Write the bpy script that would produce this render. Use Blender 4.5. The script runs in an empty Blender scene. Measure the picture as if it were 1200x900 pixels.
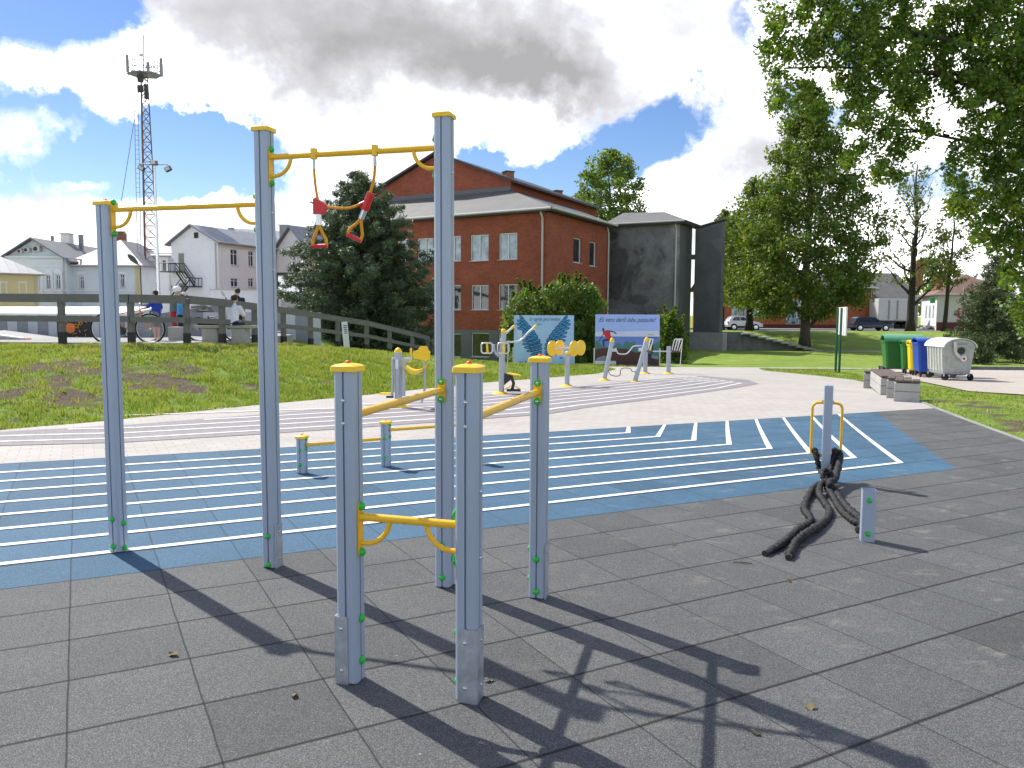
import bpy, bmesh, math, random
import numpy as np
from mathutils import Vector, Matrix, noise as mnoise
random.seed(7); rng = np.random.default_rng(11)
PI = math.pi
SC = bpy.context.scene
COL = SC.collection
R = math.radians

# ------------------------------------------------------------------ camera
F, PITCH, ROLL, CAMH = 936.57, 0.0878655, 0.00541, 1.63667
_r = Vector((1, 0, 0)); _f = Vector((0, math.cos(PITCH), -math.sin(PITCH))); _u = Vector((0, math.sin(PITCH), math.cos(PITCH)))
CR = math.cos(ROLL)*_r + math.sin(ROLL)*_u
CU = -math.sin(ROLL)*_r + math.cos(ROLL)*_u
cam = bpy.data.cameras.new('camera'); camo = bpy.data.objects.new('camera', cam); COL.objects.link(camo)
cam.sensor_width = 36; cam.lens = 36*F/1200; cam.clip_end = 4000; cam.clip_start = 0.05
M = Matrix((CR, CU, -_f)).transposed().to_4x4(); M.translation = (0, 0, CAMH)
camo.matrix_world = M
SC.camera = camo

def ray(px, py):
    return _f + CR*((px-600)/F) - CU*((py-450)/F)
def at(px, py, Y):                      # point seen at a photo pixel, Y metres ahead
    d = ray(px, py); t = Y/d.y
    return Vector((d.x*t, Y, CAMH + d.z*t))
def base(y):
    return 0.0 if y < 14 else (-0.03*(y-14) if y < 45 else -0.93)
def gp(px, py):                         # point of the plaza plane seen at a photo pixel
    d = ray(px, py); t = -CAMH/d.z
    if d.z < 0 and t*d.y <= 14: return Vector((d.x*t, d.y*t, 0))
    t = (-CAMH+0.42)/(d.z+0.03*d.y)
    if t < 0 or t*d.y > 45: t = (-0.93-CAMH)/d.z
    return Vector((d.x*t, d.y*t, CAMH+d.z*t))

# ------------------------------------------------------------------ materials
def nmat(name, rough=0.6, metal=0.0, spec=0.5):
    m = bpy.data.materials.new(name); m.use_nodes = True
    nt = m.node_tree; b = nt.nodes['Principled BSDF']
    b.inputs['Roughness'].default_value = rough; b.inputs['Metallic'].default_value = metal
    b.inputs['Specular IOR Level'].default_value = spec
    return m, nt, b
def N(nt, t, **kw):
    n = nt.nodes.new(t)
    for k, v in kw.items():
        if k in n.inputs: n.inputs[k].default_value = v
        else: setattr(n, k, v)
    return n
def ramp(nt, stops, src=None, interp='LINEAR'):
    n = nt.nodes.new('ShaderNodeValToRGB'); n.color_ramp.interpolation = interp
    e = n.color_ramp.elements
    while len(e) < len(stops): e.new(0.5)
    for i, (p, c) in enumerate(stops):
        e[i].position = p; e[i].color = (*c, 1) if len(c) == 3 else c
    if src is not None: nt.links.new(src, n.inputs[0])
    return n
def L(nt, a, b): nt.links.new(a, b)
def mix(nt, fac, a, b, mode='MIX'):
    n = nt.nodes.new('ShaderNodeMix'); n.data_type = 'RGBA'; n.blend_type = mode
    for sock, v in ((n.inputs[0], fac), (n.inputs[6], a), (n.inputs[7], b)):
        if hasattr(v, 'is_linked'): nt.links.new(v, sock)
        elif isinstance(v, (int, float)): sock.default_value = v
        else: sock.default_value = (*v, 1)
    return n.outputs[2]
def mth(nt, op, a, b=0.0, c=None):
    n = nt.nodes.new('ShaderNodeMath'); n.operation = op
    for i, v in enumerate([a, b] + ([c] if c is not None else [])):
        if hasattr(v, 'is_linked'): nt.links.new(v, n.inputs[i])
        else: n.inputs[i].default_value = v
    return n.outputs[0]

def simple(name, col, rough=0.6, metal=0.0, var=0.12, scale=3.0, bump=0.0, bscale=40.0, spec=0.5, dirt=None):
    m, nt, b = nmat(name, rough, metal, spec)
    tc = N(nt, 'ShaderNodeTexCoord')
    n1 = N(nt, 'ShaderNodeTexNoise', Scale=scale, Detail=6.0, Roughness=0.65); L(nt, tc.outputs['Object'], n1.inputs['Vector'])
    lo = tuple(c*(1-var) for c in col); hi = tuple(min(1, c*(1+var)) for c in col)
    r = ramp(nt, [(0.3, lo), (0.7, hi)], n1.outputs[0]); out = r.outputs[0]
    if dirt:
        n2 = N(nt, 'ShaderNodeTexNoise', Scale=scale*2.7, Detail=8.0, Roughness=0.7); L(nt, tc.outputs['Object'], n2.inputs['Vector'])
        r2 = ramp(nt, [(0.52, (0, 0, 0)), (0.75, (1, 1, 1))], n2.outputs[0])
        out = mix(nt, mth(nt, 'MULTIPLY', r2.outputs[0], 0.6), out, dirt)
    L(nt, out, b.inputs['Base Color'])
    rr = ramp(nt, [(0.3, (rough*0.85,)*3), (0.7, (min(1, rough*1.15),)*3)], n1.outputs[0]); L(nt, rr.outputs[0], b.inputs['Roughness'])
    if bump:
        n3 = N(nt, 'ShaderNodeTexNoise', Scale=bscale, Detail=4.0); L(nt, tc.outputs['Object'], n3.inputs['Vector'])
        bp = N(nt, 'ShaderNodeBump', Strength=bump, Distance=0.02); L(nt, n3.outputs[0], bp.inputs['Height']); L(nt, bp.outputs[0], b.inputs['Normal'])
    return m

MT = {}
def S(name, *a, **k): MT[name] = simple(name, *a, **k)
S('post_grey', (0.35, 0.41, 0.495), rough=0.36, metal=0.12, var=0.04, scale=1.5)
S('yellow_paint', (0.88, 0.50, 0.012), rough=0.3, var=0.05, scale=5)
S('yellow_plastic', (0.92, 0.58, 0.012), rough=0.35, var=0.04, scale=5)
S('green_plastic', (0.02, 0.46, 0.05), rough=0.25, var=0.08)
S('red_plastic', (0.62, 0.015, 0.015), rough=0.35, var=0.08)
S('red_button', (0.85, 0.06, 0.03), rough=0.35, var=0.05)
S('galvanised', (0.50, 0.54, 0.58), rough=0.38, metal=0.7, var=0.22, scale=14, dirt=(0.34, 0.37, 0.41))
S('bolt_steel', (0.62, 0.64, 0.66), rough=0.25, metal=0.9)
S('alu', (0.66, 0.68, 0.70), rough=0.3, metal=0.8)
S('slot_dark', (0.03, 0.035, 0.04), rough=0.8)
S('rope_yellow', (0.85, 0.36, 0.02), rough=0.75, bump=0.6, bscale=160)
S('machine_grey', (0.40, 0.44, 0.49), rough=0.4, metal=0.2, var=0.05)
S('light_tube', (0.62, 0.63, 0.64), rough=0.35, metal=0.3, var=0.05)
S('concrete', (0.40, 0.39, 0.36), rough=0.9, var=0.14, scale=2, bump=0.3, dirt=(0.25, 0.245, 0.22))
S('concrete_dark', (0.17, 0.175, 0.175), rough=0.95, var=0.42, scale=0.22, bump=0.5, bscale=6, dirt=(0.10, 0.103, 0.105))
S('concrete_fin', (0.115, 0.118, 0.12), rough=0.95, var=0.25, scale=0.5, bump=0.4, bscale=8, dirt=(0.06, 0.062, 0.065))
S('concrete_pale', (0.30, 0.30, 0.28), rough=0.9, var=0.15, scale=1.0, dirt=(0.2, 0.2, 0.19))
S('wall_stained', (0.16, 0.16, 0.15), rough=0.95, var=0.35, scale=1.2, dirt=(0.07, 0.075, 0.07))
S('rail_wood', (0.15, 0.145, 0.13), rough=0.85, var=0.15, scale=4, bump=0.3, bscale=30, dirt=(0.22, 0.21, 0.19))
S('rail_black', (0.012, 0.012, 0.014), rough=0.6)
S('bench_wood', (0.115, 0.08, 0.065), rough=0.75, var=0.2, scale=6)
S('slat_grey', (0.36, 0.34, 0.27), rough=0.85, var=0.15, scale=5)
S('tyre', (0.012, 0.012, 0.013), rough=0.85)
S('dark_metal', (0.035, 0.035, 0.038), rough=0.5, metal=0.3)
S('orange_paint', (0.72, 0.17, 0.02), rough=0.35)
S('white_paint', (0.80, 0.80, 0.79), rough=0.5, var=0.04)
S('white_window', (0.78, 0.79, 0.80), rough=0.4, var=0.03)
S('dull_white', (0.52, 0.52, 0.50), rough=0.7, var=0.06, scale=2)
S('panel_light', (0.48, 0.50, 0.53), rough=0.6, var=0.06)
S('panel_mid', (0.24, 0.255, 0.27), rough=0.6, var=0.08)
S('skin', (0.58, 0.33, 0.23), rough=0.55, var=0.06)
S('hair_dark', (0.02, 0.015, 0.012), rough=0.6)
S('cloth_blue', (0.02, 0.06, 0.42), rough=0.85, var=0.12, scale=12)
S('cloth_sky', (0.06, 0.32, 0.62), rough=0.85, var=0.12, scale=12)
S('cloth_olive', (0.13, 0.17, 0.14), rough=0.9, var=0.12, scale=12)
S('cloth_red', (0.42, 0.02, 0.03), rough=0.85, var=0.12, scale=12)
S('cloth_white', (0.74, 0.74, 0.80), rough=0.85, var=0.05, scale=12)
S('cloth_grey', (0.20, 0.20, 0.20), rough=0.9, var=0.12, scale=12)
S('cloth_navy', (0.012, 0.016, 0.04), rough=0.9, var=0.12, scale=12)
S('bark', (0.085, 0.065, 0.048), rough=0.95, var=0.35, scale=6, bump=0.8, bscale=14)
S('bark_dark', (0.035, 0.028, 0.022), rough=0.95, var=0.35, scale=5, bump=0.8, bscale=12)
S('plaster_white', (0.82, 0.80, 0.79), rough=0.9, var=0.05, scale=0.6, bump=0.15, bscale=10, dirt=(0.70, 0.66, 0.62))
S('plaster_cream', (0.80, 0.75, 0.70), rough=0.9, var=0.05, scale=0.6, dirt=(0.64, 0.57, 0.50))
S('plaster_mint', (0.68, 0.74, 0.74), rough=0.9, var=0.05, scale=0.6, dirt=(0.52, 0.57, 0.55))
S('plaster_yellow', (0.68, 0.58, 0.28), rough=0.9, var=0.05, scale=0.6)
S('plaster_orange', (0.42, 0.12, 0.045), rough=0.85, var=0.08, scale=1)
S('plaster_pale', (0.55, 0.55, 0.44), rough=0.9, var=0.05)
S('plinth_red', (0.13, 0.03, 0.025), rough=0.9)
S('plinth_grey', (0.17, 0.17, 0.165), rough=0.9, var=0.1)
S('brick_chimney', (0.28, 0.11, 0.06), rough=0.9, var=0.15, scale=6)
S('gutter', (0.50, 0.48, 0.44), rough=0.5, var=0.05)
S('fascia', (0.035, 0.035, 0.04), rough=0.6)
S('roof_brown', (0.20, 0.12, 0.09), rough=0.85, var=0.15, scale=3)
S('door_olive', (0.25, 0.25, 0.19), rough=0.7)
S('rust', (0.17, 0.10, 0.075), rough=0.8, metal=0.2, var=0.3, scale=3)
S('mast_grey', (0.22, 0.23, 0.24), rough=0.55, metal=0.4)
S('lamp_dark', (0.06, 0.065, 0.07), rough=0.4)
S('sign_green', (0.01, 0.09, 0.05), rough=0.4)
S('bin_green', (0.03, 0.17, 0.035), rough=0.45, var=0.1)
S('bin_green_lid', (0.10, 0.33, 0.20), rough=0.45, var=0.08)
S('bin_yellow', (0.85, 0.62, 0.015), rough=0.4, var=0.05)
S('bin_blue', (0.012, 0.06, 0.40), rough=0.4, var=0.08)
S('zinc', (0.40, 0.43, 0.42), rough=0.55, metal=0.35, var=0.25, scale=7, dirt=(0.30, 0.33, 0.31))
S('zinc_lid', (0.62, 0.62, 0.58), rough=0.6, metal=0.1, var=0.12, scale=5)
S('car_white', (0.75, 0.75, 0.75), rough=0.25, var=0.02)
S('car_dark', (0.035, 0.045, 0.065), rough=0.2, metal=0.4, var=0.05)
S('car_light_red', (0.5, 0.01, 0.01), rough=0.3)
S('rubber_dust', (0.3, 0.28, 0.25), rough=0.9)
S('board_blue', (0.42, 0.64, 0.97), rough=0.45, var=0.18, scale=0.8)
S('art_dark', (0.012, 0.06, 0.16), rough=0.5)
S('art_blue', (0.04, 0.30, 0.62), rough=0.5, var=0.2, scale=10)
S('art_sky', (0.36, 0.50, 0.93), rough=0.5, var=0.05)
S('art_haze', (0.64, 0.68, 0.90), rough=0.5, var=0.05)
S('art_sea', (0.13, 0.24, 0.62), rough=0.5, var=0.05)
S('art_green', (0.06, 0.20, 0.18), rough=0.5, var=0.25, scale=9)
S('art_brown', (0.09, 0.035, 0.03), rough=0.6, var=0.3, scale=12)
S('art_grey', (0.28, 0.28, 0.36), rough=0.6)
S('art_white', (0.75, 0.75, 0.80), rough=0.6)
S('art_red', (0.62, 0.02, 0.03), rough=0.6)
S('art_skin', (0.06, 0.03, 0.03), rough=0.6)
S('art_navy', (0.02, 0.03, 0.09), rough=0.6)
S('art_lime', (0.45, 0.50, 0.03), rough=0.6)
S('art_ink', (0.02, 0.03, 0.12), rough=0.6)
S('pink_sign', (0.6, 0.03, 0.08), rough=0.5)
S('green_sign', (0.01, 0.35, 0.06), rough=0.5)

def glass(name, col, rough=0.05):
    m, nt, b = nmat(name, rough, 0.0, 0.8)
    tc = N(nt, 'ShaderNodeTexCoord'); n1 = N(nt, 'ShaderNodeTexNoise', Scale=1.7, Detail=3.0)
    L(nt, tc.outputs['Object'], n1.inputs['Vector'])
    r = ramp(nt, [(0.35, tuple(c*0.55 for c in col)), (0.65, tuple(min(1, c*1.35) for c in col))], n1.outputs[0])
    L(nt, r.outputs[0], b.inputs['Base Color'])
    bp = N(nt, 'ShaderNodeBump', Strength=0.08, Distance=0.05); L(nt, n1.outputs[0], bp.inputs['Height']); L(nt, bp.outputs[0], b.inputs['Normal'])
    MT[name] = m
glass('glass_dark', (0.02, 0.025, 0.03))
glass('glass_sky_curtain', (0.30, 0.38, 0.42), 0.15)  # pale pane: curtains plus a sky reflection put into the base colour
glass('glass_car', (0.012, 0.015, 0.02))

def brickmat():
    m, nt, b = nmat('brick_red', 0.9)
    uv = N(nt, 'ShaderNodeUVMap')
    br = N(nt, 'ShaderNodeTexBrick', Scale=1.0); L(nt, uv.outputs[0], br.inputs['Vector'])
    br.inputs['Brick Width'].default_value = 0.26; br.inputs['Row Height'].default_value = 0.085; br.inputs['Mortar Size'].default_value = 0.006
    br.inputs['Color1'].default_value = (0.36, 0.088, 0.038, 1); br.inputs['Color2'].default_value = (0.27, 0.062, 0.028, 1); br.inputs['Mortar'].default_value = (0.22, 0.12, 0.09, 1)
    n1 = N(nt, 'ShaderNodeTexNoise', Scale=0.8, Detail=8.0, Roughness=0.7); L(nt, uv.outputs[0], n1.inputs['Vector'])
    r = ramp(nt, [(0.3, (0.72, 0.72, 0.72)), (0.7, (1.15, 1.12, 1.1))], n1.outputs[0])
    L(nt, mix(nt, 1.0, br.outputs[0], r.outputs[0], 'MULTIPLY'), b.inputs['Base Color'])
    MT['brick_red'] = m
brickmat()
def roofmat(name, c, step=0.45, rough=0.5):
    m, nt, b = nmat(name, rough, 0.15)
    uv = N(nt, 'ShaderNodeUVMap'); sp = N(nt, 'ShaderNodeSeparateXYZ'); L(nt, uv.outputs[0], sp.inputs[0])
    f = mth(nt, 'FRACT', mth(nt, 'DIVIDE', sp.outputs[0], step))
    r = ramp(nt, [(0.0, tuple(v*0.6 for v in c)), (0.12, c), (0.9, tuple(v*1.08 for v in c)), (1.0, tuple(v*1.3 for v in c))], f)
    f2 = mth(nt, 'FRACT', mth(nt, 'DIVIDE', sp.outputs[1], 0.4))
    r2 = ramp(nt, [(0.0, (0.7, 0.7, 0.7)), (0.15, (1, 1, 1))], f2)
    n1 = N(nt, 'ShaderNodeTexNoise', Scale=0.9, Detail=8.0, Roughness=0.7); L(nt, uv.outputs[0], n1.inputs['Vector'])
    r3 = ramp(nt, [(0.3, (0.8, 0.8, 0.8)), (0.7, (1.1, 1.1, 1.1))], n1.outputs[0])
    o = mix(nt, 1.0, r.outputs[0], r3.outputs[0], 'MULTIPLY')
    if step < 0.4: o = mix(nt, 1.0, o, r2.outputs[0], 'MULTIPLY')
    L(nt, o, b.inputs['Base Color'])
    bp = N(nt, 'ShaderNodeBump', Strength=0.5, Distance=0.05); L(nt, f, bp.inputs['Height']); L(nt, bp.outputs[0], b.inputs['Normal'])
    MT[name] = m
roofmat('roof_tile_grey', (0.135, 0.135, 0.13), 0.28, 0.75)
roofmat('roof_metal', (0.26, 0.275, 0.29), 0.6, 0.5)
roofmat('roof_metal_dull', (0.21, 0.21, 0.21), 0.6, 0.6)

def leafmat(name, c1, c2, c3, trans=0.45, sc=1.3):
    m, nt, b = nmat(name, 0.5)
    geo = N(nt, 'ShaderNodeNewGeometry')
    at_ = N(nt, 'ShaderNodeAttribute'); at_.attribute_name = 'tone'
    tc = N(nt, 'ShaderNodeTexCoord'); n1 = N(nt, 'ShaderNodeTexNoise', Scale=sc, Detail=4.0); L(nt, tc.outputs['Object'], n1.inputs['Vector'])
    f = mth(nt, 'ADD', mth(nt, 'MULTIPLY', at_.outputs['Fac'], 0.6), mth(nt, 'MULTIPLY', n1.outputs[0], 0.45))
    r = ramp(nt, [(0.2, c1), (0.55, c2), (0.9, c3)], f)
    L(nt, r.outputs[0], b.inputs['Base Color'])
    tr = N(nt, 'ShaderNodeBsdfTranslucent')
    hs = N(nt, 'ShaderNodeHueSaturation', Saturation=1.15, Value=1.5); hs.inputs['Hue'].default_value = 0.485
    L(nt, r.outputs[0], hs.inputs['Color']); L(nt, hs.outputs[0], tr.inputs['Color'])
    ms = N(nt, 'ShaderNodeMixShader'); ms.inputs[0].default_value = trans
    L(nt, b.outputs[0], ms.inputs[1]); L(nt, tr.outputs[0], ms.inputs[2])
    L(nt, ms.outputs[0], nt.nodes['Material Output'].inputs['Surface'])
    MT[name] = m
leafmat('leaf_lime', (0.045, 0.09, 0.018), (0.095, 0.155, 0.026), (0.22, 0.26, 0.05))
leafmat('leaf_poplar', (0.045, 0.095, 0.016), (0.10, 0.175, 0.024), (0.26, 0.33, 0.05))
leafmat('leaf_thin', (0.07, 0.10, 0.025), (0.11, 0.14, 0.035), (0.20, 0.17, 0.05))
leafmat('leaf_bush', (0.06, 0.12, 0.022), (0.12, 0.19, 0.035), (0.24, 0.30, 0.07))
leafmat('needle_pine', (0.04, 0.075, 0.035), (0.085, 0.13, 0.06), (0.19, 0.23, 0.10), 0.2)
leafmat('needle_spruce', (0.045, 0.07, 0.025), (0.08, 0.115, 0.04), (0.17, 0.19, 0.07), 0.2)
leafmat('grass_blade', (0.12, 0.19, 0.03), (0.21, 0.29, 0.05), (0.38, 0.37, 0.12), 0.4, 0.6)

# ------------------------------------------------------------------ mesh builder
class MB:
    def __init__(s): s.v = []; s.f = []; s.uv = {}
    def vert(s, p): s.v.append(tuple(p)); return len(s.v)-1
    def quad(s, a, b, c, d, uv=None):
        i = len(s.v); s.v += [tuple(a), tuple(b), tuple(c), tuple(d)]; s.f.append((i, i+1, i+2, i+3))
        if uv: s.uv[len(s.f)-1] = uv
    def poly(s, pts, uv=None):
        i = len(s.v); s.v += [tuple(p) for p in pts]; s.f.append(tuple(range(i, i+len(pts))))
        if uv: s.uv[len(s.f)-1] = uv
    def box(s, c, d, rz=0.0, ax=None, bevel=0.0):
        # bevelled box: each corner chamfered via an 24-vertex hull is heavy; small edge chamfer in plan only
        x, y, z = d[0]/2, d[1]/2, d[2]/2
        if ax is None:
            cr, sr = math.cos(rz), math.sin(rz); ax = (Vector((cr, sr, 0)), Vector((-sr, cr, 0)), Vector((0, 0, 1)))
        c = Vector(c)
        if bevel <= 0:
            i = len(s.v)
            for sz in (-1, 1):
                for sx, sy in ((-1, -1), (1, -1), (1, 1), (-1, 1)):
                    s.v.append(tuple(c + ax[0]*(x*sx) + ax[1]*(y*sy) + ax[2]*(z*sz)))
            for q in ((0, 3, 2, 1), (4, 5, 6, 7), (0, 1, 5, 4), (1, 2, 6, 5), (2, 3, 7, 6), (3, 0, 4, 7)): s.f.append(tuple(i+k for k in q))
        else:
            b = bevel
            def ring(ix, zz):
                X, Y = x-ix, y-ix; k = b if ix == 0 else b
                pts = [(-X+k, -Y), (X-k, -Y), (X, -Y+k), (X, Y-k), (X-k, Y), (-X+k, Y), (-X, Y-k), (-X, -Y+k)]
                return [c + ax[0]*p[0] + ax[1]*p[1] + ax[2]*zz for p in pts]
            s.loft([ring(b, -z), ring(0, -z+b), ring(0, z-b), ring(b, z)], cap=True)
    def loft(s, rings, cap=True, closed=True):
        n = len(rings[0]); idx = []
        for r in rings:
            idx.append(list(range(len(s.v), len(s.v)+n))); s.v += [tuple(p) for p in r]
        for a, b in zip(idx[:-1], idx[1:]):
            for k in range(n if closed else n-1):
                k2 = (k+1) % n; s.f.append((a[k], a[k2], b[k2], b[k]))
        if cap:
            s.f.append(tuple(reversed(idx[0]))); s.f.append(tuple(idx[-1]))
    def tube(s, pts, r, n=10, cap=True, radii=None):
        pts = [Vector(p) for p in pts]; rings = []
        prev = None
        for i, p in enumerate(pts):
            if i == 0: t = pts[1]-p
            elif i == len(pts)-1: t = p-pts[i-1]
            else: t = (pts[i+1]-p).normalized() + (p-pts[i-1]).normalized()
            if t.length < 1e-9: t = Vector((0, 0, 1))
            t.normalize()
            if prev is None:
                a = t.orthogonal().normalized()
            else:
                a = prev - t*prev.dot(t)
                a = a.normalized() if a.length > 1e-6 else t.orthogonal().normalized()
            prev = a; b = t.cross(a)
            rr = radii[i] if radii else r
            rings.append([p + (a*math.cos(2*PI*k/n) + b*math.sin(2*PI*k/n))*rr for k in range(n)])
        s.loft(rings, cap)
    def lathe(s, c, prof, n=16, axis=Vector((0, 0, 1))):
        axis = Vector(axis).normalized(); a = axis.orthogonal().normalized(); b = axis.cross(a); c = Vector(c)
        s.loft([[c + axis*z + (a*math.cos(2*PI*k/n)+b*math.sin(2*PI*k/n))*max(r, 1e-4) for k in range(n)] for r, z in prof], True)
    def ball(s, c, r, n=12, m=8, sc=(1, 1, 1)):
        c = Vector(c)
        rings = []
        for j in range(m+1):
            th = -PI/2 + PI*j/m
            rr = max(math.cos(th), 1e-3)
            rings.append([c + Vector((math.cos(2*PI*k/n)*rr*r*sc[0], math.sin(2*PI*k/n)*rr*r*sc[1], math.sin(th)*r*sc[2])) for k in range(n)])
        s.loft(rings, True)
    def prism(s, poly, z0, z1, fn=None):
        a = [(x, y, z0) for x, y in poly]; b = [(x, y, z1) for x, y in poly]
        if fn: a = [fn(p) for p in a]; b = [fn(p) for p in b]
        s.loft([a, b], True)
    def build(s, name, mat, parent=None, smooth=False, world=False, fixn=False):
        off = Vector((0, 0, 0))
        if world and parent is not None:
            q = parent
            while q is not None: off += q.location; q = q.parent
        me = bpy.data.meshes.new(name)
        v = [(p[0]-off.x, p[1]-off.y, p[2]-off.z) for p in s.v]
        me.from_pydata(v, [], s.f)
        if s.uv:
            ul = me.uv_layers.new(name='UVMap')
            for pi, uvs in s.uv.items():
                pol = me.polygons[pi]
                for k, li in enumerate(pol.loop_indices): ul.data[li].uv = uvs[k]
        me.materials.append(MT[mat] if isinstance(mat, str) else mat)
        if fixn:
            bm = bmesh.new(); bm.from_mesh(me); bmesh.ops.recalc_face_normals(bm, faces=bm.faces); bm.to_mesh(me); bm.free()
        if smooth:
            me.polygons.foreach_set('use_smooth', [True]*len(me.polygons))
            if smooth != 'all':
                try: me.set_sharp_from_angle(angle=R(40))
                except Exception: pass
        me.update()
        o = bpy.data.objects.new(name, me); COL.objects.link(o)
        if parent is not None: o.parent = parent
        return o

def thing(name, label, cat, loc=(0, 0, 0), rz=0.0, group=None):
    o = bpy.data.objects.new(name, None); COL.objects.link(o)
    o.empty_display_size = 0.2
    o.location = loc; o.rotation_euler = (0, 0, rz); tag(o, label, cat, group); return o
def tag(o, label=None, cat=None, group=None, kind=None):
    if label: o['label'] = label
    if cat: o['category'] = cat
    if group: o['group'] = group
    if kind: o['kind'] = kind
    return o
def copy_tree(o, parent=None):
    c = o.copy(); COL.objects.link(c); c.parent = parent
    for ch in list(o.children): copy_tree(ch, c)
    return c
def arc(c, a0, a1, r, n, ux, uz):
    c = Vector(c); return [c + Vector(ux)*(r*math.cos(a0+(a1-a0)*i/n)) + Vector(uz)*(r*math.sin(a0+(a1-a0)*i/n)) for i in range(n+1)]
def smooth_path(pts, k=6):
    pts = [Vector(p) for p in pts]; out = []
    for i in range(len(pts)-1):
        p0 = pts[max(i-1, 0)]; p1 = pts[i]; p2 = pts[i+1]; p3 = pts[min(i+2, len(pts)-1)]
        for j in range(k):
            t = j/k
            out.append(0.5*((2*p1)+(p2-p0)*t+(2*p0-5*p1+4*p2-p3)*t*t+(3*p1-p0-3*p2+p3)*t*t*t))
    out.append(pts[-1]); return out

def bulk(name, V, nper, mat, parent=None, tone=None, off=(0, 0, 0)):
    """V: (n, nper, 3) array of faces, one colour tone per face."""
    n = V.shape[0]; me = bpy.data.meshes.new(name)
    V = V - np.array(off)
    me.vertices.add(n*nper); me.vertices.foreach_set('co', V.reshape(-1).astype(np.float32))
    me.loops.add(n*nper); me.loops.foreach_set('vertex_index', np.arange(n*nper, dtype=np.int32))
    me.polygons.add(n); me.polygons.foreach_set('loop_start', np.arange(0, n*nper, nper, dtype=np.int32))
    me.polygons.foreach_set('loop_total', np.full(n, nper, dtype=np.int32))
    if tone is not None:
        a = me.attributes.new('tone', 'FLOAT', 'FACE'); a.data.foreach_set('value', tone.astype(np.float32))
    me.materials.append(MT[mat]); me.update(calc_edges=True)
    o = bpy.data.objects.new(name, me); COL.objects.link(o)
    if parent is not None: o.parent = parent
    return o

def concretewall():
    m, nt, b = nmat('concrete_dark', 0.95)
    tc = N(nt, 'ShaderNodeTexCoord')
    n1 = N(nt, 'ShaderNodeTexNoise', Scale=0.28, Detail=9.0, Roughness=0.6, Distortion=0.6); L(nt, tc.outputs['Object'], n1.inputs['Vector'])
    n2 = N(nt, 'ShaderNodeTexNoise', Scale=0.75, Detail=10.0, Roughness=0.7); L(nt, tc.outputs['Object'], n2.inputs['Vector'])
    n3 = N(nt, 'ShaderNodeTexNoise', Scale=9.0, Detail=8.0, Roughness=0.7); L(nt, tc.outputs['Object'], n3.inputs['Vector'])
    r1 = ramp(nt, [(0.40, (0.09, 0.092, 0.095)), (0.45, (0.17, 0.175, 0.175)), (0.56, (0.21, 0.215, 0.21)), (0.62, (0.30, 0.305, 0.30))], n1.outputs[0])
    r2 = ramp(nt, [(0.36, (0.62, 0.62, 0.64)), (0.5, (1, 1, 1)), (0.66, (1.28, 1.28, 1.25))], n2.outputs[0])
    r3 = ramp(nt, [(0.3, (0.85, 0.85, 0.85)), (0.7, (1.12, 1.12, 1.12))], n3.outputs[0])
    L(nt, mix(nt, 1.0, mix(nt, 1.0, r1.outputs[0], r2.outputs[0], 'MULTIPLY'), r3.outputs[0], 'MULTIPLY'), b.inputs['Base Color'])
    bp = N(nt, 'ShaderNodeBump', Strength=0.5, Distance=0.03); L(nt, n3.outputs[0], bp.inputs['Height']); L(nt, bp.outputs[0], b.inputs['Normal'])
    MT['concrete_dark'] = m
concretewall()
# ------------------------------------------------------------------ ground
TO = Vector((-2.4333, 4.2880, 0)); TA = 0.49668
TB = Vector((math.cos(TA), math.sin(TA), 0)); TN = Vector((-math.sin(TA), math.cos(TA), 0)); TK = 0.0145
def tuv(u, vt, dz=0.0):
    v = (vt-2*TK*u)/(1+TK*u)
    if v < -2: v = vt
    p = TO + TB*u + TN*v
    return Vector((p.x, p.y, base(p.y)+dz))

def cut_sheet(poly, name, mat, mapf, step=1.0, ycuts=(), parent=None, uvs=1.0, kind='structure'):
    bm = bmesh.new(); f = bm.faces.new([bm.verts.new((x, y, 0)) for x, y in poly])
    xs = [p[0] for p in poly]; ys = [p[1] for p in poly]
    if step:
        for ax, lo, hi in ((0, min(xs), max(xs)), (1, min(ys), max(ys))):
            k = math.ceil(lo/step)*step
            while k < hi:
                co = Vector((0, 0, 0)); co[ax] = k; no = Vector((0, 0, 0)); no[ax] = 1
                bmesh.ops.bisect_plane(bm, geom=bm.verts[:]+bm.edges[:]+bm.faces[:], plane_co=co, plane_no=no); k += step
    for k in ycuts:
        bmesh.ops.bisect_plane(bm, geom=bm.verts[:]+bm.edges[:]+bm.faces[:], plane_co=(0, k, 0), plane_no=(0, 1, 0))
    bmesh.ops.remove_doubles(bm, verts=bm.verts, dist=1e-5)
    uvl = bm.loops.layers.uv.new('UVMap')
    for fc in bm.faces:
        for lp in fc.loops: lp[uvl].uv = (lp.vert.co.x*uvs, lp.vert.co.y*uvs)
    for v in bm.verts: v.co = mapf(v.co.x, v.co.y)
    bmesh.ops.recalc_face_normals(bm, faces=bm.faces)
    if bm.faces and sum(fc.normal.z for fc in bm.faces) < 0: bmesh.ops.reverse_faces(bm, faces=bm.faces)
    me = bpy.data.meshes.new(name); bm.to_mesh(me); bm.free(); me.materials.append(MT[mat])
    o = bpy.data.objects.new(name, me); COL.objects.link(o)
    if parent: o.parent = parent
    if kind: o['kind'] = kind
    return o

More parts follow.
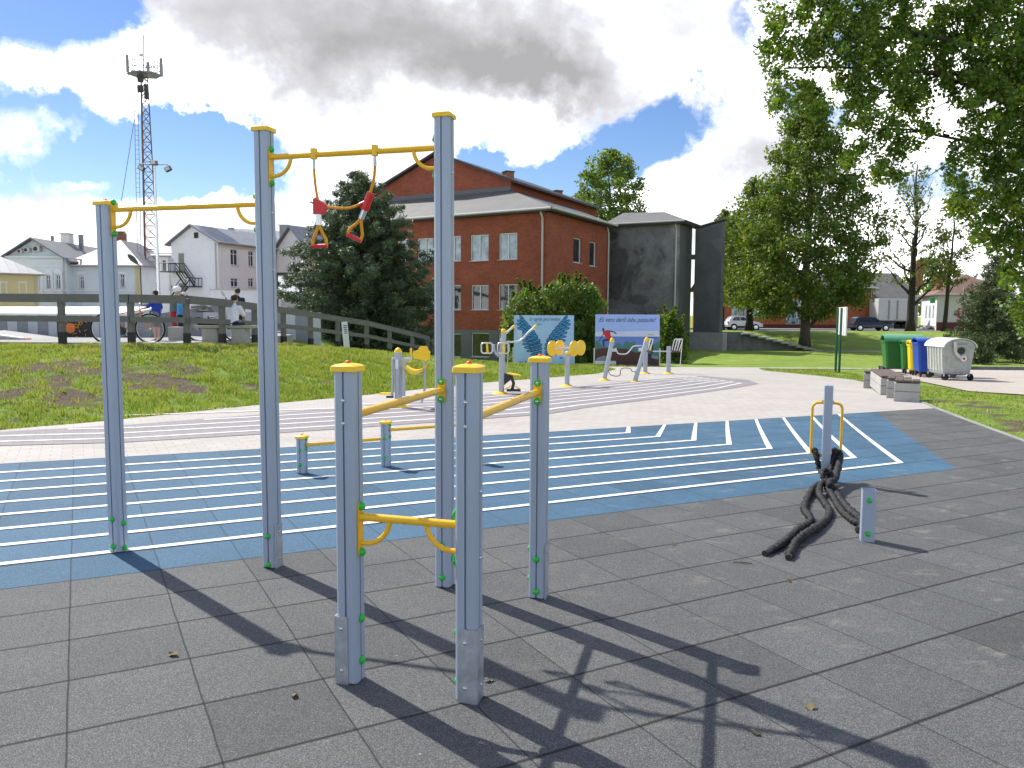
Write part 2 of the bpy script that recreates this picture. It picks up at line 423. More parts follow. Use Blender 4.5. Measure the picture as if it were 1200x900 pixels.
def rubbermat(name, c, speck, seam):
    m, nt, b = nmat(name, 0.82, 0, 0.35)
    uv = N(nt, 'ShaderNodeUVMap'); tc = N(nt, 'ShaderNodeTexCoord')
    wob = N(nt, 'ShaderNodeTexNoise', Scale=3.0, Detail=2.0); L(nt, tc.outputs['Object'], wob.inputs['Vector'])
    sp = N(nt, 'ShaderNodeSeparateXYZ'); L(nt, uv.outputs[0], sp.inputs[0])
    w = mth(nt, 'MULTIPLY', mth(nt, 'SUBTRACT', wob.outputs[0], 0.5), 0.02)
    def seamf(o, width):
        f = mth(nt, 'FRACT', mth(nt, 'ADD', mth(nt, 'ADD', o, w), 0.5))
        d = mth(nt, 'ABSOLUTE', mth(nt, 'SUBTRACT', f, 0.5))
        return mth(nt, 'SMOOTH_MAX', mth(nt, 'SUBTRACT', 1.0, mth(nt, 'DIVIDE', d, width)), 0.0, 0.05)
    s1 = seamf(sp.outputs[1], 0.027); s2 = mth(nt, 'MULTIPLY', seamf(sp.outputs[0], 0.011), 0.85)
    sm = mth(nt, 'MINIMUM', mth(nt, 'ADD', s1, s2), 1.0)
    sm = mth(nt, 'MULTIPLY', sm, seam)
    # tile tone
    fl = N(nt, 'ShaderNodeVectorMath', operation='FLOOR'); L(nt, uv.outputs[0], fl.inputs[0])
    wn = N(nt, 'ShaderNodeTexWhiteNoise', noise_dimensions='2D'); L(nt, fl.outputs[0], wn.inputs['Vector'])
    tone = ramp(nt, [(0, (0.80, 0.80, 0.80)), (.2, (.95, .95, .95)), (1, (1.07, 1.07, 1.07))], wn.outputs['Value'])
    n1 = N(nt, 'ShaderNodeTexNoise', Scale=240.0, Detail=1.0); L(nt, tc.outputs['Object'], n1.inputs['Vector'])
    n1b = N(nt, 'ShaderNodeTexVoronoi', Scale=170.0); L(nt, tc.outputs['Object'], n1b.inputs['Vector'])
    gr = ramp(nt, [(0.32, tuple(v*0.55 for v in c)), (0.52, c), (0.70, speck)], n1.outputs[0])
    col = mix(nt, 1.0, gr.outputs[0], tone.outputs[0], 'MULTIPLY')
    n2 = N(nt, 'ShaderNodeTexNoise', Scale=0.9, Detail=7.0, Roughness=0.65); L(nt, tc.outputs['Object'], n2.inputs['Vector'])
    r2 = ramp(nt, [(0.3, (0.84, 0.84, 0.85)), (0.7, (1.14, 1.13, 1.11))], n2.outputs[0])
    col = mix(nt, 1.0, col, r2.outputs[0], 'MULTIPLY')
    # dusty scuffs, towards the right of the court
    mp = N(nt, 'ShaderNodeMapping'); mp.inputs['Scale'].default_value = (1.5, 2.3, 1); mp.inputs['Rotation'].default_value = (0, 0, 0.25); L(nt, tc.outputs['Object'], mp.inputs[0])
    n3 = N(nt, 'ShaderNodeTexNoise', Scale=2.2, Detail=9.0, Roughness=0.72); L(nt, mp.outputs[0], n3.inputs['Vector'])
    r3 = ramp(nt, [(0.56, (0, 0, 0)), (0.70, (1, 1, 1))], n3.outputs[0])
    so = N(nt, 'ShaderNodeSeparateXYZ'); L(nt, tc.outputs['Object'], so.inputs[0])
    mk = N(nt, 'ShaderNodeMapRange'); mk.inputs['From Min'].default_value = -1.0; mk.inputs['From Max'].default_value = 2.5; L(nt, so.outputs[0], mk.inputs['Value'])
    fac = mth(nt, 'MULTIPLY', mth(nt, 'MULTIPLY', r3.outputs[0], mk.outputs[0]), 0.5)
    col = mix(nt, fac, col, (0.30, 0.27, 0.22))
    n4 = N(nt, 'ShaderNodeTexNoise', Scale=34.0, Detail=2.0); L(nt, tc.outputs['Object'], n4.inputs['Vector'])
    r4 = ramp(nt, [(0.765, (0, 0, 0)), (0.79, (1, 1, 1))], n4.outputs[0])
    col = mix(nt, mth(nt, 'MULTIPLY', r4.outputs[0], 0.6), col, (0.4, 0.38, 0.34))
    col = mix(nt, sm, col, (0.004, 0.004, 0.0045))
    L(nt, col, b.inputs['Base Color'])
    h = mth(nt, 'SUBTRACT', mth(nt, 'MULTIPLY', n1b.outputs['Distance'], 0.12), sm)
    bp = N(nt, 'ShaderNodeBump', Strength=0.7, Distance=0.006); L(nt, h, bp.inputs['Height']); L(nt, bp.outputs[0], b.inputs['Normal'])
    MT[name] = m
rubbermat('rubber_grey', (0.086, 0.089, 0.087), (0.185, 0.19, 0.187), 1.0)
rubbermat('rubber_blue', (0.042, 0.115, 0.19), (0.09, 0.19, 0.28), 0.8)
S('line_paint', (0.78, 0.78, 0.76), rough=0.7, var=0.05, scale=6, dirt=(0.6, 0.6, 0.58))
def pavemat(name, c, c2):
    m, nt, b = nmat(name, 0.85)
    tc = N(nt, 'ShaderNodeTexCoord'); mp = N(nt, 'ShaderNodeMapping'); mp.inputs['Rotation'].default_value = (0, 0, -TA+PI/2*0); L(nt, tc.outputs['Object'], mp.inputs[0])
    br = N(nt, 'ShaderNodeTexBrick', Scale=1.0); L(nt, mp.outputs[0], br.inputs['Vector'])
    br.inputs['Brick Width'].default_value = 0.22; br.inputs['Row Height'].default_value = 0.14; br.inputs['Mortar Size'].default_value = 0.004
    br.inputs['Color1'].default_value = (*c, 1); br.inputs['Color2'].default_value = (*c2, 1); br.inputs['Mortar'].default_value = (*[v*0.62 for v in c], 1)
    n1 = N(nt, 'ShaderNodeTexNoise', Scale=0.7, Detail=8.0, Roughness=0.65); L(nt, tc.outputs['Object'], n1.inputs['Vector'])
    r = ramp(nt, [(0.3, (0.90, 0.89, 0.88)), (0.7, (1.06, 1.06, 1.06))], n1.outputs[0])
    L(nt, mix(nt, 1.0, br.outputs[0], r.outputs[0], 'MULTIPLY'), b.inputs['Base Color'])
    bp = N(nt, 'ShaderNodeBump', Strength=0.3, Distance=0.004); L(nt, br.outputs['Fac'], bp.inputs['Height']); bp.invert = True; L(nt, bp.outputs[0], b.inputs['Normal'])
    MT[name] = m
pavemat('paver', (0.455, 0.42, 0.375), (0.405, 0.375, 0.335))
pavemat('paver_mauve', (0.27, 0.245, 0.245), (0.24, 0.22, 0.225))
pavemat('asphalt_pad', (0.46, 0.41, 0.35), (0.44, 0.39, 0.34))

RB = lambda dz: (lambda u, v: tuv(u, v, dz))
cut_sheet([(-22, 0.5), (8.32, 0.5), (11.83, 4.83), (11.95, 5.04), (13.4, 5.04), (10.9, 1.44), (9.9, 0), (8.3, -2.3), (4.0, -12), (-22, -12)], 'grey_rubber_tiles', 'rubber_grey', RB(0.006), uvs=2.0)
cut_sheet([(-22, 0.5), (8.32, 0.5), (11.83, 4.83), (11.95, 5.04), (-22, 5.04)], 'blue_rubber_tiles', 'rubber_blue', RB(0.006), uvs=2.0)
# white lanes: eight nested strips that turn to the back edge
c_u = [8.08, 7.88, 7.68, 7.49, 7.26, 7.08, 6.86, 6.71]; t_u = [11.10, 10.51, 9.92, 9.37, 8.81, 8.23, 7.67, 7.05]
for i in range(8):
    vt = 1.05+0.49*i; w = 0.034; cu, tu = c_u[i], t_u[i]
    d = Vector((tu-cu, 5.0-vt)).normalized(); n = Vector((-d.y, d.x))
    def X(off_v, off_n):
        q = Vector((cu, vt)) + n*off_n; t = (vt+off_v-q.y)/d.y; return (q+d*t)
    a, b_ = X(-w, -w), X(w, w); e0 = Vector((tu, 5.0)); e1 = e0-n*w; e2 = e0+n*w
    cut_sheet([(-22, vt-w), (a.x, a.y), (e1.x, 5.0), (e2.x, 5.0), (b_.x, b_.y), (-22, vt+w)], 'lane_line', 'line_paint', RB(0.011), step=1.0)

ID = lambda dz: (lambda x, y: Vector((x, y, base(y)+dz)))
# light paving between the rubber court and the lawns
back = [tuv(u, 5.04) for u in (-22, -10, -4, 0, 4, 8, 11.95, 13.4)]
toe = [(-60, 0.5), (-12.0, 8.3), (-7.05, 10.91), (-6.13, 11.82), (-4.52, 14.02), (-3.17, 16.39), (-0.91, 21.25), (1.03, 24.17), (2.92, 27.27), (4.06, 31.1), (3.9, 33.3)]
right = [(7.45, 14.15), (7.94, 15.40), (9.53, 19.98), (10.30, 24.0), (10.2, 27.0), (9.75, 30.8)]
PAD = [(10.8, 19.0), (11.5, 17.4), (26, 13.8), (40, 11.8), (40, 31.4), (16.6, 33.1), (15.0, 33.1), (13.0, 29.7), (11.7, 23.0)]
pave = [(p.x, p.y) for p in back] + right[1:] + [(10.2, 33.0), (16.0, 33.3), (40, 31.5), (40, 32.3), (16.0, 34.2), (3.9, 34.2)] + toe[::-1][1:-1] + [(-16, 7.0)]
cut_sheet(pave, 'paving', 'paver', ID(0.002), step=0, ycuts=(14, 45))
# thin kerb along right edge of court and paving
k = MB(); kp = [tuv(9.9, 0), tuv(10.9, 1.44), tuv(12.4, 3.6), tuv(13.42, 5.04)] + [Vector((x, y, base(y))) for x, y in right[1:3]]
for a, b_ in zip(kp[:-1], kp[1:]):
    t = (b_-a); nn = Vector((t.y, -t.x, 0)).normalized()*0.06
    k.quad(a+Vector((0, 0, .018)), a+nn+Vector((0, 0, .018)), b_+nn+Vector((0, 0, .018)), b_+Vector((0, 0, .018)))
    k.quad(a+Vector((0, 0, .018)), b_+Vector((0, 0, .018)), b_-Vector((0, 0, .05)), a-Vector((0, 0, .05)))
    k.quad(b_+nn+Vector((0, 0, .018)), a+nn+Vector((0, 0, .018)), a+nn-Vector((0, 0, .05)), b_+nn-Vector((0, 0, .05)))
tag(k.build('kerb', 'concrete_pale'), kind='structure')
# mauve running track set in the paving
bot = [Vector(p) for p in ((-13.0, 7.6), (-6.21, 9.59), (-4.84, 9.90), (-3.43, 10.60), (-2.52, 11.10), (0.56, 12.92), (3.10, 16.23), (5.34, 19.36), (6.68, 21.57))]
top = [Vector(p) for p in ((-13.6, 8.6), (-7.00, 10.68), (-5.56, 11.45), (-4.07, 12.7), (-3.05, 13.6), (-1.46, 15.6), (0.80, 18.9), (3.44, 22.97), (6.2, 26.10))]
cut_sheet([tuple(p) for p in bot] + [(7.0, 23.6)] + [tuple(p) for p in top[::-1]], 'running_track', 'paver_mauve', ID(0.008), step=0, ycuts=(14,))
def offset_line(pl, d):
    out = []
    for i, p in enumerate(pl):
        t = (pl[min(i+1, len(pl)-1)]-pl[max(i-1, 0)]).normalized(); out.append(p+Vector((-t.y, t.x))*d)
    return out
def seg_x(p, q, a, b_):
    r_, s_ = q-p, b_-a; den = r_.x*s_.y-r_.y*s_.x
    if abs(den) < 1e-9: return None
    t = ((a-p).x*s_.y-(a-p).y*s_.x)/den; u = ((a-p).x*r_.y-(a-p).y*r_.x)/den
    return t if 0 <= t <= 1 and 0 <= u <= 1 else None
for k_ in range(7):
    ln = offset_line(bot, 0.34+0.50*k_)
    # end near the tip, then turn back up-left
    tip = bot[-1].lerp(top[-1], min(1, (k_+0.5)/7.5))
    ln = [p for p in ln if p.x < tip.x-0.6] + [Vector((tip.x-0.35, tip.y))]
    cut = 0
    pts = []
    for i in range(len(ln)-1):
        m_ = 6
        for j in range(m_): pts.append(ln[i].lerp(ln[i+1], j/m_))
    pts.append(ln[-1])
    def below_top(p):
        for a, b_ in zip(top[:-1], top[1:]):
            if a.x <= p.x <= b_.x: return p.y < a.y+(b_.y-a.y)*(p.x-a.x)/(b_.x-a.x)-0.12
        return p.x > top[-1].x or p.x < top[0].x
    pts = [p for p in pts if below_top(p)]
    if len(pts) < 3: continue
    hook = Vector((-1.7, 1.25))*(0.75-0.06*k_); 
    pts2 = pts + [pts[-1]+hook*0.5, pts[-1]+hook]
    q = MB(); w = 0.035
    for a, b_ in zip(pts2[:-1], pts2[1:]):
        t = (b_-a).normalized(); nn = Vector((-t.y, t.x))*w
        q.quad(*[(p.x, p.y, base(p.y)+0.012) for p in (a-nn, b_-nn, b_+nn, a+nn)])
    tag(q.build('track_line', 'line_paint'), kind='structure')

# pad under the waste containers
cut_sheet([(10.9, 19.0), (11.6, 17.6), (26, 14.0), (40, 12), (40, 31.2), (16.6, 32.9), (15.2, 32.9), (13.2, 29.6), (11.9, 23.0)], 'container_pad', 'asphalt_pad', ID(0.006), step=0, ycuts=(14,))
q = MB(); 
for a, b_ in (((15.2, 32.95), (26, 32.1)), ((26, 32.1), (40, 31.2))):
    a = Vector((*a, base(a[1]))); b_ = Vector((*b_, base(b_[1]))); up = Vector((0, 0, 0.14)); bk = Vector((0, .15, 0))
    q.quad(a, b_, b_+up, a+up); q.quad(a+up, b_+up, b_+up+bk, a+up+bk); q.quad(a+bk, a+up+bk, b_+up+bk, b_+bk)
tag(q.build('pad_kerb', 'concrete_dark'), kind='structure')  # dark concrete: the shadow along this kerb is put into its colour

# ------------------------------------------------------------------ terrain
TOE = np.array(toe)
CREST = np.array([(-60, 18.5, .87), (-10.4, 18.5, .87), (-8.8, 18.5, .87), (-7.6, 18.7, .85), (-7.35, 20.3, .80), (-7.2, 22.4, .72), (-7.0, 24.5, .62), (-6.6, 26.2, .5),
                  (-6.1, 28, .35), (-5.4, 29.7, .18), (-4.8, 31.3, -.05), (-4.1, 32.8, -.3), (-3.6, 34, -.5), (-3.2, 40, -1.0), (-3.0, 50, -1.65)])
def pdist(P, Q):
    """distance of points P (n,2) to polyline Q and the interpolated third column"""
    best = np.full(len(P), 1e9); val = np.zeros(len(P))
    for a, b_ in zip(Q[:-1], Q[1:]):
        ab = b_[:2]-a[:2]; t = np.clip(((P-a[:2])@ab)/(ab@ab), 0, 1)
        d = np.linalg.norm(P-(a[:2]+t[:, None]*ab), axis=1); m = d < best
        best = np.where(m, d, best)
        if Q.shape[1] > 2: val = np.where(m, a[2]+t*(b_[2]-a[2]), val)
    return best, val
def inpoly(P, poly):
    poly = np.array(poly); ins = np.zeros(len(P), bool); j = len(poly)-1
    for i in range(len(poly)):
        xi, yi = poly[i]; xj, yj = poly[j]
        c = ((yi > P[:, 1]) != (yj > P[:, 1])) & (P[:, 0] < (xj-xi)*(P[:, 1]-yi)/(yj-yi+1e-12)+xi)
        ins ^= c; j = i
    return ins
BANK = [tuple(p) for p in toe[:9]] + [(-3.6+6.0, 34)] + [tuple(c[:2]) for c in CREST[:13][::-1]]
BANK = [tuple(p) for p in toe[:8]] + [(1.5, 34)] + [tuple(c[:2]) for c in CREST[:13][::-1]]
PLAT = [tuple(c[:2]) for c in CREST] + [(-3.0, 50), (-60, 50)]
sst = lambda t: (lambda q: q*q*(3-2*q))(np.clip(t, 0, 1))
def height(X, Y):
    P = np.stack([X, Y], 1); Z = np.where(Y < 14, 0.0, np.where(Y < 45, -0.03*(Y-14), -0.93))
    # hollow round the brick building
    hol = sst((Y-39)/7)*(1-sst((X-7)/5)); Z = Z + hol*(-1.65-Z)
    dT, _ = pdist(P, TOE[:8]); dC, zc = pdist(P, CREST)
    ib = inpoly(P, BANK); t = dT/(dT+dC+1e-6)
    Z = np.where(ib, Z+(zc-Z)*sst(t**0.8), Z)
    ip = inpoly(P, PLAT)
    w = sst((dC-1)/6); Z = np.where(ip, w*0.86+(1-w)*zc, Z)
    far = (Y >= 50) & (X < -6); Z = np.where(far, Z+(0.3-Z)*sst((-X-11)/4), Z)
    # right bank up to the street
    bk = -0.93+1.2*sst((Y-58.8)/9.5); bk = np.where(Y > 70, 0.27-0.27*sst((Y-70)/11), bk)
    wx = sst((X-12.5)/1.5)
    st = np.clip(0.36-(X-16.7)*0.245, -0.95, 0.36)        # behind the retaining wall
    bk = np.where((X > 14.4) & (X < 22.2) & (Y > 59.1) & (Y < 70), np.maximum(bk, st), bk)
    Z = np.where((Y > 58.2) & (X > 12.5), np.maximum(Z, bk)*wx+Z*(1-wx), Z)
    Z = np.where((Y > 80) & (X > 0), Z+(0.0-Z)*sst((Y-80)/3), Z)
    return Z
def hz(x, y): return float(height(np.array([x], float), np.array([y], float))[0])
def axis(segs):
    out = [segs[0][0]]
    for a, b_, st in segs: 
        n_ = max(1, int(round((b_-a)/st))); out += [a+(b_-a)*(i+1)/n_ for i in range(n_)]
    return np.array(out)
gx = axis([(-900, -120, 130), (-120, -40, 8), (-40, -16, 1.0), (-16, 16, 0.3), (16, 30, 0.6), (30, 80, 3), (80, 160, 20), (160, 900, 148)])
gy = axis([(-60, -4, 7), (-4, 8, 2), (8, 14, 0.3), (14, 36.2, 0.3), (36.2, 45, 0.4), (45, 58.2, 1.1), (58.2, 59.1, 0.3), (59.1, 84, 0.55), (84, 120, 6), (120, 1200, 108)])
GX, GY = np.meshgrid(gx, gy); fx, fy = GX.ravel(), GY.ravel()
GZ = height(fx, fy)-0.02
pn = np.array([mnoise.noise(Vector((x*0.9, y*0.9, 0)))*0.05+mnoise.noise(Vector((x*3.1, y*3.1, 5)))*0.022 for x, y in zip(fx, fy)])
dT_, _ = pdist(np.stack([fx, fy], 1), TOE)
court = [(p.x, p.y) for p in (tuv(-30, 5.6), tuv(13.8, 5.6), tuv(11.3, 1.44), tuv(10.4, 0), tuv(8.9, -2.3), tuv(4.5, -12), tuv(-30, -12))]
onpave = inpoly(np.stack([fx, fy], 1), pave) | (fy < 9) | inpoly(np.stack([fx, fy], 1), court) | inpoly(np.stack([fx, fy], 1), PAD)
GZ = GZ + np.where(onpave, 0, pn*np.clip(dT_/1.0, 0, 1))
SOIL = [(35, 430, .9), (85, 446, .8), (110, 432, 1.0), (175, 432, 1.0), (215, 436, .7), (60, 462, .9), (10, 448, .8), (95, 474, .6), (225, 452, 0.5), (150, 452, .7), (20, 470, .5)]
def bank_pt(px, py):
    d = ray(px, py); t = 5.0
    for _ in range(900):
        t += 0.04; p = Vector((0, 0, CAMH))+d*t
        if p.z < hz_fast(p.x, p.y): return p
    return p
_ix, _iy = gx, gy; _Z2 = GZ.reshape(GX.shape)
def hz_fast(x, y):
    i = int(np.searchsorted(_ix, x))-1; j = int(np.searchsorted(_iy, y))-1
    i = min(max(i, 0), len(_ix)-2); j = min(max(j, 0), len(_iy)-2)
    a = (x-_ix[i])/(_ix[i+1]-_ix[i]); b_ = (y-_iy[j])/(_iy[j+1]-_iy[j])
    return (_Z2[j, i]*(1-a)*(1-b_)+_Z2[j, i+1]*a*(1-b_)+_Z2[j+1, i]*(1-a)*b_+_Z2[j+1, i+1]*a*b_)
soilc = [(bank_pt(px, py), r) for px, py, r in SOIL]
def soil_at(x, y):
    s = 0
    for c, r in soilc:
        dd = ((x-c.x)**2+(y-c.y)**2)/(r*r)
        if dd < 6: s += math.exp(-dd*1.1)
    s = min(s, 1.1)
    if x > 6: s = 0.75*math.exp(-((x-7.9-(y-12)*.28)/0.55)**2)*(1 if y < 17 else 0)
    if x < 6: s = s*.62+.13
    return s*0.62 + mnoise.noise(Vector((x*1.1, y*1.1, 3)))*0.6 + mnoise.noise(Vector((x*3.6, y*3.6, 9)))*0.75 + (-.25 if s < .1 else 0)
soil = np.array([soil_at(x, y) if (-20 < x < 16 and 8 < y < 36) else 0.0 for x, y in zip(fx, fy)])
me = bpy.data.meshes.new('lawn'); nx, ny = len(gx), len(gy)
idx = np.arange(nx*ny).reshape(ny, nx)
fc = np.stack([idx[:-1, :-1], idx[:-1, 1:], idx[1:, 1:], idx[1:, :-1]], -1).reshape(-1, 4)
me.from_pydata(np.stack([fx, fy, GZ], 1).tolist(), [], fc.tolist())
a_ = me.attributes.new('soil', 'FLOAT', 'POINT'); a_.data.foreach_set('value', soil.astype(np.float32))
me.polygons.foreach_set('use_smooth', [True]*len(me.polygons))
m, nt, b = nmat('lawn_ground', 0.95, 0, 0.2)
tc = N(nt, 'ShaderNodeTexCoord'); at_ = N(nt, 'ShaderNodeAttribute'); at_.attribute_name = 'soil'
n1 = N(nt, 'ShaderNodeTexNoise', Scale=0.5, Detail=9.0, Roughness=0.72); L(nt, tc.outputs['Object'], n1.inputs['Vector'])
n2 = N(nt, 'ShaderNodeTexNoise', Scale=9.0, Detail=8.0, Roughness=0.75); L(nt, tc.outputs['Object'], n2.inputs['Vector'])
g1 = ramp(nt, [(0.30, (0.15, 0.24, 0.035)), (0.5, (0.21, 0.31, 0.045)), (0.68, (0.33, 0.36, 0.09))], n1.outputs[0])
g2 = ramp(nt, [(0.3, (0.62, 0.62, 0.62)), (0.7, (1.3, 1.3, 1.25))], n2.outputs[0])
gc = mix(nt, 1.0, g1.outputs[0], g2.outputs[0], 'MULTIPLY')
so = ramp(nt, [(0.3, (0.085, 0.06, 0.04)), (0.7, (0.20, 0.15, 0.105))], n2.outputs[0])
fa = ramp(nt, [(0.30, (0, 0, 0)), (0.52, (1, 1, 1))], mth(nt, 'ADD', at_.outputs['Fac'], mth(nt, 'MULTIPLY', mth(nt, 'SUBTRACT', n2.outputs[0], 0.5), 0.7)))
gc = mix(nt, fa.outputs[0], gc, so.outputs[0])
L(nt, gc, b.inputs['Base Color'])
bp = N(nt, 'ShaderNodeBump', Strength=0.9, Distance=0.08); L(nt, n2.outputs[0], bp.inputs['Height']); L(nt, bp.outputs[0], b.inputs['Normal'])
MT['lawn_ground'] = m; me.materials.append(m)
lo = bpy.data.objects.new('lawn', me); COL.objects.link(lo); tag(lo, kind='structure')

# grass blades, one mass
def blades():
    P = []
    def scat(n, x0, x1, y0, y1):
        x = rng.uniform(x0, x1, n); y = rng.uniform(y0, y1, n); return np.stack([x, y], 1)
    A = np.concatenate([scat(330000, -16, 3, 8.5, 24), scat(70000, -10, 6, 24, 36), scat(90000, 6.5, 16, 9, 34)])
    ok = ~inpoly(A, pave) & (np.abs(A[:, 0]/A[:, 1]) < 0.72)
    ok &= ~inpoly(A, [(10.7, 19.0), (11.4, 17.4), (26, 13.8), (40, 11.8), (40, 33), (16.6, 33), (12.8, 33), (12.4, 29.0), (11.4, 23.0)])
    ctile = (A[:, 0]-TO.x)*TN.x+(A[:, 1]-TO.y)*TN.y
    A = A[ok]
    r_in = np.array([[p.x, p.y] for p in [tuv(-22, 5.2), tuv(13.6, 5.2), tuv(11.1, 1.44), tuv(10.1, 0), tuv(8.6, -2.3), tuv(4, -12), tuv(-22, -12)]])
    A = A[~inpoly(A, r_in)]; A = A[~inpoly(A, PAD)]
    pl = inpoly(A, PLAT); A = A[~pl]
    s = np.array([soil_at(x, y) for x, y in A])
    keep = rng.uniform(0, 1, len(A)) > np.clip((s-0.15)*1.9, 0, 0.95); A = A[keep]
    # tufts: modulate height by noise
    hN = np.array([mnoise.noise(Vector((x*1.7, y*1.7, 7)))+0.8*mnoise.noise(Vector((x*5, y*5, 2))) for x, y in A])
    keep = rng.uniform(0, 1, len(A)) < 0.55+0.5*hN; A = A[keep]; hN = hN[keep]
    Z = np.array([hz_fast(x, y) for x, y in A])
    n = len(A); dist = A[:, 1]
    right = A[:, 0] > 6
    h = (0.055+0.05*np.clip(hN+0.4, 0, 1.2)+rng.uniform(0, 0.03, n))*np.where(right, 0.55, 1.0); w = 0.0045*dist/10*rng.uniform(0.8, 1.8, n)+0.003
    th = rng.uniform(0, 2*PI, n); ln = rng.uniform(0.1, 0.8, n)*h; la = rng.uniform(0, 2*PI, n)
    base_ = np.stack([A[:, 0], A[:, 1], Z-0.01], 1); d = np.stack([np.cos(th)*w, np.sin(th)*w, np.zeros(n)], 1)
    tip = base_+np.stack([np.cos(la)*ln, np.sin(la)*ln, h], 1)
    V = np.stack([base_-d, base_+d, tip], 1)
    tone = np.clip(0.5+0.35*hN+rng.normal(0, 0.22, n), 0, 1.3)
    # drier, yellower towards the crest
    dC, _ = pdist(A, CREST[:13]); tone = np.clip(tone+0.5*np.exp(-dC/1.2), 0, 1.4)
    return bulk('grass', V, 3, 'grass_blade', None, tone)
g = blades(); tag(g, 'bright green unmown grass on the bank and lawn edges', 'grass', kind='stuff')
# street behind, thin footpath at the foot of the bank
q = MB()
for x0, x1 in ((10, 30), (30, 60), (60, 140)): q.quad((x0, 81, 0.03), (x1, 81, 0.03), (x1, 88.5, 0.03), (x0, 88.5, 0.03))
MT['asphalt'] = simple('asphalt', (0.16, 0.155, 0.15), rough=0.9, var=0.1, scale=1)
tag(q.build('street', 'asphalt'), kind='structure')
q = MB(); q.quad((10, 88.5, 0.12), (140, 88.5, 0.12), (140, 92, 0.12), (10, 92, 0.12)); q.quad((10, 88.5, 0.0), (140, 88.5, 0.0), (140, 88.5, 0.12), (10, 88.5, 0.12))
tag(q.build('pavement', 'concrete_pale'), kind='structure')
q = MB()
for a, b_ in (((22.4, 57.3), (27, 57.8)), ((27, 57.8), (40, 57.0)), ((40, 57.0), (60, 54))):
    q.quad((a[0], a[1]-.5, -.925), (b_[0], b_[1]-.5, -.925), (b_[0], b_[1]+.4, -.925), (a[0], a[1]+.4, -.925))
tag(q.build('footpath', 'paver'), kind='structure')
q = MB()
for x0, x1 in ((9, 22), (22, 50)): q.quad((x0, 80.2, 0.05), (x1, 80.2, 0.05), (x1, 81, 0.05), (x0, 81, 0.05))
tag(q.build('street_verge', 'concrete_pale'), kind='structure')

# concrete apron of the skate area behind the rail fence
q = MB(); ap = [(-140, 19.3), (-7.9, 19.3), (-7.75, 20.4), (-7.7, 22.4), (-7.5, 24.5), (-7.4, 27), (-9.0, 30), (-9.5, 34), (-14.5, 48), (-16.5, 75), (-16.5, 130), (-140, 130)]  # far part, under the houses, added to cut green bounce light
q.poly([(x, y, 0.885) for x, y in ap]); 
for a, b_ in zip(ap, ap[1:]+ap[:1]): q.quad((*a, .3), (*b_, .3), (*b_, .885), (*a, .885))
tag(q.build('skate_apron', 'concrete_pale', fixn=True), kind='structure')

# small things lying on the tiles
tw = thing('twig', 'thin brown twig lying on the grey tiles left of the short post', 'twig', (1.62, 5.05, .012))
q = MB(); a, b_ = at(858, 684, 5.15), at(881, 683.5, 5.12); a.z = b_.z = .012; q.tube([a, a.lerp(b_, .5)+Vector((0, .006, .003)), b_], .003, 5); q.tube([a.lerp(b_, .4), a.lerp(b_, .6)+Vector((.01, -.03, .004))], .002, 5); q.build('stem', 'bark', tw, world=True)
S('dry_leaf', (0.16, 0.12, 0.05), rough=0.8, var=0.3, scale=30)
lr = random.Random(4)
for i, (px, py, lab) in enumerate(((925, 683, 'small dry leaf on the tiles below the rope ends'), (885, 862, 'small dry leaf near the bottom edge, under the long bar shadow'), (950, 832, 'pale crumpled leaf beside the dark tile at lower right'), (203, 770, 'small leaf on the tiles near the far left post shadow'), (345, 818, 'dry leaf left of the nearest bracketed post'), (573, 800, 'dry leaf crumb right of the nearest post foot'), (790, 640, 'small leaf on the tiles between the frame and the ropes'))):
    g__ = gp(px, py); lf = MB(); a = lr.random()*6.3; L_ = .022+.012*lr.random()
    pts = [Vector((math.cos(a)*L_*t, math.sin(a)*L_*t, .004+.008*math.sin(t*3))) for t in (-1, -.4, .3, 1)]; sd_ = Vector((-math.sin(a), math.cos(a), 0))
    ws_ = (0.001, .55, .5, .001)
    for k_ in range(3): lf.quad(pts[k_]-sd_*L_*ws_[k_], pts[k_+1]-sd_*L_*ws_[k_+1], pts[k_+1]+sd_*L_*ws_[k_+1]+Vector((0, 0, .006)), pts[k_]+sd_*L_*ws_[k_]+Vector((0, 0, .006)))
    o = lf.build('fallen_leaf', 'dry_leaf'); o.location = (g__.x, g__.y, .009); tag(o, lab, 'leaf', 'fallen leaves on the tiles')
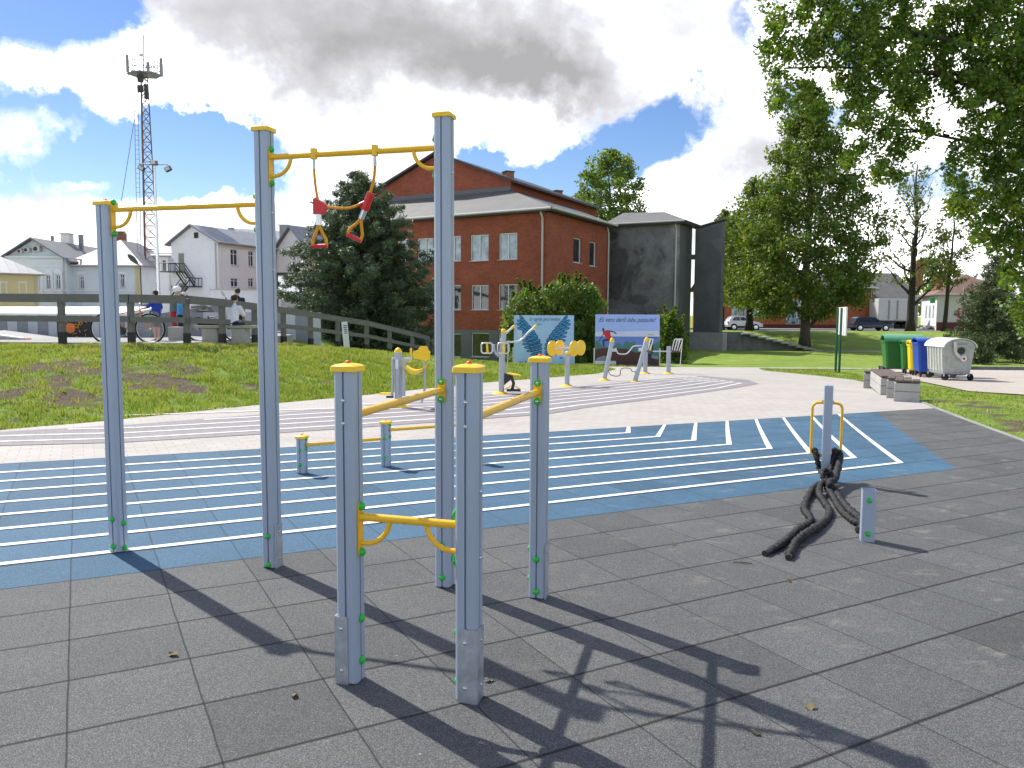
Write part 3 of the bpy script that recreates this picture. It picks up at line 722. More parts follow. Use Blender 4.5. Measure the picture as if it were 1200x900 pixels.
# ------------------------------------------------------------------ foreground exercise frame
TH = R(-16.3)
XP = Vector((math.cos(TH), math.sin(TH), 0)); YP = Vector((-math.sin(TH), math.cos(TH), 0))
def post_profile(w, c=0.012, g=0.0045, d=0.012):
    h = w/2; pts = []
    side = [(-h+c, -h), (-g, -h), (-g, -h+d), (g, -h+d), (g, -h), (h-c, -h)]
    for k in range(4):
        a = k*PI/2; ca, sa = round(math.cos(a)), round(math.sin(a))
        pts += [(x*ca-y*sa, x*sa+y*ca) for x, y in side]
    return pts
def dome_bolt(mb, c, ax, r=0.019, h=0.020):
    mb.lathe(c, [(r*1.0, 0.0), (r*1.02, 0.004), (r*0.96, h*0.45), (r*0.75, h*0.75), (r*0.42, h*0.94), (0.0005, h)], 14, ax)
def make_post(parent, x, y, z1, w=0.095, z0=0.012, button=True, cap=True):
    mb = MB(); mb.prism([(x+a, y+b) for a, b in post_profile(w)], z0, z1-0.03)
    p = mb.build('post', 'post_grey', parent)
    if cap:
        cb = MB(); n = 9; hw = w/2+0.009; zb = z1-0.034
        def sq(s_, z): return [(x+hw*s_*a, y+hw*s_*b, z) for a, b in ((-.9, -1), (0, -1), (.9, -1), (1, -.9), (1, 0), (1, .9), (.9, 1), (0, 1), (-.9, 1), (-1, .9), (-1, 0), (-1, -.9))]
        cb.loft([sq(0.93, zb), sq(1, zb), sq(1.0, zb+0.016), sq(0.97, zb+0.023), sq(0.7, zb+0.031), sq(0.3, zb+0.035), sq(0.02, zb+0.036)], True)
        cb.build('cap', 'yellow_plastic', p, smooth=True)
        if button:
            bb = MB(); bb.lathe((x, y, zb+0.034), [(0.013, 0), (0.013, 0.004), (0.010, 0.009), (0.004, 0.012), (0.0005, 0.0125)], 14); bb.build('cap_button', 'red_button', p, smooth=True)
    return p
FO = Vector((-1.55, 4.99, 0)) + YP*0.045
fr = thing('exercise_frame', 'large grey and yellow exercise frame with high pull-up bars and parallel bars', 'exercise frame', FO, TH)
PW = 0.095; H = PW/2
posts = {}
for nm, x, y, z in (('L', -1.194, -0.016, 2.365), ('T1', 0, 0, 2.775), ('T2', 1.193, -0.016, 2.78), ('A', 1.245, -1.30, 1.42), ('B', 1.80, -1.305, 1.43), ('C', 1.775, -0.03, 1.40)):
    posts[nm] = (make_post(fr, x, y, z, button=nm not in ('T1', 'T2')), x, y)
def bolts(nm, items):
    p, x, y = posts[nm]
    for face, z, kind in items:
        ax = {'f': (0, -1, 0), 'r': (1, 0, 0), 'l': (-1, 0, 0), 'b': (0, 1, 0)}[face]
        c = Vector((x, y, z)) + Vector(ax)*(H-0.001)
        mb = MB()
        if kind == 'g': dome_bolt(mb, c, ax); mb.build('bolt_cover', 'green_plastic', p, smooth=True)
        else: dome_bolt(mb, c, ax, 0.0085, 0.009); mb.build('bolt', 'bolt_steel', p, smooth=True)
bolts('L', [('f', .235, 'g'), ('f', .045, 'g'), ('r', .20, 'g'), ('r', .03, 'g')])
bolts('T1', [('f', .215, 'g'), ('f', .03, 'g'), ('r', 1.9, 's'), ('r', 2.25, 's')])
bolts('T2', [('f', .265, 'g'), ('f', .07, 'g'), ('r', .41, 'g'), ('r', .18, 'g'), ('r', 2.44, 's'), ('r', 2.20, 's'), ('l', 2.645, 'g'), ('l', 2.44, 'g')])
bolts('A', [('f', 1.262, 's'), ('f', 1.163, 's'), ('r', .295, 'g'), ('r', .105, 'g')])
bolts('B', [('f', 1.275, 's'), ('f', 1.175, 's'), ('l', .29, 'g'), ('l', .075, 'g'), ('l', .81, 'g'), ('l', .585, 'g'), ('r', .9, 's'), ('r', .62, 's')])
bolts('C', [('f', .24, 'g'), ('f', .05, 'g'), ('l', .285, 'g'), ('l', .11, 'g')])
# bars with end plates and curved braces (along x)
def bar_x(p0, p1, z, braces=True, r=0.0175):
    _, x0, y0 = posts[p0]; _, x1, y1 = posts[p1]; y = (y0+y1)/2
    a, b = x0+H, x1-H
    mb = MB(); mb.tube([(a+0.002, y, z), (b-0.002, y, z)], r, 14); br = mb.build('bar', 'yellow_paint', fr, smooth=True)
    for s, e in ((1, a), (-1, b)):
        pm = MB(); zb, zt = z-0.175, z+0.065
        outline = [(0.021*math.sin(t), zt-0.021+0.021*math.cos(t)) for t in [PI/2*(k/5) for k in range(-5, 6)]][::-1] + [(0.021*math.sin(t), zb+0.021-0.021*math.cos(t)) for t in [PI/2*(k/5) for k in range(-5, 6)]]
        pm.loft([[(e+s*0.001, y+q, zz) for q, zz in outline], [(e+s*0.007, y+q, zz) for q, zz in outline]], True)
        pl = pm.build('end_plate', 'yellow_paint', br, fixn=True)
        for zz in (z+0.047, z-0.157):
            gm = MB(); dome_bolt(gm, (e+s*0.006, y, zz), (s, 0, 0), 0.0195, 0.022); gm.build('bolt_cover', 'green_plastic', br, smooth=True)
        if braces:
            bm_ = MB(); bm_.tube([(e+s*0.004, y, z-0.115)] + arc((e+s*0.03, y, z-0.0), -PI/2, 0, 0.115, 12, (s, 0, 0), (0, 0, 1)), 0.0115, 12); bm_.build('brace', 'yellow_paint', br, smooth=True)
    return br
bar_x('L', 'T1', 2.305); bar_x('T1', 'T2', 2.585); bar_x('A', 'B', 0.752)
def bar_y(p0, p1, z, r=0.0195):
    _, x0, y0 = posts[p0]; _, x1, y1 = posts[p1]; a = y0+H; b = y1-H
    mb = MB(); mb.tube([(x0, a+.002, z), (x1, b-.002, z)], r, 14); br = mb.build('bar', 'yellow_paint', fr, smooth=True)
    for s, e, x in ((1, a, x0), (-1, b, x1)):
        pm = MB(); zb, zt = z-0.075, z+0.075; q_ = 0.024
        outline = [(q_*math.sin(t), zt-q_+q_*math.cos(t)) for t in [PI/2*(k/5) for k in range(-5, 6)]][::-1] + [(q_*math.sin(t), zb+q_-q_*math.cos(t)) for t in [PI/2*(k/5) for k in range(-5, 6)]]
        pm.loft([[(x+q, e+s*0.001, zz) for q, zz in outline], [(x+q, e+s*0.008, zz) for q, zz in outline]], True)
        pm.build('end_plate', 'yellow_paint', br, fixn=True)
        for zz in (z+0.052, z-0.052):
            gm = MB(); c = Vector((x, e+s*0.007, zz))
            gm.lathe(c, [(0.021, 0), (0.022, 0.005), (0.019, 0.013), (0.012, 0.015), (0.0115, 0.010), (0.0005, 0.010)], 16, (0, s, 0)); rg = gm.build('bolt_cover', 'green_plastic', br, smooth=True)
            nm_ = MB(); dome_bolt(nm_, c+Vector((0, s*0.009, 0)), (0, s, 0), 0.0095, 0.008); nm_.build('bolt', 'bolt_steel', br, smooth=True)
bar_y('A', 'T2', 1.19); bar_y('B', 'C', 1.20)
# galvanised feet: angles bolted to the post foot
def foot(nm, faces, z1):
    p, x, y = posts[nm]; mb = MB()
    t = 0.005
    for f in faces:
        if f == 'f': mb.box((x-0.006 if nm == 'A' else x+0.012, y-H-t/2-0.001, z1/2-0.01), (0.074 if nm == 'A' else 0.088, t, z1+0.02))
        if f == 'fl': mb.box((x-0.022, y-H-t/2-0.001, z1/2-0.012), (0.062, t, z1+0.02))
        if f == 'r': mb.box((x+H+t/2+0.001, y-0.004, z1/2-0.01), (t, 0.078, z1+0.02))
        if f == 'ret': mb.box((x-0.051, y-H+0.018, z1/2-0.012), (t, 0.05, z1+0.02))
    o = mb.build('foot_bracket', 'galvanised', p)
    for f in faces:
        for zz in (z1*0.82, z1*0.22):
            b = MB()
            if f in ('f', 'fl'): dome_bolt(b, (x+(0.0 if f == 'f' else -0.02), y-H-t, zz), (0, -1, 0), 0.009, 0.009)
            elif f == 'r': dome_bolt(b, (x+H+t, y, zz), (1, 0, 0), 0.008, 0.006)
            else: continue
            b.build('bolt', 'bolt_steel', o, smooth=True)
foot('T1', ['r'], 0.29); foot('A', ['fl', 'ret'], 0.315); foot('B', ['f', 'r'], 0.325); foot('C', ['r'], 0.33); 
for nm in ('T1', 'T2', 'A', 'B', 'C'):          # dark anchor in the gap below each post
    p, x, y = posts[nm]; mb = MB(); mb.box((x, y, 0.002), (0.07, 0.07, 0.03)); mb.build('anchor', 'slot_dark', p)

# gymnastic ring set hanging from the tall bar
gr = thing('gymnastic_rings', 'orange rope pull-up handles with red joints hanging from the tallest yellow bar', 'hanging rope handles', FO+XP*0.55+Vector((0, 0, 2.585)), TH)
def gx_(x, z, y=0.0): return (x-0.55, y-0.008, z-2.585)
for i, (xa, xc, zc, xh, zh, tilt) in enumerate(((0.35, 0.375, 2.275, 0.383, 2.04, 0.02), (0.754, 0.705, 2.295, 0.682, 2.075, 0.42))):
    mb = MB(); mb.tube([gx_(xa, 2.56), gx_(xa, 2.62)], 0.021, 14); mb.build('bar_clamp', 'yellow_plastic', gr, smooth=True)
    mb = MB(); mb.tube([gx_(xa, 2.50), gx_(xa, 2.57)], 0.010, 10); mb.build('ferrule', 'galvanised', gr, smooth=True)
    mb = MB(); mb.tube(smooth_path([gx_(xa, 2.51), gx_(xa+(xc-xa)*0.12, 2.44), gx_(xa+(xc-xa)*0.55, 2.36), gx_(xc, zc+0.03)], 6), 0.0085, 10); mb.build('rope', 'rope_yellow', gr, smooth=True)
    s = 1 if i == 0 else -1
    # direction of the hanging handle
    d = Vector((math.sin(-tilt if i else tilt), 0, -math.cos(tilt))); c = Vector(gx_(xc, zc)); side = Vector((-d.z, 0, d.x))*(1 if i == 0 else 1)
    mb = MB()
    if i == 0:
        mb.loft([[c+Vector((-0.026, e, 0.045)), c+Vector((0.0, e, 0.045)), c+Vector((0.055, e*0.7, 0.012)), c+Vector((0.065, e*0.6, 0)), c+Vector((0.055, e*0.7, -0.018)), c+Vector((0.03, e, -0.045)), c+Vector((-0.026, e, -0.045))] for e in (-0.02, 0.02)], True)
    else:
        mb.tube([c-d*0.055, c-d*0.02, c+d*0.02, c+d*0.055], 0.024, 12); mb.tube([c, c+Vector((-0.05, 0, -0.02))], 0.016, 10)
    mb.build('joint', 'red_plastic', gr, smooth=True, fixn=True)
    mb = MB(); mb.tube([c+d*0.045, c+d*0.11], 0.0175, 12); mb.build('sleeve', 'alu', gr, smooth=True)
    apex = c+d*0.105; w = 0.045
    hd = (Vector(gx_(xh, zh))-apex).length
    bl, br_ = apex+d*hd-side*w, apex+d*hd+side*w
    mb = MB(); mb.tube(smooth_path([apex, apex+d*0.035-side*0.014, apex+d*hd*0.72-side*w*1.02, bl], 5), 0.0095, 10); mb.tube(smooth_path([apex, apex+d*0.035+side*0.014, apex+d*hd*0.72+side*w*1.02, br_], 5), 0.0095, 10)
    mb.build('handle_loop', 'rope_yellow', gr, smooth=True)
    mb = MB(); mb.tube([bl-side*0.006, br_+side*0.006], 0.0125, 12); mb.build('grip', 'red_plastic', gr, smooth=True)
mb = MB(); mb.tube(smooth_path([gx_(0.42, 2.275), gx_(0.50, 2.265), gx_(0.58, 2.262), gx_(0.65, 2.28), gx_(0.675, 2.29)], 6), 0.0085, 10); mb.build('cross_rope', 'rope_yellow', gr, smooth=True)

# low push-up bars behind
LO = Vector((-2.14, 7.99, 0))+YP*0.04
lb = thing('push_up_bars', 'low set of grey posts joined by thin yellow bars on the blue rubber', 'exercise bars', LO, TH)
d2 = Vector((-1.35+2.14, 8.38-7.99, 0)); q2 = (d2.dot(XP), d2.dot(YP)); 
lp = [(0, 0, .40), (q2[0], q2[1], .50), (q2[0]*2.02, q2[1]*2.02, .60)]
for i, (x, y, z) in enumerate(lp):
    p = make_post(lb, x, y, z, w=0.09)
    for face, zz in (('f', z*0.62), ('f', 0.1), ('l', z*0.55), ('l', 0.1), ('r', z*0.9), ('r', z*0.66)):
        ax = {'f': (0, -1, 0), 'r': (1, 0, 0), 'l': (-1, 0, 0)}[face]; mb = MB(); dome_bolt(mb, Vector((x, y, zz))+Vector(ax)*0.044, ax, 0.018, 0.02); mb.build('bolt_cover', 'green_plastic', p, smooth=True)
for i in range(2):
    x0, y0, z0 = lp[i]; x1, y1, z1 = lp[i+1]; zz = z0-0.10
    mb = MB(); mb.tube([(x0+.045, y0, zz), (x1-.045, y1, zz)], 0.0165, 12); b_ = mb.build('bar', 'yellow_paint', lb, smooth=True)
    mb = MB(); mb.box((x1-.048, y1, zz), (.006, .04, .15)); mb.build('end_plate', 'yellow_paint', b_)

# rope trainer post with loop
RO = Vector((3.10, 7.79, 0))
rt = thing('rope_anchor_post', 'knee-high-looped grey post with a yellow tube loop holding the black ropes', 'exercise post', RO, TH)
mb = MB(); mb.box((0, 0, .4765), (.08, .08, .953), bevel=.004); mb.build('post', 'post_grey', rt)
def rloop(w, z0, z1, r, y): 
    pts = [(-w, y, z0+r), (-w, y, z1-r)] + arc((-w+r, y, z1-r), PI, PI/2, r, 6, (1, 0, 0), (0, 0, 1))[1:] + arc((w-r, y, z1-r), PI/2, 0, r, 6, (1, 0, 0), (0, 0, 1)) + [(w, y, z0+r)] + arc((w-r, y, z0+r), 0, -PI/2, r, 6, (1, 0, 0), (0, 0, 1))[1:] + arc((-w+r, y, z0+r), -PI/2, -PI, r, 6, (1, 0, 0), (0, 0, 1))
    return pts
mb = MB(); mb.tube(rloop(0.138, 0.245, 0.775, 0.055, 0.055), 0.0135, 10); mb.build('loop', 'yellow_paint', rt, smooth=True)
mb = MB(); mb.box((0, 0.045, .785), (.115, .02, .035)); mb.box((0, 0.045, .255), (.11, .02, .03)); mb.build('loop_bracket', 'yellow_paint', rt)
SO = Vector((2.59, 5.70, 0))
sp_ = thing('short_post', 'short open-topped grey post with two green bolt covers beside the black ropes', 'exercise post', SO, TH)
mb = MB(); mb.prism([(-.045, -.045), (.045, -.045), (.045, .045), (-.045, .045)], 0.0, .385)
mb.f.pop(); po = mb.build('post', 'post_grey', sp_)
mb = MB(); mb.box((0, 0, .33), (.078, .078, .004)); mb.build('inner_plate', 'alu', sp_)
for zz in (.31, .065):
    mb = MB(); dome_bolt(mb, (0, -.045, zz), (0, -1, 0), 0.019, 0.022); mb.build('bolt_cover', 'green_plastic', po, smooth=True)

# black battle ropes
m, nt, b = nmat('rope_black', 0.75); tc = N(nt, 'ShaderNodeTexCoord')
n1 = N(nt, 'ShaderNodeTexNoise', Scale=60.0, Detail=4.0, Roughness=0.75); L(nt, tc.outputs['Object'], n1.inputs['Vector'])
r_ = ramp(nt, [(0.40, (0.004, 0.004, 0.005)), (0.55, (0.012, 0.012, 0.013)), (0.70, (0.10, 0.10, 0.095))], n1.outputs[0]); L(nt, r_.outputs[0], b.inputs['Base Color'])
bp = N(nt, 'ShaderNodeBump', Strength=0.8, Distance=0.01); L(nt, n1.outputs[0], bp.inputs['Height']); L(nt, bp.outputs[0], b.inputs['Normal']); MT['rope_black'] = m
S('rope_end', (0.02, 0.02, 0.022), rough=0.4)
def gpt(px, py, z):     # ground contact point lifted to height z
    d = ray(px, py); t = (z-CAMH)/d.z; return Vector((d.x*t, d.y*t, z))
def rope(pts, r, rnd, wr=0.28):
    P = smooth_path(pts, 26); n = len(P); rad = []
    s = 0
    for i in range(n):
        if i: s += (P[i]-P[i-1]).length
        rad.append(r*(1+wr*mnoise.noise(Vector((s*38, rnd, 0)))+wr*0.9*(abs(math.sin(s*170+4*mnoise.noise(Vector((s*9, rnd, 4)))))-.6)))
    mb = MB(); mb.tube(P, r, 12, True, rad)
    s = 0
    for i in range(n):
        if i: s += (P[i]-P[i-1]).length
        for k in range(12):
            v = Vector(mb.v[i*12+k]); th = 2*PI*k/12
            q = 1+.15*math.sin(2*th+s*95)+.16*mnoise.noise(v*55)
            mb.v[i*12+k] = tuple(P[i]+(v-P[i])*q)
    return mb
K = Vector(RO)
lpL = RO+XP*(-0.10)+YP*0.055+Vector((0, 0, .25)); lpR = RO+XP*0.10+YP*0.055+Vector((0, 0, .26))
rad = 0.026
kn = gpt(968, 563, 0.10)
for nm, lab, strands in (('battle_rope', 'black sleeved battle rope whose two worn ends lie on the tiles towards the camera',
      [([lpL+Vector((0, .03, .04)), lpL+Vector((0, -.02, .035)), lpL+Vector((.01, -.05, -.05)), gpt(962, 552, .10), kn, gpt(955, 570, .05), gpt(946, 585, rad), gpt(943, 597, rad), gpt(950, 608, rad), gpt(947, 614, rad), gpt(935, 621, rad+.0), gpt(924, 631, rad), gpt(914, 639, rad), gpt(903, 645, rad)], 1),
       ([lpR+Vector((-.01, .03, .03)), lpR+Vector((-.02, -.02, .05)), lpR+Vector((-.045, -.05, -.03)), gpt(971, 557, .10), gpt(962, 568, .09), gpt(960, 578, .05), gpt(966, 589, rad), gpt(972, 598, rad), gpt(970, 607, rad), gpt(960, 616, rad+.01), gpt(945, 625, rad+.02), gpt(934, 634, rad+.01), gpt(929, 643, rad), gpt(925, 651, rad)], 2)]),
    ('battle_rope', 'black sleeved battle rope running from the knot to a bunched heap behind the short post',
      [([lpR+Vector((.0, .03, .02)), lpR+Vector((.02, -.02, .03)), gpt(982, 545, .17), gpt(978, 555, .13), gpt(968, 561, .12), gpt(969, 570, .07), gpt(976, 582, .04), gpt(985, 597, rad), gpt(996, 608, rad), gpt(1006, 613, rad+.01), gpt(1013, 612, rad+.03)], 3),
       ([lpR+Vector((.012, .035, .02)), lpR+Vector((.035, -.01, .0)), gpt(979, 560, .12), gpt(972, 566, .12), gpt(979, 576, .05), gpt(988, 589, rad), gpt(998, 600, rad+.01), gpt(1007, 607, rad+.02), gpt(1012, 617, rad), gpt(1006, 622, rad)], 4)])):
    t = thing(nm, lab, 'rope', (kn.x, kn.y, 0), 0, 'battle ropes')
    for pts, rn in strands:
        rope(pts, rad if rn != 4 else rad*1.1, rn*7.3).build('sleeve', 'rope_black', t, smooth='all', world=True)
        e, d = pts[-1], (pts[-1]-pts[-2]).normalized()
        if rn < 3: mb = MB(); mb.tube([e-d*0.01, e+d*0.10 if rn == 1 else e+d*0.055], 0.021, 12); mb.build('end_cap', 'rope_end', t, smooth=True, world=True)
    if strands[0][1] == 1:
        mb = rope([kn+Vector((math.cos(a)*0.045, math.sin(a)*0.03-0.02, 0.02+0.035*math.sin(a)+0.004*k)) for k, a in enumerate([PI*2*j/9 for j in range(13)])], 0.017, 9); mb.build('knot', 'rope_black', t, smooth='all', world=True)

# ------------------------------------------------------------------ outdoor gym machines
def gz(px, py): p = gp(px, py); return p
def foot_disc(parent, x=0, y=0, r=0.17):
    mb = MB(); mb.lathe((x, y, 0), [(r, 0.0), (r, 0.012), (r*0.62, 0.05), (r*0.45, 0.06), (r*0.42, 0.06)], 20); return mb.build('base_cover', 'yellow_plastic', parent, smooth=True)
def pillar(parent, x, y, h, r=0.062, z0=0.0, lean=(0, 0)):
    mb = MB(); mb.tube([(x, y, z0), (x+lean[0], y+lean[1], h)], r, 16); p = mb.build('pillar', 'machine_grey', parent, smooth=True)
    mb = MB(); mb.lathe((x+lean[0], y+lean[1], h-0.01), [(r*1.12, 0), (r*1.12, 0.035), (r*0.8, 0.085), (r*0.3, 0.12), (0.001, 0.125)], 16); mb.build('cap', 'yellow_plastic', p, smooth=True)
    return p
# 1 leg press / glider with seat at left
b0 = gz(467, 477); k1 = b0.y/F      # metres per photo pixel there
g1 = thing('leg_press', 'grey outdoor leg press machine with yellow seat and backrest at the grass bank', 'exercise machine', b0, 0, 'outdoor gym machines')
U = lambda px, py, dy=0: Vector(((px-467)*k1, dy, (477-py)*k1))
foot_disc(g1, r=0.19); 
mb = MB(); mb.tube([(0, 0, 0), (0, 0, U(0, 412).z)], 0.066, 16); p = mb.build('pillar', 'machine_grey', g1, smooth=True)
mb = MB(); mb.lathe((0, 0, U(0, 412.5).z), [(.070, 0), (.070, .02), (.045, .06), (.01, .085), (.001, .087)], 16); mb.build('cap', 'yellow_plastic', p, smooth=True)
mb = MB(); mb.box((-0.015, -0.067, U(0, 426).z), (.05, .004, .16)); mb.build('label_plate', 'white_paint', p)
mb = MB(); mb.tube([U(459.5, 420), U(481, 420)], .022, 10); mb.build('axle', 'light_tube', g1, smooth=True)
for px, dy in ((461, -.05), (475, -.12)):
    mb = MB(); mb.tube([U(px, 420, dy), U(px, 440, dy), U(px-.8, 463, dy)], .024 if px == 461 else .03, 10); a = mb.build('swing_arm', 'machine_grey', g1, smooth=True)
mb = MB(); mb.box(U(452, 461), (.19, .2, .02)); mb.build('foot_plate', 'yellow_plastic', g1)
mb = MB(); mb.box(U(457, 465), (.12, .1, .03)); mb.build('foot_bracket', 'dark_metal', g1)
mb = MB(); mb.tube(smooth_path([U(474, 421), U(480, 423.5), U(482, 420), U(482, 414)], 4), .013, 8); h_ = mb.build('handle', 'light_tube', g1, smooth=True)
mb = MB(); mb.tube([U(482, 415.5), U(482, 407.5)], .020, 10); mb.build('grip', 'yellow_plastic', h_, smooth=True)
mb = MB(); mb.tube([U(498, 456), U(498, 421)], .022, 10); mb.tube([U(486, 437.5), U(498, 437.5)], .022, 10); mb.tube([U(498, 456), U(494, 472)], .022, 10); mb.build('seat_post', 'machine_grey', g1, smooth=True)
st = []
for i in range(9):
    t = i/8; px = 476+24*t; py = 430-1+6.5*math.sin(PI*t)*0.85-1.0*t
    st.append([U(px, py, -.2)+Vector((0, 0, .012)), U(px, py, .2)+Vector((0, 0, .012)), U(px, py, .2)-Vector((0, 0, .05 if 1 < i < 7 else .02)), U(px, py, -.2)-Vector((0, 0, .05 if 1 < i < 7 else .02))])
mb = MB(); mb.loft(st, True); mb.build('seat', 'yellow_plastic', g1, smooth=True, fixn=True)
bo = [(485, 419), (484.8, 411), (490, 409.5), (493, 405), (501, 405), (502.8, 410), (505, 411.5), (503.5, 421), (500, 422.2)]
mb = MB(); mb.loft([[U(x, y, e) for x, y in bo] for e in (-.03, .015)], True); mb.build('backrest', 'yellow_plastic', g1, fixn=True)
# 2 arm machine with steering loops, arms and waist twister
b0 = gz(586, 462); k2 = b0.y/F
g2 = thing('arm_trainer', 'tall grey machine with steering loops and raised yellow-tipped arms beside the wings board', 'exercise machine', b0, 0, 'outdoor gym machines')
U = lambda px, py, dy=0: Vector(((px-586)*k2, dy, (462-py)*k2))
foot_disc(g2, r=0.19); 
mb = MB(); mb.tube([U(587.5, 462), U(588, 420), U(590, 390)], .062, 14, radii=[.062, .062, .055]); p = mb.build('pillar', 'machine_grey', g2, smooth=True)
mb = MB(); mb.ball(U(590, 388), .062, sc=(1, 1, .9)); mb.build('cap', 'yellow_plastic', p, smooth=True)
mb = MB(); mb.tube(smooth_path([U(592, 400.5), U(604, 400), U(611, 397.5), U(618, 390), U(627, 382)], 5), .021, 10); a = mb.build('arm', 'light_tube', g2, smooth=True)
mb = MB(); mb.tube([U(624.5, 384.3), U(628, 381)], .027, 10); mb.build('grip', 'yellow_plastic', a, smooth=True)
mb = MB(); mb.tube(smooth_path([U(586, 399, .2), U(590, 393, .2), U(601, 383, .2)], 4), .021, 10); a = mb.build('arm', 'light_tube', g2, smooth=True)
mb = MB(); mb.tube([U(599, 384.6, .2), U(602.5, 381.5, .2)], .027, 10); mb.build('grip', 'yellow_plastic', a, smooth=True)
def sqloop(x0, y0, x1, y1, r, dy):
    def q(cx, cy, a0, a1): return [U(cx, cy, dy)+Vector((math.cos(a), 0, math.sin(a)))*r*k2 for a in [a0+(a1-a0)*i/4 for i in range(5)]]
    pts = q(x0+r, y0+r, PI, PI/2)+q(x1-r, y0+r, PI/2, 0)+q(x1-r, y1-r, 0, -PI/2)+q(x0+r, y1-r, -PI/2, -PI); pts.append(pts[0]); return pts
for x0, x1 in ((564, 577), (583, 596)):
    mb = MB(); mb.tube(sqloop(x0, 401.5, x1, 413.5, 3, -.1), .016, 8); w_ = mb.build('hand_loop', 'light_tube', g2, smooth=True)
    mb = MB(); mb.tube([U((x0+x1)/2, 401, -.11), U((x0+x1)/2+1, 414, -.11)], .022, 8); mb.build('grip', 'yellow_plastic', w_, smooth=True)
mb = MB(); mb.tube(smooth_path([U(578.5, 403, -.05), U(579, 410, -.05), U(583, 415.5, -.05), U(588, 416.5, 0)], 5), .03, 10); mb.tube([U(595, 404, -.1), U(595, 418, -.1), U(593, 436, -.05)], .012, 8); mb.build('bracket', 'machine_grey', g2, smooth=True)
mb = MB(); mb.loft([[U(x, y, e) for x, y in ((590, 436), (600, 441), (597, 446), (590, 452))] for e in (-.02, .02)], True); mb.tube([U(598, 438), U(602, 449), U(600, 457)], .035, 10); mb.build('twister_stem', 'dark_metal', g2, smooth=True, fixn=True)
mb = MB(); mb.lathe(U(602, 440), [(.02, 0), (.14, .015), (.15, .03), (.13, .045), (.0005, .05)], 18, (0.15, 0, 1)); mb.build('pad', 'yellow_plastic', g2, smooth=True)
mb = MB(); mb.box(U(602, 457), (.30, .25, .035)); mb.build('step', 'dark_metal', g2)
for px in (595, 607): mb = MB(); mb.box(U(px, 454), (.13, .12, .02), ax=(Vector((.85, 0, .5 if px < 600 else -.5)).normalized(), Vector((0, 1, 0)), Vector((-.5 if px < 600 else .5, 0, .85)).normalized())); mb.build('foot_pad', 'yellow_plastic', g2)
# 3 hand discs
b0 = gz(664, 453); k3 = b0.y/F
g3 = thing('disc_trainer', 'grey post with four yellow turning discs in front of the wings board', 'exercise machine', b0, 0, 'outdoor gym machines')
U = lambda px, py, dy=0: Vector(((px-664)*k3, dy, (453-py)*k3))
foot_disc(g3, r=0.18)
mb = MB(); mb.tube([U(664.5, 453), U(664.5, 414)], .062, 14); p = mb.build('pillar', 'machine_grey', g3, smooth=True)
mb = MB(); mb.lathe(U(664.5, 414.5), [(.064, 0), (.064, .03), (.04, .06), (.001, .075)], 14); mb.build('cap', 'yellow_plastic', p, smooth=True)
mb = MB(); mb.tube([U(648, 408, -.1), U(676, 407.2, -.1)], .026, 10); mb.tube(smooth_path([U(658.5, 408, 0), U(659, 415, 0), U(664, 418.5, 0), U(669, 415, 0), U(670, 408, 0)], 4), .018, 8); mb.build('axle', 'light_tube', g3, smooth=True)
for px, dy in ((646.5, -.1), (656.5, .35), (672, -.1), (681.5, .35)):
    c = U(px, 408, dy); ax = Vector((math.cos(R(-42)), math.sin(R(-42)), 0))
    mb = MB(); mb.lathe(c-ax*.02, [(.02, -.01), (.18, 0), (.195, .012), (.195, .03), (.17, .042), (.0005, .045)], 28, ax); mb.build('disc', 'yellow_plastic', g3, smooth=True)
mb = MB(); mb.tube([U(656.5, 408, .35), U(681.5, 407.5, .35)], .02, 8); mb.build('rear_axle', 'yellow_plastic', g3, smooth=True)
# 4 slanted posts with cranked bars
b0 = gz(708, 446); b1 = gz(744, 447.5)
g4 = thing('leaning_crank_bars', 'pair of leaning grey posts joined by a bent hand bar before the poster board', 'exercise machine', b0, 0, 'outdoor gym machines')
k4 = b0.y/F
for bb, dx in ((Vector((0, 0, 0)), 8.5), (b1-b0, 12.5)):
    foot_disc(g4, bb.x, bb.y, .17); pillar(g4, bb.x, bb.y, 1.12 if dx < 10 else 1.16, .062, bb.z, (dx*k4, 0))
U = lambda px, py, dy=0: Vector(((px-708)*k4, dy, (446-py)*k4))
mb = MB(); mb.tube(smooth_path([U(716, 410.5), U(722, 410.5), U(724, 414), U(733, 414.5), U(738, 410), U(742, 405.5), U(752, 405), U(752, 409), U(756, 409.5)], 4), .019, 8); mb.build('crank_bar', 'light_tube', g4, smooth=True)
mb = MB(); mb.tube([U(716, 410), U(722, 410)], .045, 10); mb.tube([U(748, 409.5), U(756, 409.5)], .045, 10); mb.build('hub', 'light_tube', g4, smooth=True)
mb = MB(); mb.tube(smooth_path([U(712, 433), U(716, 439.5), U(726, 440), U(728, 432), U(738, 431.5), U(741, 435), U(750, 435.5)], 4), .012, 8); mb.build('foot_crank', 'rust', g4, smooth=True)
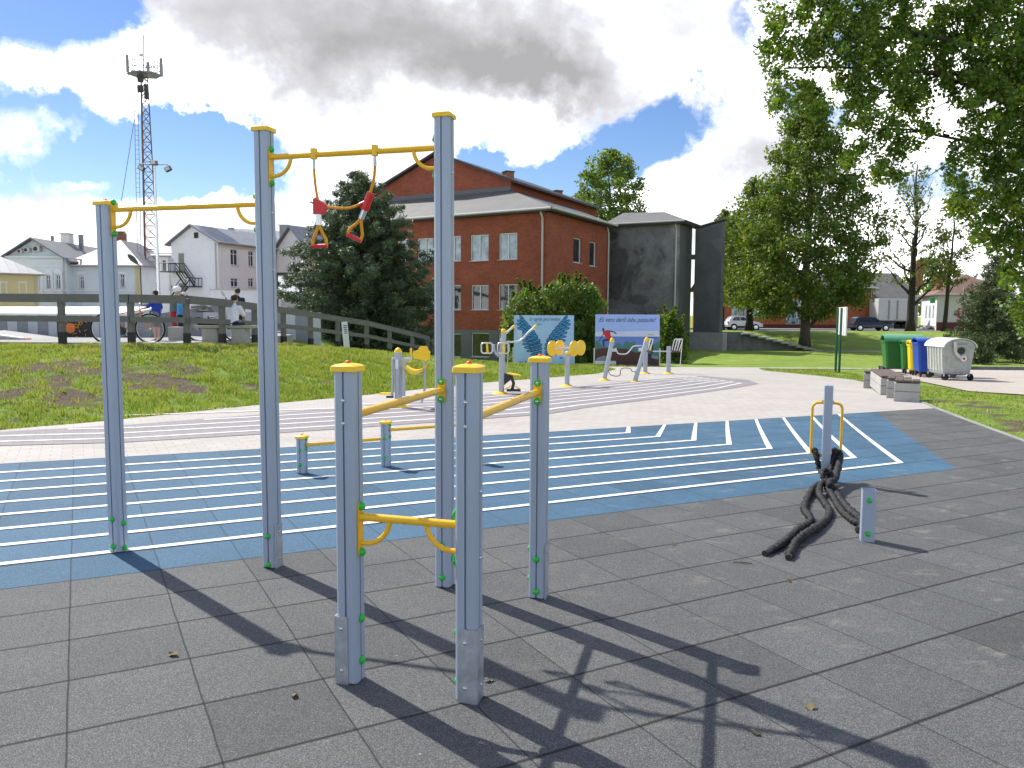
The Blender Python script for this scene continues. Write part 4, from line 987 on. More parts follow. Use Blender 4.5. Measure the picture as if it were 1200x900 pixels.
# 5 upright pair with rail and hoops
b0 = gz(756, 438); b1 = gz(789, 439.5)
g5 = thing('parallel_rail_station', 'two upright grey posts carrying a thin rail and white wire hoops beside the poster', 'exercise machine', b0, 0, 'outdoor gym machines')
k5 = b0.y/F; U = lambda px, py, dy=0: Vector(((px-756)*k5, dy, (438-py)*k5))
for bb in (Vector((0, 0, 0)), Vector((b1.x-b0.x, 0, 0))):
    foot_disc(g5, bb.x, 0, .19); mb = MB(); mb.tube([(bb.x, 0, 0), (bb.x, 0, .95)], .075, 14); mb.build('pillar', 'machine_grey', g5, smooth=True)
mb = MB(); mb.tube([U(757, 411.5, -.05), U(797, 411.5, -.05)], .02, 8); mb.build('rail', 'light_tube', g5, smooth=True)
mb = MB(); mb.tube([U(757, 411.5, -.05), U(764, 411.5, -.05)], .03, 8); mb.tube([U(786, 411.5, -.05), U(796, 411.5, -.05)], .03, 8); mb.build('rail_joint', 'rust', g5, smooth=True)
for px in (752, 755.5, 758.5, 787, 790, 793):
    mb = MB(); mb.tube(smooth_path([U(px, 411), U(px+1.2, 404), U(px+2.8, 398), U(px+6, 397.3), U(px+4.5, 404), U(px+2.5, 411)], 3), .013, 6); mb.build('hoop', 'white_paint', g5, smooth=True)
mb = MB(); mb.tube([U(794, 398), U(799, 398), U(797, 427), U(792, 428)], .015, 6); mb.build('side_hoop', 'white_paint', g5, smooth=True)
# ------------------------------------------------------------------ buildings
def wall_pt(P0, P1, px, py):
    """(s, z) on the vertical plane P0-P1 of the point seen at a photo pixel."""
    d = ray(px, py); dx, dy = P1[0]-P0[0], P1[1]-P0[1]; Ln = math.hypot(dx, dy)
    t = (P0[0]*dy-P0[1]*dx)/(d.x*dy-d.y*dx)
    X, Y = d.x*t, d.y*t
    return ((X-P0[0])*dx+(Y-P0[1])*dy)/Ln, CAMH+d.z*t
def facade(mb, P0, P1, z0, z1, holes=(), depth=0.16, topf=None):
    dx, dy = P1[0]-P0[0], P1[1]-P0[1]; Ln = math.hypot(dx, dy); ex, ey = dx/Ln, dy/Ln; inn = (-ey, ex)
    ss = sorted({0.0, Ln} | {min(max(h[k], 0), Ln) for h in holes for k in (0, 1)}); zs = sorted({z0, z1} | {min(max(h[k], z0), z1) for h in holes for k in (2, 3)})
    P = lambda s, z, d=0.0: (P0[0]+ex*s+inn[0]*d, P0[1]+ey*s+inn[1]*d, z)
    for a, b in zip(ss[:-1], ss[1:]):
        for c, d in zip(zs[:-1], zs[1:]):
            ms, mz = (a+b)/2, (c+d)/2
            if any(h[0] < ms < h[1] and h[2] < mz < h[3] for h in holes): continue
            mb.quad(P(a, c), P(b, c), P(b, d), P(a, d), [(a, c), (b, c), (b, d), (a, d)])
    for h in holes:
        a, b, c, d = h[:4]
        for q in ((P(a, c), P(b, c), P(b, c, depth), P(a, c, depth)), (P(a, d, depth), P(b, d, depth), P(b, d), P(a, d)), (P(a, c), P(a, c, depth), P(a, d, depth), P(a, d)), (P(b, c, depth), P(b, c), P(b, d), P(b, d, depth))):
            mb.quad(*q, [(0, 0), (.2, 0), (.2, .2), (0, .2)])
def window(parent, P0, P1, hole, pane='glass_dark', frame='white_window', bars=1, rail=0, depth=0.16, sill=True, fw=0.06, name='window'):
    dx, dy = P1[0]-P0[0], P1[1]-P0[1]; Ln = math.hypot(dx, dy); e = Vector((dx/Ln, dy/Ln, 0)); n = Vector((-e.y, e.x, 0)); up = Vector((0, 0, 1))
    a, b, c, d = hole[:4]; O = Vector((P0[0], P0[1], 0)); mb = MB(); A = (e, n, up)
    def bx(s0, s1, z0, z1, dd, th): mb.box(O+e*((s0+s1)/2)+n*dd+up*((z0+z1)/2), (s1-s0, th, z1-z0), ax=A)
    dd = depth-0.045
    bx(a+.004, b-.004, c+.004, c+fw, dd, .05); bx(a+.004, b-.004, d-fw, d-.004, dd, .05); bx(a+.004, a+fw, c+fw, d-fw, dd, .05); bx(b-fw, b-.004, c+fw, d-fw, dd, .05)
    for i in range(bars): s = a+(b-a)*(i+1)/(bars+1); bx(s-fw*.45, s+fw*.45, c+fw, d-fw, dd, .045)
    for i in range(rail): z = d-(d-c)*0.3*(i+1); bx(a+fw, b-fw, z-fw*.4, z+fw*.4, dd-.003, .04)
    w = mb.build(name, frame, parent, world=True)
    m2 = MB(); q = [O+e*s+n*(depth-0.01)+up*z for s, z in ((a, c), (b, c), (b, d), (a, d))]; m2.quad(*q); m2.build('pane', pane, w, world=True)
    m3 = MB(); m3.box(O+e*((a+b)/2)+n*(depth+1.4)+up*((c+d)/2), (b-a+.1, .05, d-c+.1), ax=A)
    if sill:
        m4 = MB(); m4.box(O+e*((a+b)/2)-n*0.03+up*(c-.03), (b-a+.12, .12, .035), ax=A); m4.build('sill', 'gutter', w, world=True)
    return w
def rects_to_holes(P0, P1, rs):
    out = []
    for r in rs:
        s0, z1 = wall_pt(P0, P1, r[0], r[1]); s1, z0 = wall_pt(P0, P1, r[2], r[3])
        sm = (wall_pt(P0, P1, (r[0]+r[2])/2, r[3])[1]); sx = wall_pt(P0, P1, (r[0]+r[2])/2, r[1])[1]
        out.append((s0, s1, sm, sx))
    return out
def roofquad(mb, pts):
    """roof face with uv: u along the eave (first edge), v up the slope"""
    a, b = Vector(pts[0]), Vector(pts[1]); e = (b-a).normalized(); nrm = (b-a).cross(Vector(pts[-1])-a).normalized(); up = nrm.cross(e)
    mb.poly(pts, [((Vector(p)-a).dot(e), (Vector(p)-a).dot(up)) for p in pts])
def slab(mb, pts, th):
    roofquad(mb, pts); lo = [Vector(p)-Vector((0, 0, th)) for p in pts]
    mb.poly([tuple(p) for p in lo[::-1]], [(0, 0)]*len(pts))
    for i in range(len(pts)):
        j = (i+1) % len(pts); mb.quad(pts[j], pts[i], lo[i], lo[j], [(0.2, 0.2)]*4)

# --- the brick building with the concrete block
bd = thing('brick_building', 'three storey red brick building with grey tiled roofs and a dark concrete stair block', 'building', (0, 55, -1.65))
FD = Vector((-.84, .54, 0)).normalized(); RD = Vector((.47, .88, 0)).normalized()
c0 = Vector((2.14, 50, 0)); cl = c0+FD*16.5; cr = c0+RD*10.4
ZB, ZE = -1.75, 8.12
up_row = [(469, 280, 479, 307), (489, 279, 508, 307), (523, 276.5, 540, 306), (551, 275, 572.5, 305.5), (584.5, 273, 606, 304)]
mid_row = [(470, 335, 480, 361), (495, 335, 509, 362), (522, 334, 540, 363), (552, 334, 572.5, 363), (584, 333, 606, 363)]
low_row = [(552, 390, 573, 418.5), (524, 391, 540, 418.5), (584, 390, 606, 418.5)]
hu, hm, hl = (rects_to_holes(cl, c0, r) for r in (up_row, mid_row, low_row))
zp = wall_pt(cl, c0, 600, 387.5)[1]
wm = MB(); facade(wm, cl, c0, zp, ZE, hu+hm)
hr = rects_to_holes(c0, cr, [(672, 279, 681, 308), (691, 283.5, 698.5, 312)])
facade(wm, c0, cr, ZB, ZE, hr); wal = None
bk_ = cl+RD*10.4; facade(wm, cr, bk_, ZB, ZE); facade(wm, bk_, cl, ZB, ZE)
wm.build('wall', 'brick_red', bd, world=True)
wm = MB(); facade(wm, cl, c0, ZB, zp-.003, hl); wm.build('plinth', 'plinth_grey', bd, world=True)
for h in hu: window(bd, cl, c0, h, 'glass_sky_curtain')
for h in hm: window(bd, cl, c0, h, 'glass_dark')
for h in hl: window(bd, cl, c0, h, 'glass_dark', bars=0)
for h in hr: window(bd, c0, cr, h, 'glass_dark', bars=0)
# white board leaning in the low window and gutters
Z3 = lambda p, z: (p.x, p.y, z)
oh = 0.55
e0 = c0-RD*oh-FD*oh; e1 = cl-RD*oh; e2 = cr-FD*oh
g0 = c0+FD*4.58+RD*3.35; g1_ = g0+FD*12.2; g2_ = g0+RD*15.5
zg = 10.02; zl = ZE-0.02
rm = MB()
slab(rm, [Z3(e1, zl), Z3(e0, zl), Z3(g0, zg), Z3(g1_, zg)], .1)
slab(rm, [Z3(e0, zl), Z3(e2, zl), Z3(g0+RD*10.5, zg), Z3(g0, zg)], .1)
rm.build('lower_roof', 'roof_tile_grey', bd, world=True)
fm = MB()
for a, b in ((e1, e0), (e0, e2)):
    t = (b-a).normalized(); n = Vector((t.y, -t.x, 0)); fm.box(((a+b)/2+n*.01)+Vector((0, 0, zl-.12)), ((b-a).length, .06, .22), ax=(t, n, Vector((0, 0, 1))))
    fm.quad(Z3(a, zl-.2), Z3(b, zl-.2), Z3(b-n*oh, zl-.2), Z3(a-n*oh, zl-.2))
fm.build('eave_board', 'fascia', bd, world=True)
gm_ = MB()
for a, b in ((e1, e0), (e0, e2)):
    t = (b-a).normalized(); n = Vector((t.y, -t.x, 0)); o_ = Vector((0, 0, zl-.06)); gm_.tube([a+n*.1+o_, b+n*.1+o_], .075, 8)
for p in (c0-FD*0.05-RD*.1+FD*.35, cr-FD*.12-RD*.35):
    q = p; gm_.tube([q+Vector((0, 0, zl-.1))-RD*.4, q+Vector((0, 0, zl-.6))-RD*.02, q+Vector((0, 0, -1.3))-RD*.02], .065, 8)
gm_.build('gutter', 'gutter', bd, world=True)
# upper gabled block
ZU = 10.75; pk = g0+FD*6.34; zk = 13.1
um = MB()
um.poly([Z3(g1_, zg-.3), Z3(g0, zg-.3), Z3(g0, ZU), Z3(pk, zk), Z3(g1_, ZU+.2)], [(0, 0), (12.2, 0), (12.2, 1), (6, 3), (0, 1)])
um.quad(Z3(g0, zg-.3), Z3(g2_, zg-.3), Z3(g2_, ZU), Z3(g0, ZU), [(0, 0), (15, 0), (15, 1), (0, 1)])
um.poly([Z3(g2_, zg-.3), Z3(g2_+FD*12.2, zg-.3), Z3(g2_+FD*12.2, ZU+.2), Z3(g2_+FD*6.34, zk), Z3(g2_, ZU)], [(0, 0), (12, 0), (12, 1), (6, 3), (0, 1)])
um.build('gable_wall', 'brick_red', bd, world=True)
rm = MB(); o_ = RD*.45
slab(rm, [Z3(g0-o_-FD*.7, ZU-.22), Z3(g2_-FD*.7, ZU-.22), Z3(g2_+FD*6.34, zk+.08), Z3(pk-o_, zk+.08)], .16)
slab(rm, [Z3(g2_+FD*12.8, ZU-.02), Z3(g1_-o_+FD*.6, ZU-.02), Z3(pk-o_, zk+.082), Z3(g2_+FD*6.34, zk+.082)], .16)
rm.build('upper_roof', 'fascia', bd, world=True)
fl = MB(); n = -RD; fl.box((g0+g1_)/2+n*.06+Vector((0, 0, zg+.12)), ((g1_-g0).length, .08, .3), ax=(FD, n, Vector((0, 0, 1)))); fl.build('flashing', 'roof_metal_dull', bd, world=True)
for px, py, Y in ((595.5, 213, 58), (653, 234, 66), (596, 214, 58)):
    if px == 596: continue
    p = at(px, py, Y); mb = MB(); mb.box(p, (.62, .62, 1.3), rz=.5); ch = mb.build('chimney', 'brick_chimney', bd, world=True); mb = MB(); mb.box(p+Vector((0, 0, .68)), (.72, .72, .08), rz=.5); mb.build('chimney_top', 'fascia', ch, world=True)
# concrete stair block
t0 = Vector((7.25, 60.6, 0)); t1 = Vector((11.96, 58.0, 0)); TD = (t1-t0).normalized(); TR = Vector((-TD.y, TD.x, 0)); t2 = t1+TR*3.1; t3 = t0+TR*3.1
cm = MB(); facade(cm, t0, t1, -1.75, 8.3); facade(cm, t3, t0, -1.75, 8.3); facade(cm, t2, t3, -1.75, 8.3); cm.build('stair_block', 'concrete_dark', bd, world=True)
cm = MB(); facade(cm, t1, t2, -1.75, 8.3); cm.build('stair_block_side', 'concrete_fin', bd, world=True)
rm = MB(); zr = 8.32; a, b, c, d = t0-TR*.5-TD*.3, t1-TR*.5+TD*.5, t2+TR*1.5+TD*.5, t3+TR*1.5-TD*.3; pk2 = (t0+t3)/2+TR*2.2+TD*.8
slab(rm, [Z3(a, zr), Z3(b, zr), Z3(pk2+TD*2.2, 9.5), Z3(pk2-TD*1.2, 9.6)], .08); slab(rm, [Z3(b, zr), Z3(c, zr), Z3(pk2+TD*2.2, 9.5)], .08); slab(rm, [Z3(c, zr), Z3(d+TD*-3, zr), Z3(pk2-TD*1.2, 9.6), Z3(pk2+TD*2.2, 9.5)], .08)
slab(rm, [Z3(d-TD*3, zr), Z3(a, zr), Z3(pk2-TD*1.2, 9.6)], .08)
rm.build('block_roof', 'roof_tile_grey', bd, world=True)
fm = MB()
for q0, q1 in ((a, b), (b, c)):
    t = (q1-q0).normalized(); n = Vector((t.y, -t.x, 0)); fm.box((q0+q1)/2+n*.01+Vector((0, 0, zr-.13)), ((q1-q0).length, .05, .24), ax=(t, n, Vector((0, 0, 1)))); fm.quad(Z3(q0, zr-.22), Z3(q1, zr-.22), Z3(q1-n*.55, zr-.22), Z3(q0-n*.55, zr-.22))
fm.build('block_eave', 'fascia', bd, world=True)
gm_ = MB(); q = t1-TD*.22-TR*.1; gm_.tube([q-TR*.3+Vector((0, 0, zr-.15)), q+Vector((0, 0, zr-.7)), q+Vector((0, 0, -1))], .06, 8); gm_.tube([a-TR*.08+Vector((0, 0, zr-.06)), b-TR*.08+Vector((0, 0, zr-.06))], .06, 8); gm_.build('downpipe', 'gutter', bd, world=True)
cm = MB(); f0 = at(811.5, 410, 59.4); f1 = at(842.5, 410, 57.6); f0.z = f1.z = 0; fd = (f1-f0).normalized(); fn = Vector((-fd.y, fd.x, 0))
cm.loft([[Z3(f0, -1), Z3(f1, -1), Z3(f1, at(843, 259.5, 57.6).z), Z3(f0, at(812, 269, 59.4).z)], [Z3(f0+fn*.35, -1), Z3(f1+fn*.35, -1), Z3(f1+fn*.35, at(843, 259.5, 57.6).z), Z3(f0+fn*.35, at(812, 269, 59.4).z)]], True)
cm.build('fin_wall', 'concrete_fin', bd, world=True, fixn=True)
cm = MB(); fm2 = (f0+f1)/2; zt = at(827, 259, 58.5).z
cm.loft([[Z3(f0-fn*.08-fd*.05, at(811, 267.5, 59.4).z-.02), Z3(f1-fn*.08+fd*.1, at(843, 258, 57.6).z-.02), Z3(f1-fn*.08+fd*.1, at(843, 258, 57.6).z+.08), Z3(f0-fn*.08-fd*.05, at(811, 267.5, 59.4).z+.08)], [Z3(f0+fn*.43-fd*.05, at(811, 267.5, 59.4).z-.02), Z3(f1+fn*.43+fd*.1, at(843, 258, 57.6).z-.02), Z3(f1+fn*.43+fd*.1, at(843, 258, 57.6).z+.08), Z3(f0+fn*.43-fd*.05, at(811, 267.5, 59.4).z+.08)]], True); cm.build('fin_coping', 'fascia', bd, world=True, fixn=True)
cm = MB(); cm.box((f0+f1)/2+fd*.25-fn*.1+Vector((0, 0, -.3)), ((f1-f0).length+.6, .5, 1.3), ax=(fd, fn, Vector((0, 0, 1)))); cm.build('fin_base', 'concrete_pale', bd, world=True)
cm = MB(); cm.box((t2+f0)/2+Vector((0, 0, at(808, 300, 59).z)), (2.2, .3, .35), rz=.3); cm.build('link_beam', 'concrete_fin', bd, world=True)

# --- retaining wall with steps
zt = 0.37; rw = thing('retaining_wall', 'low stained concrete wall with a flight of steps running down it to the lawn', 'wall', (15.4, 58.8, -.95))
mb = MB(); mb.box((15.6, 58.85, -.3), (2.6, .35, 1.36)); 
for i in range(10): mb.box((17.15+.56*i, 58.85, (zt-.135*(i+1)-1.0)/2-.005), (.56, .35, zt-.135*(i+1)+1.0-.02))
mb.build('wall', 'wall_stained', rw, world=True)
for i in range(10):
    mb = MB(); mb.box((17.15+.56*i, 58.85, zt-.135*(i+1)+.03), (.86, 1.5, .09)); mb.build('step', 'concrete_pale', rw, world=True)

# --- far left buildings
def simple_house(name, label, P0, P1, dep, z0, z1, ridge, wallm, roofm, rects=(), side_rects=(), style='gable_front', pane='glass_dark', oh=.4, cat='house', plinth=None, bars=1, rail=0, ridge_at=.5):
    P0, P1 = Vector((*P0, 0)), Vector((*P1, 0)); e = (P1-P0).normalized(); n = Vector((-e.y, e.x, 0)); Q1, Q0 = P1+n*dep, P0+n*dep
    t = thing(name, label, cat, ((P0.x+P1.x)/2, P0.y, z0)); w = MB(); h = rects_to_holes(P0, P1, rects); hs = rects_to_holes(P1, Q1, side_rects)
    facade(w, P0, P1, z0, z1, h); facade(w, P1, Q1, z0, z1, hs); facade(w, Q1, Q0, z0, z1); facade(w, Q0, P0, z0, z1)
    Wd = (P1-P0).length; r = MB()
    if style == 'gable_front':
        m0, m1 = P0+e*Wd*ridge_at, Q0+e*Wd*ridge_at
        w.poly([Z3(P0, z1), Z3(P1, z1), Z3(m0, ridge-.1)], [(0, 0), (Wd, 0), (Wd/2, 2)]); w.poly([Z3(Q1, z1), Z3(Q0, z1), Z3(m1, ridge-.1)], [(0, 0), (Wd, 0), (Wd/2, 2)])
        k_ = (ridge-z1)/(Wd*(1-ridge_at)); k2_ = (ridge-z1)/(Wd*ridge_at)
        slab(r, [Z3(P1+e*oh-n*oh, z1-k_*oh), Z3(Q1+e*oh+n*oh, z1-k_*oh), Z3(m1+n*oh, ridge), Z3(m0-n*oh, ridge)], .12)
        slab(r, [Z3(Q0-e*oh+n*oh, z1-k2_*oh), Z3(P0-e*oh-n*oh, z1-k2_*oh), Z3(m0-n*oh, ridge+.002), Z3(m1+n*oh, ridge+.002)], .12)
    elif style == 'gable_side':
        m0, m1 = P0+n*dep/2, P1+n*dep/2; k_ = (ridge-z1)/(dep/2)
        w.poly([Z3(P1, z1), Z3(Q1, z1), Z3(m1, ridge-.1)], [(0, 0), (Wd, 0), (Wd/2, 2)]); w.poly([Z3(Q0, z1), Z3(P0, z1), Z3(m0, ridge-.1)], [(0, 0), (Wd, 0), (Wd/2, 2)])
        slab(r, [Z3(P0-e*oh-n*oh, z1-k_*oh), Z3(P1+e*oh-n*oh, z1-k_*oh), Z3(m1+e*oh, ridge), Z3(m0-e*oh, ridge)], .12)
        slab(r, [Z3(Q1+e*oh+n*oh, z1-k_*oh), Z3(Q0-e*oh+n*oh, z1-k_*oh), Z3(m0-e*oh, ridge+.002), Z3(m1+e*oh, ridge+.002)], .12)
    else:
        m = min(Wd, dep)/2; A, B, C, D = P0-e*oh-n*oh, P1+e*oh-n*oh, Q1+e*oh+n*oh, Q0-e*oh+n*oh
        if Wd > dep: m0, m1 = P0+e*m+n*dep/2, P1-e*m+n*dep/2; fs = [[A, B, m1, m0], [B, C, m1], [C, D, m0, m1], [D, A, m0]]
        else: m0, m1 = P0+e*Wd/2+n*m, Q0+e*Wd/2-n*m; fs = [[A, B, m0], [B, C, m1, m0], [C, D, m1], [D, A, m0, m1]]
        for f in fs: slab(r, [Z3(p, ridge if (p is m0 or p is m1) else z1) for p in f], .1)
    w.build('wall', wallm, t, world=True); r.build('roof', roofm, t, world=True)
    for hh in h: window(t, P0, P1, hh, pane, bars=bars, rail=rail)
    for hh in hs: window(t, P1, Q1, hh, pane, bars=bars, rail=rail)
    g_ = MB(); g_.tube([P0-n*(oh+.06)-e*oh+Vector((0, 0, z1-.02)), P1-n*(oh+.06)+e*oh+Vector((0, 0, z1-.02))], .06, 6) if style != 'gable_front' else g_.tube([P1+e*(oh+.05)-n*oh+Vector((0, 0, z1-.15)), Q1+e*(oh+.05)+Vector((0, 0, z1-.15))], .06, 6)
    g_.tube([P1-n*.08-e*.2+Vector((0, 0, z1-.2)), P1-n*.08-e*.2+Vector((0, 0, z0))], .05, 6); g_.build('gutter', 'gutter', t, world=True)
    if plinth: pm = MB(); facade(pm, P0-n*.03, P1-n*.03+e*.03, z0, z0+plinth[0]); facade(pm, P1-n*.03+e*.03, Q1+e*.03, z0, z0+plinth[0]); pm.build('plinth', plinth[1], t, world=True)
    return t, P0, P1, e, n
XY = lambda px, Y: (at(px, 366, Y).x, Y)
# yellow building
Pa, Pb = XY(-60, 56), XY(46.5, 60); zt_ = at(20, 320, 58.5).z
yl, P0, P1, e, n = simple_house('yellow_building', 'low yellow building with blind niches and a ribbed grey metal roof at the left', Pa, Pb, 7, .3, zt_, at(0, 296, 63).z, 'plaster_yellow', 'roof_metal', [], [], 'hip')
for px0, px1 in ((22, 31), (0, 8)):
    s0, zz1 = wall_pt(P0, P1, px0, 330.5); s1, zz0 = wall_pt(P0, P1, px1, 348)
    mb = MB(); c = P0+e*((s0+s1)/2)-n*.03+Vector((0, 0, (zz0+zz1)/2)); mb.box(c+Vector((0, 0, (zz1-zz0)/2)), (s1-s0+.15, .06, .09), ax=(e, n, Vector((0, 0, 1)))); mb.box(c-e*((s1-s0)/2), (.07, .05, zz1-zz0), ax=(e, n, Vector((0, 0, 1)))); mb.box(c+e*((s1-s0)/2), (.07, .05, zz1-zz0), ax=(e, n, Vector((0, 0, 1)))); mb.build('niche_trim', 'plaster_cream', yl, world=True)
# mint pedimented building with wing
Pa, Pb = XY(8, 70), XY(80, 70); zc = at(50, 301, 70).z
mt, P0, P1, e, n = simple_house('pediment_building', 'pale mint old building with a pediment holding three air conditioners', Pa, Pb, 16, .3, zc, at(41, 280, 70).z+.1, 'plaster_mint', 'roof_metal_dull', [(45, 322, 47.5, 339), (53.5, 322, 59.5, 339), (65, 322, 71, 339)], [], 'gable_front', bars=1, rail=1, oh=.6)
AX = (e, n, Vector((0, 0, 1)))
def trim(px0, py0, px1, py1, th, name='trim', mat='white_paint', par=None, PP=None):
    A_, B_ = PP or (P0, P1); s0, z1 = wall_pt(A_, B_, px0, py0); s1, z0 = wall_pt(A_, B_, px1, py1); ee = (B_-A_).normalized(); nn = Vector((-ee.y, ee.x, 0))
    mb = MB(); mb.box(A_+ee*((s0+s1)/2)-nn*th/2+Vector((0, 0, (z0+z1)/2)), (abs(s1-s0), th, abs(z1-z0)), ax=(ee, nn, Vector((0, 0, 1)))); return mb.build(name, mat, par or mt, world=True)
trim(8, 300, 81, 302.5, .35, 'cornice', 'plaster_mint'); trim(30, 304.5, 75, 306, .06, 'moulding'); trim(33, 310.5, 72, 311.8, .06, 'moulding'); trim(47, 339.3, 78, 341, .10, 'moulding')
for px in (50.3, 62, 73.5): trim(px-1.2, 318, px+1.2, 350, .1, 'pilaster')
for px in (56.5, 68):
    s, z = wall_pt(P0, P1, px, 320.5); mb = MB(); r_ = .33; mb.loft([[P0+e*(s+r_*math.cos(a))-n*d_+Vector((0, 0, z+r_*1.15*math.sin(a))) for a in [PI*k/10 for k in range(11)]] for d_ in (0.0, .05)], True); mb.build('blind_arch', 'white_paint', mt, world=True, fixn=True)
for px, py, w in ((26, 294.7, .42), (34, 293.3, .5), (45.5, 292, .62)):
    s, z = wall_pt(P0, P1, px, py); c = P0+e*s-n*.25+Vector((0, 0, z)); mb = MB(); mb.box(c, (w, .35, w*.82), ax=AX, bevel=.03); ac = mb.build('air_conditioner', 'dull_white', mt, world=True); mb = MB(); mb.lathe(c-n*.176-e*w*.1, [(w*.3, 0), (w*.3, .012), (.0005, .014)], 14, -n); mb.build('fan_grille', 'dark_metal', ac, world=True, smooth=True)
for px, py, w, h, m_ in ((78.8, 280.5, .8, .9, 'brick_chimney'), (61.5, 283, .22, .9, 'mast_grey'), (95, 282, .32, .9, 'mast_grey')):
    p = at(px, py, 76); mb = MB(); mb.box(p-Vector((0, 0, .3)), (w, w if w > .5 else w, h+.6)); ch = mb.build('chimney', 'plaster_cream' if w > .5 else m_, mt, world=True); mb = MB(); mb.box(p+Vector((0, 0, h/2+.06)), (w+.25, w+.25, .06)); mb.build('chimney_cap', 'gutter', ch, world=True)
Pa, Pb = XY(82, 71), XY(166, 71); zc2 = at(110, 311, 71).z
mw, P0w, P1w, e, n = simple_house('mint_wing', 'lower pale wing with white framed windows beside the pedimented building', Pa, Pb, 10, .3, zc2, at(120, 283, 76).z, 'plaster_mint', 'roof_metal_dull', [(93, 323.5, 98.5, 338.5), (140.3, 321, 146, 337)], [], 'hip', rail=1, oh=.5, cat='building')
for px in (95.8, 143.2): trim(px-5, 318.5, px+5, 321.5, .08, 'window_head', 'white_paint', mw, (P0w, P1w)); trim(px-5, 322, px-3.6, 340, .06, 'pilaster', 'white_paint', mw, (P0w, P1w)); trim(px+3.6, 322, px+5, 340, .06, 'pilaster', 'white_paint', mw, (P0w, P1w))
trim(83, 340, 158, 341.5, .1, 'moulding', 'white_paint', mw, (P0w, P1w)); trim(158, 313.5, 166, 352, .05, 'cream_end', 'plaster_yellow', mw, (P0w, P1w))
for px, py in ((140, 278.5),):
    p = at(px, py, 77); mb = MB(); mb.box(p-Vector((0, 0, .5)), (1.1, .7, 1.9)); ch = mb.build('chimney', 'brick_chimney', mw, world=True); mb = MB(); mb.box(p+Vector((0, 0, .55)), (1.35, .95, .07)); mb.build('chimney_cap', 'gutter', ch, world=True)
# white gabled house
Pa = (at(203, 366, 63.6).x, 63.6); Pb = (at(257.5, 366, 62).x, 62.0); zc3 = at(257.5, 281.5, 62).z
wh, P0h, P1h, e, n = simple_house('white_house', 'white plastered gabled house with a black fire escape and grey metal roof', Pa, Pb, 9.5, .3, zc3, at(228, 265, 62.8).z+.15, 'plaster_white', 'roof_metal', [], [(270, 292, 279.5, 311), (291, 294, 298, 312.5), (270.5, 326, 280, 336.5), (291, 326, 298, 336.5)], 'gable_front', rail=1, oh=.35, ridge_at=.47)
def panel(px0, py0, px1, py1, th, name, mat, par, PP): return trim(px0, py0, px1, py1, th, name, mat, par, PP)
PP = (P0h, P1h)
panel(209.5, 297, 216, 318, .05, 'upper_door', 'door_olive', wh, PP); panel(210, 332, 218, 348, .05, 'lower_door', 'door_olive', wh, PP)
panel(227.5, 272.5, 232.5, 279, .04, 'attic_vent', 'slot_dark', wh, PP)
panel(197, 303, 203.5, 318, .04, 'balcony_screen', 'panel_light', wh, PP)
def wp(px, py, off): s, z = wall_pt(P0h, P1h, px, py); return P0h+e*s-n*off+Vector((0, 0, z))
mb = MB()
mb.loft([[wp(198, 318.5, 0), wp(218, 318.5, 0), wp(218, 319.5, 0), wp(198, 319.5, 0)], [wp(198, 318.5, 1.0), wp(218, 318.5, 1.0), wp(218, 319.5, 1.0), wp(198, 319.5, 1.0)]], True)
mb.loft([[wp(222, 335.5, 0), wp(237, 335.5, 0), wp(237, 336.8, 0), wp(222, 336.8, 0)], [wp(222, 335.5, 1.0), wp(237, 335.5, 1.0), wp(237, 336.8, 1.0), wp(222, 336.8, 1.0)]], True)
for off in (.05, 1.0):
    for d_ in (0, -4.5, -9): mb.tube([wp(217, 319+d_, off), wp(229, 336+d_, off)], .035 if d_ else .07, 6)
    mb.tube([wp(221, 336, off), wp(210, 350, off)], .07, 6); mb.tube([wp(223, 327, off), wp(213, 341, off)], .035, 6)
    for a_, b_ in (((198, 309), (217, 309)), ((228, 326), (237, 326))): mb.tube([wp(*a_, off), wp(*b_, off)], .03, 6)
    for px in (198, 205, 211, 217): mb.tube([wp(px, 309, off), wp(px, 318.5, off)], .02, 6)
    for px in (229, 233, 237): mb.tube([wp(px, 326, off), wp(px, 336, off)], .02, 6)
mb.build('fire_escape', 'dark_metal', wh, world=True, fixn=True)
p = at(271, 270, 68); mb = MB(); mb.box(p-Vector((0, 0, .3)), (.4, .4, 1.0)); mb.build('chimney', 'concrete_pale', wh, world=True)
Pa, Pb = XY(186, 67), XY(204, 67); simple_house('white_annex', 'narrow white annex between the mast and the white gabled house', Pa, Pb, 6, .3, at(195, 297.5, 67).z, at(195, 286, 70).z, 'plaster_white', 'roof_metal', [(198.5, 334, 205, 338.5), (189, 304, 195, 318)], [], 'gable_side', cat='house', bars=0)
Pa = (at(326, 366, 68.5).x, 68.5); Pb = (at(362, 366, 66.5).x, 66.5)
sh, *_ = simple_house('rear_house', 'cream rear house with a shiny metal roof half hidden by the pine tree', Pa, Pb, 12, .3, at(330, 290, 68).z, at(350, 265, 68).z, 'plaster_cream', 'roof_metal', [], [], 'gable_front', oh=.4)
Pa = (at(290, 366, 76).x, 76); Pb = (at(345, 366, 78).x, 78); lk, *_ = simple_house('link_house', 'long low metal roofed link building behind the white gabled house', Pa, Pb, 8, .3, at(300, 290, 77).z, at(310, 271.5, 82).z, 'plaster_cream', 'roof_metal', [], [], 'gable_side')
p = at(333.5, 268.5, 72); mb = MB(); mb.box(p-Vector((0, 0, .2)), (.75, .6, 1.0)); ch = mb.build('chimney', 'concrete_pale', sh, world=True); mb = MB(); mb.box(p+Vector((0, 0, .33)), (.9, .75, .06)); mb.build('chimney_cap', 'gutter', ch, world=True)
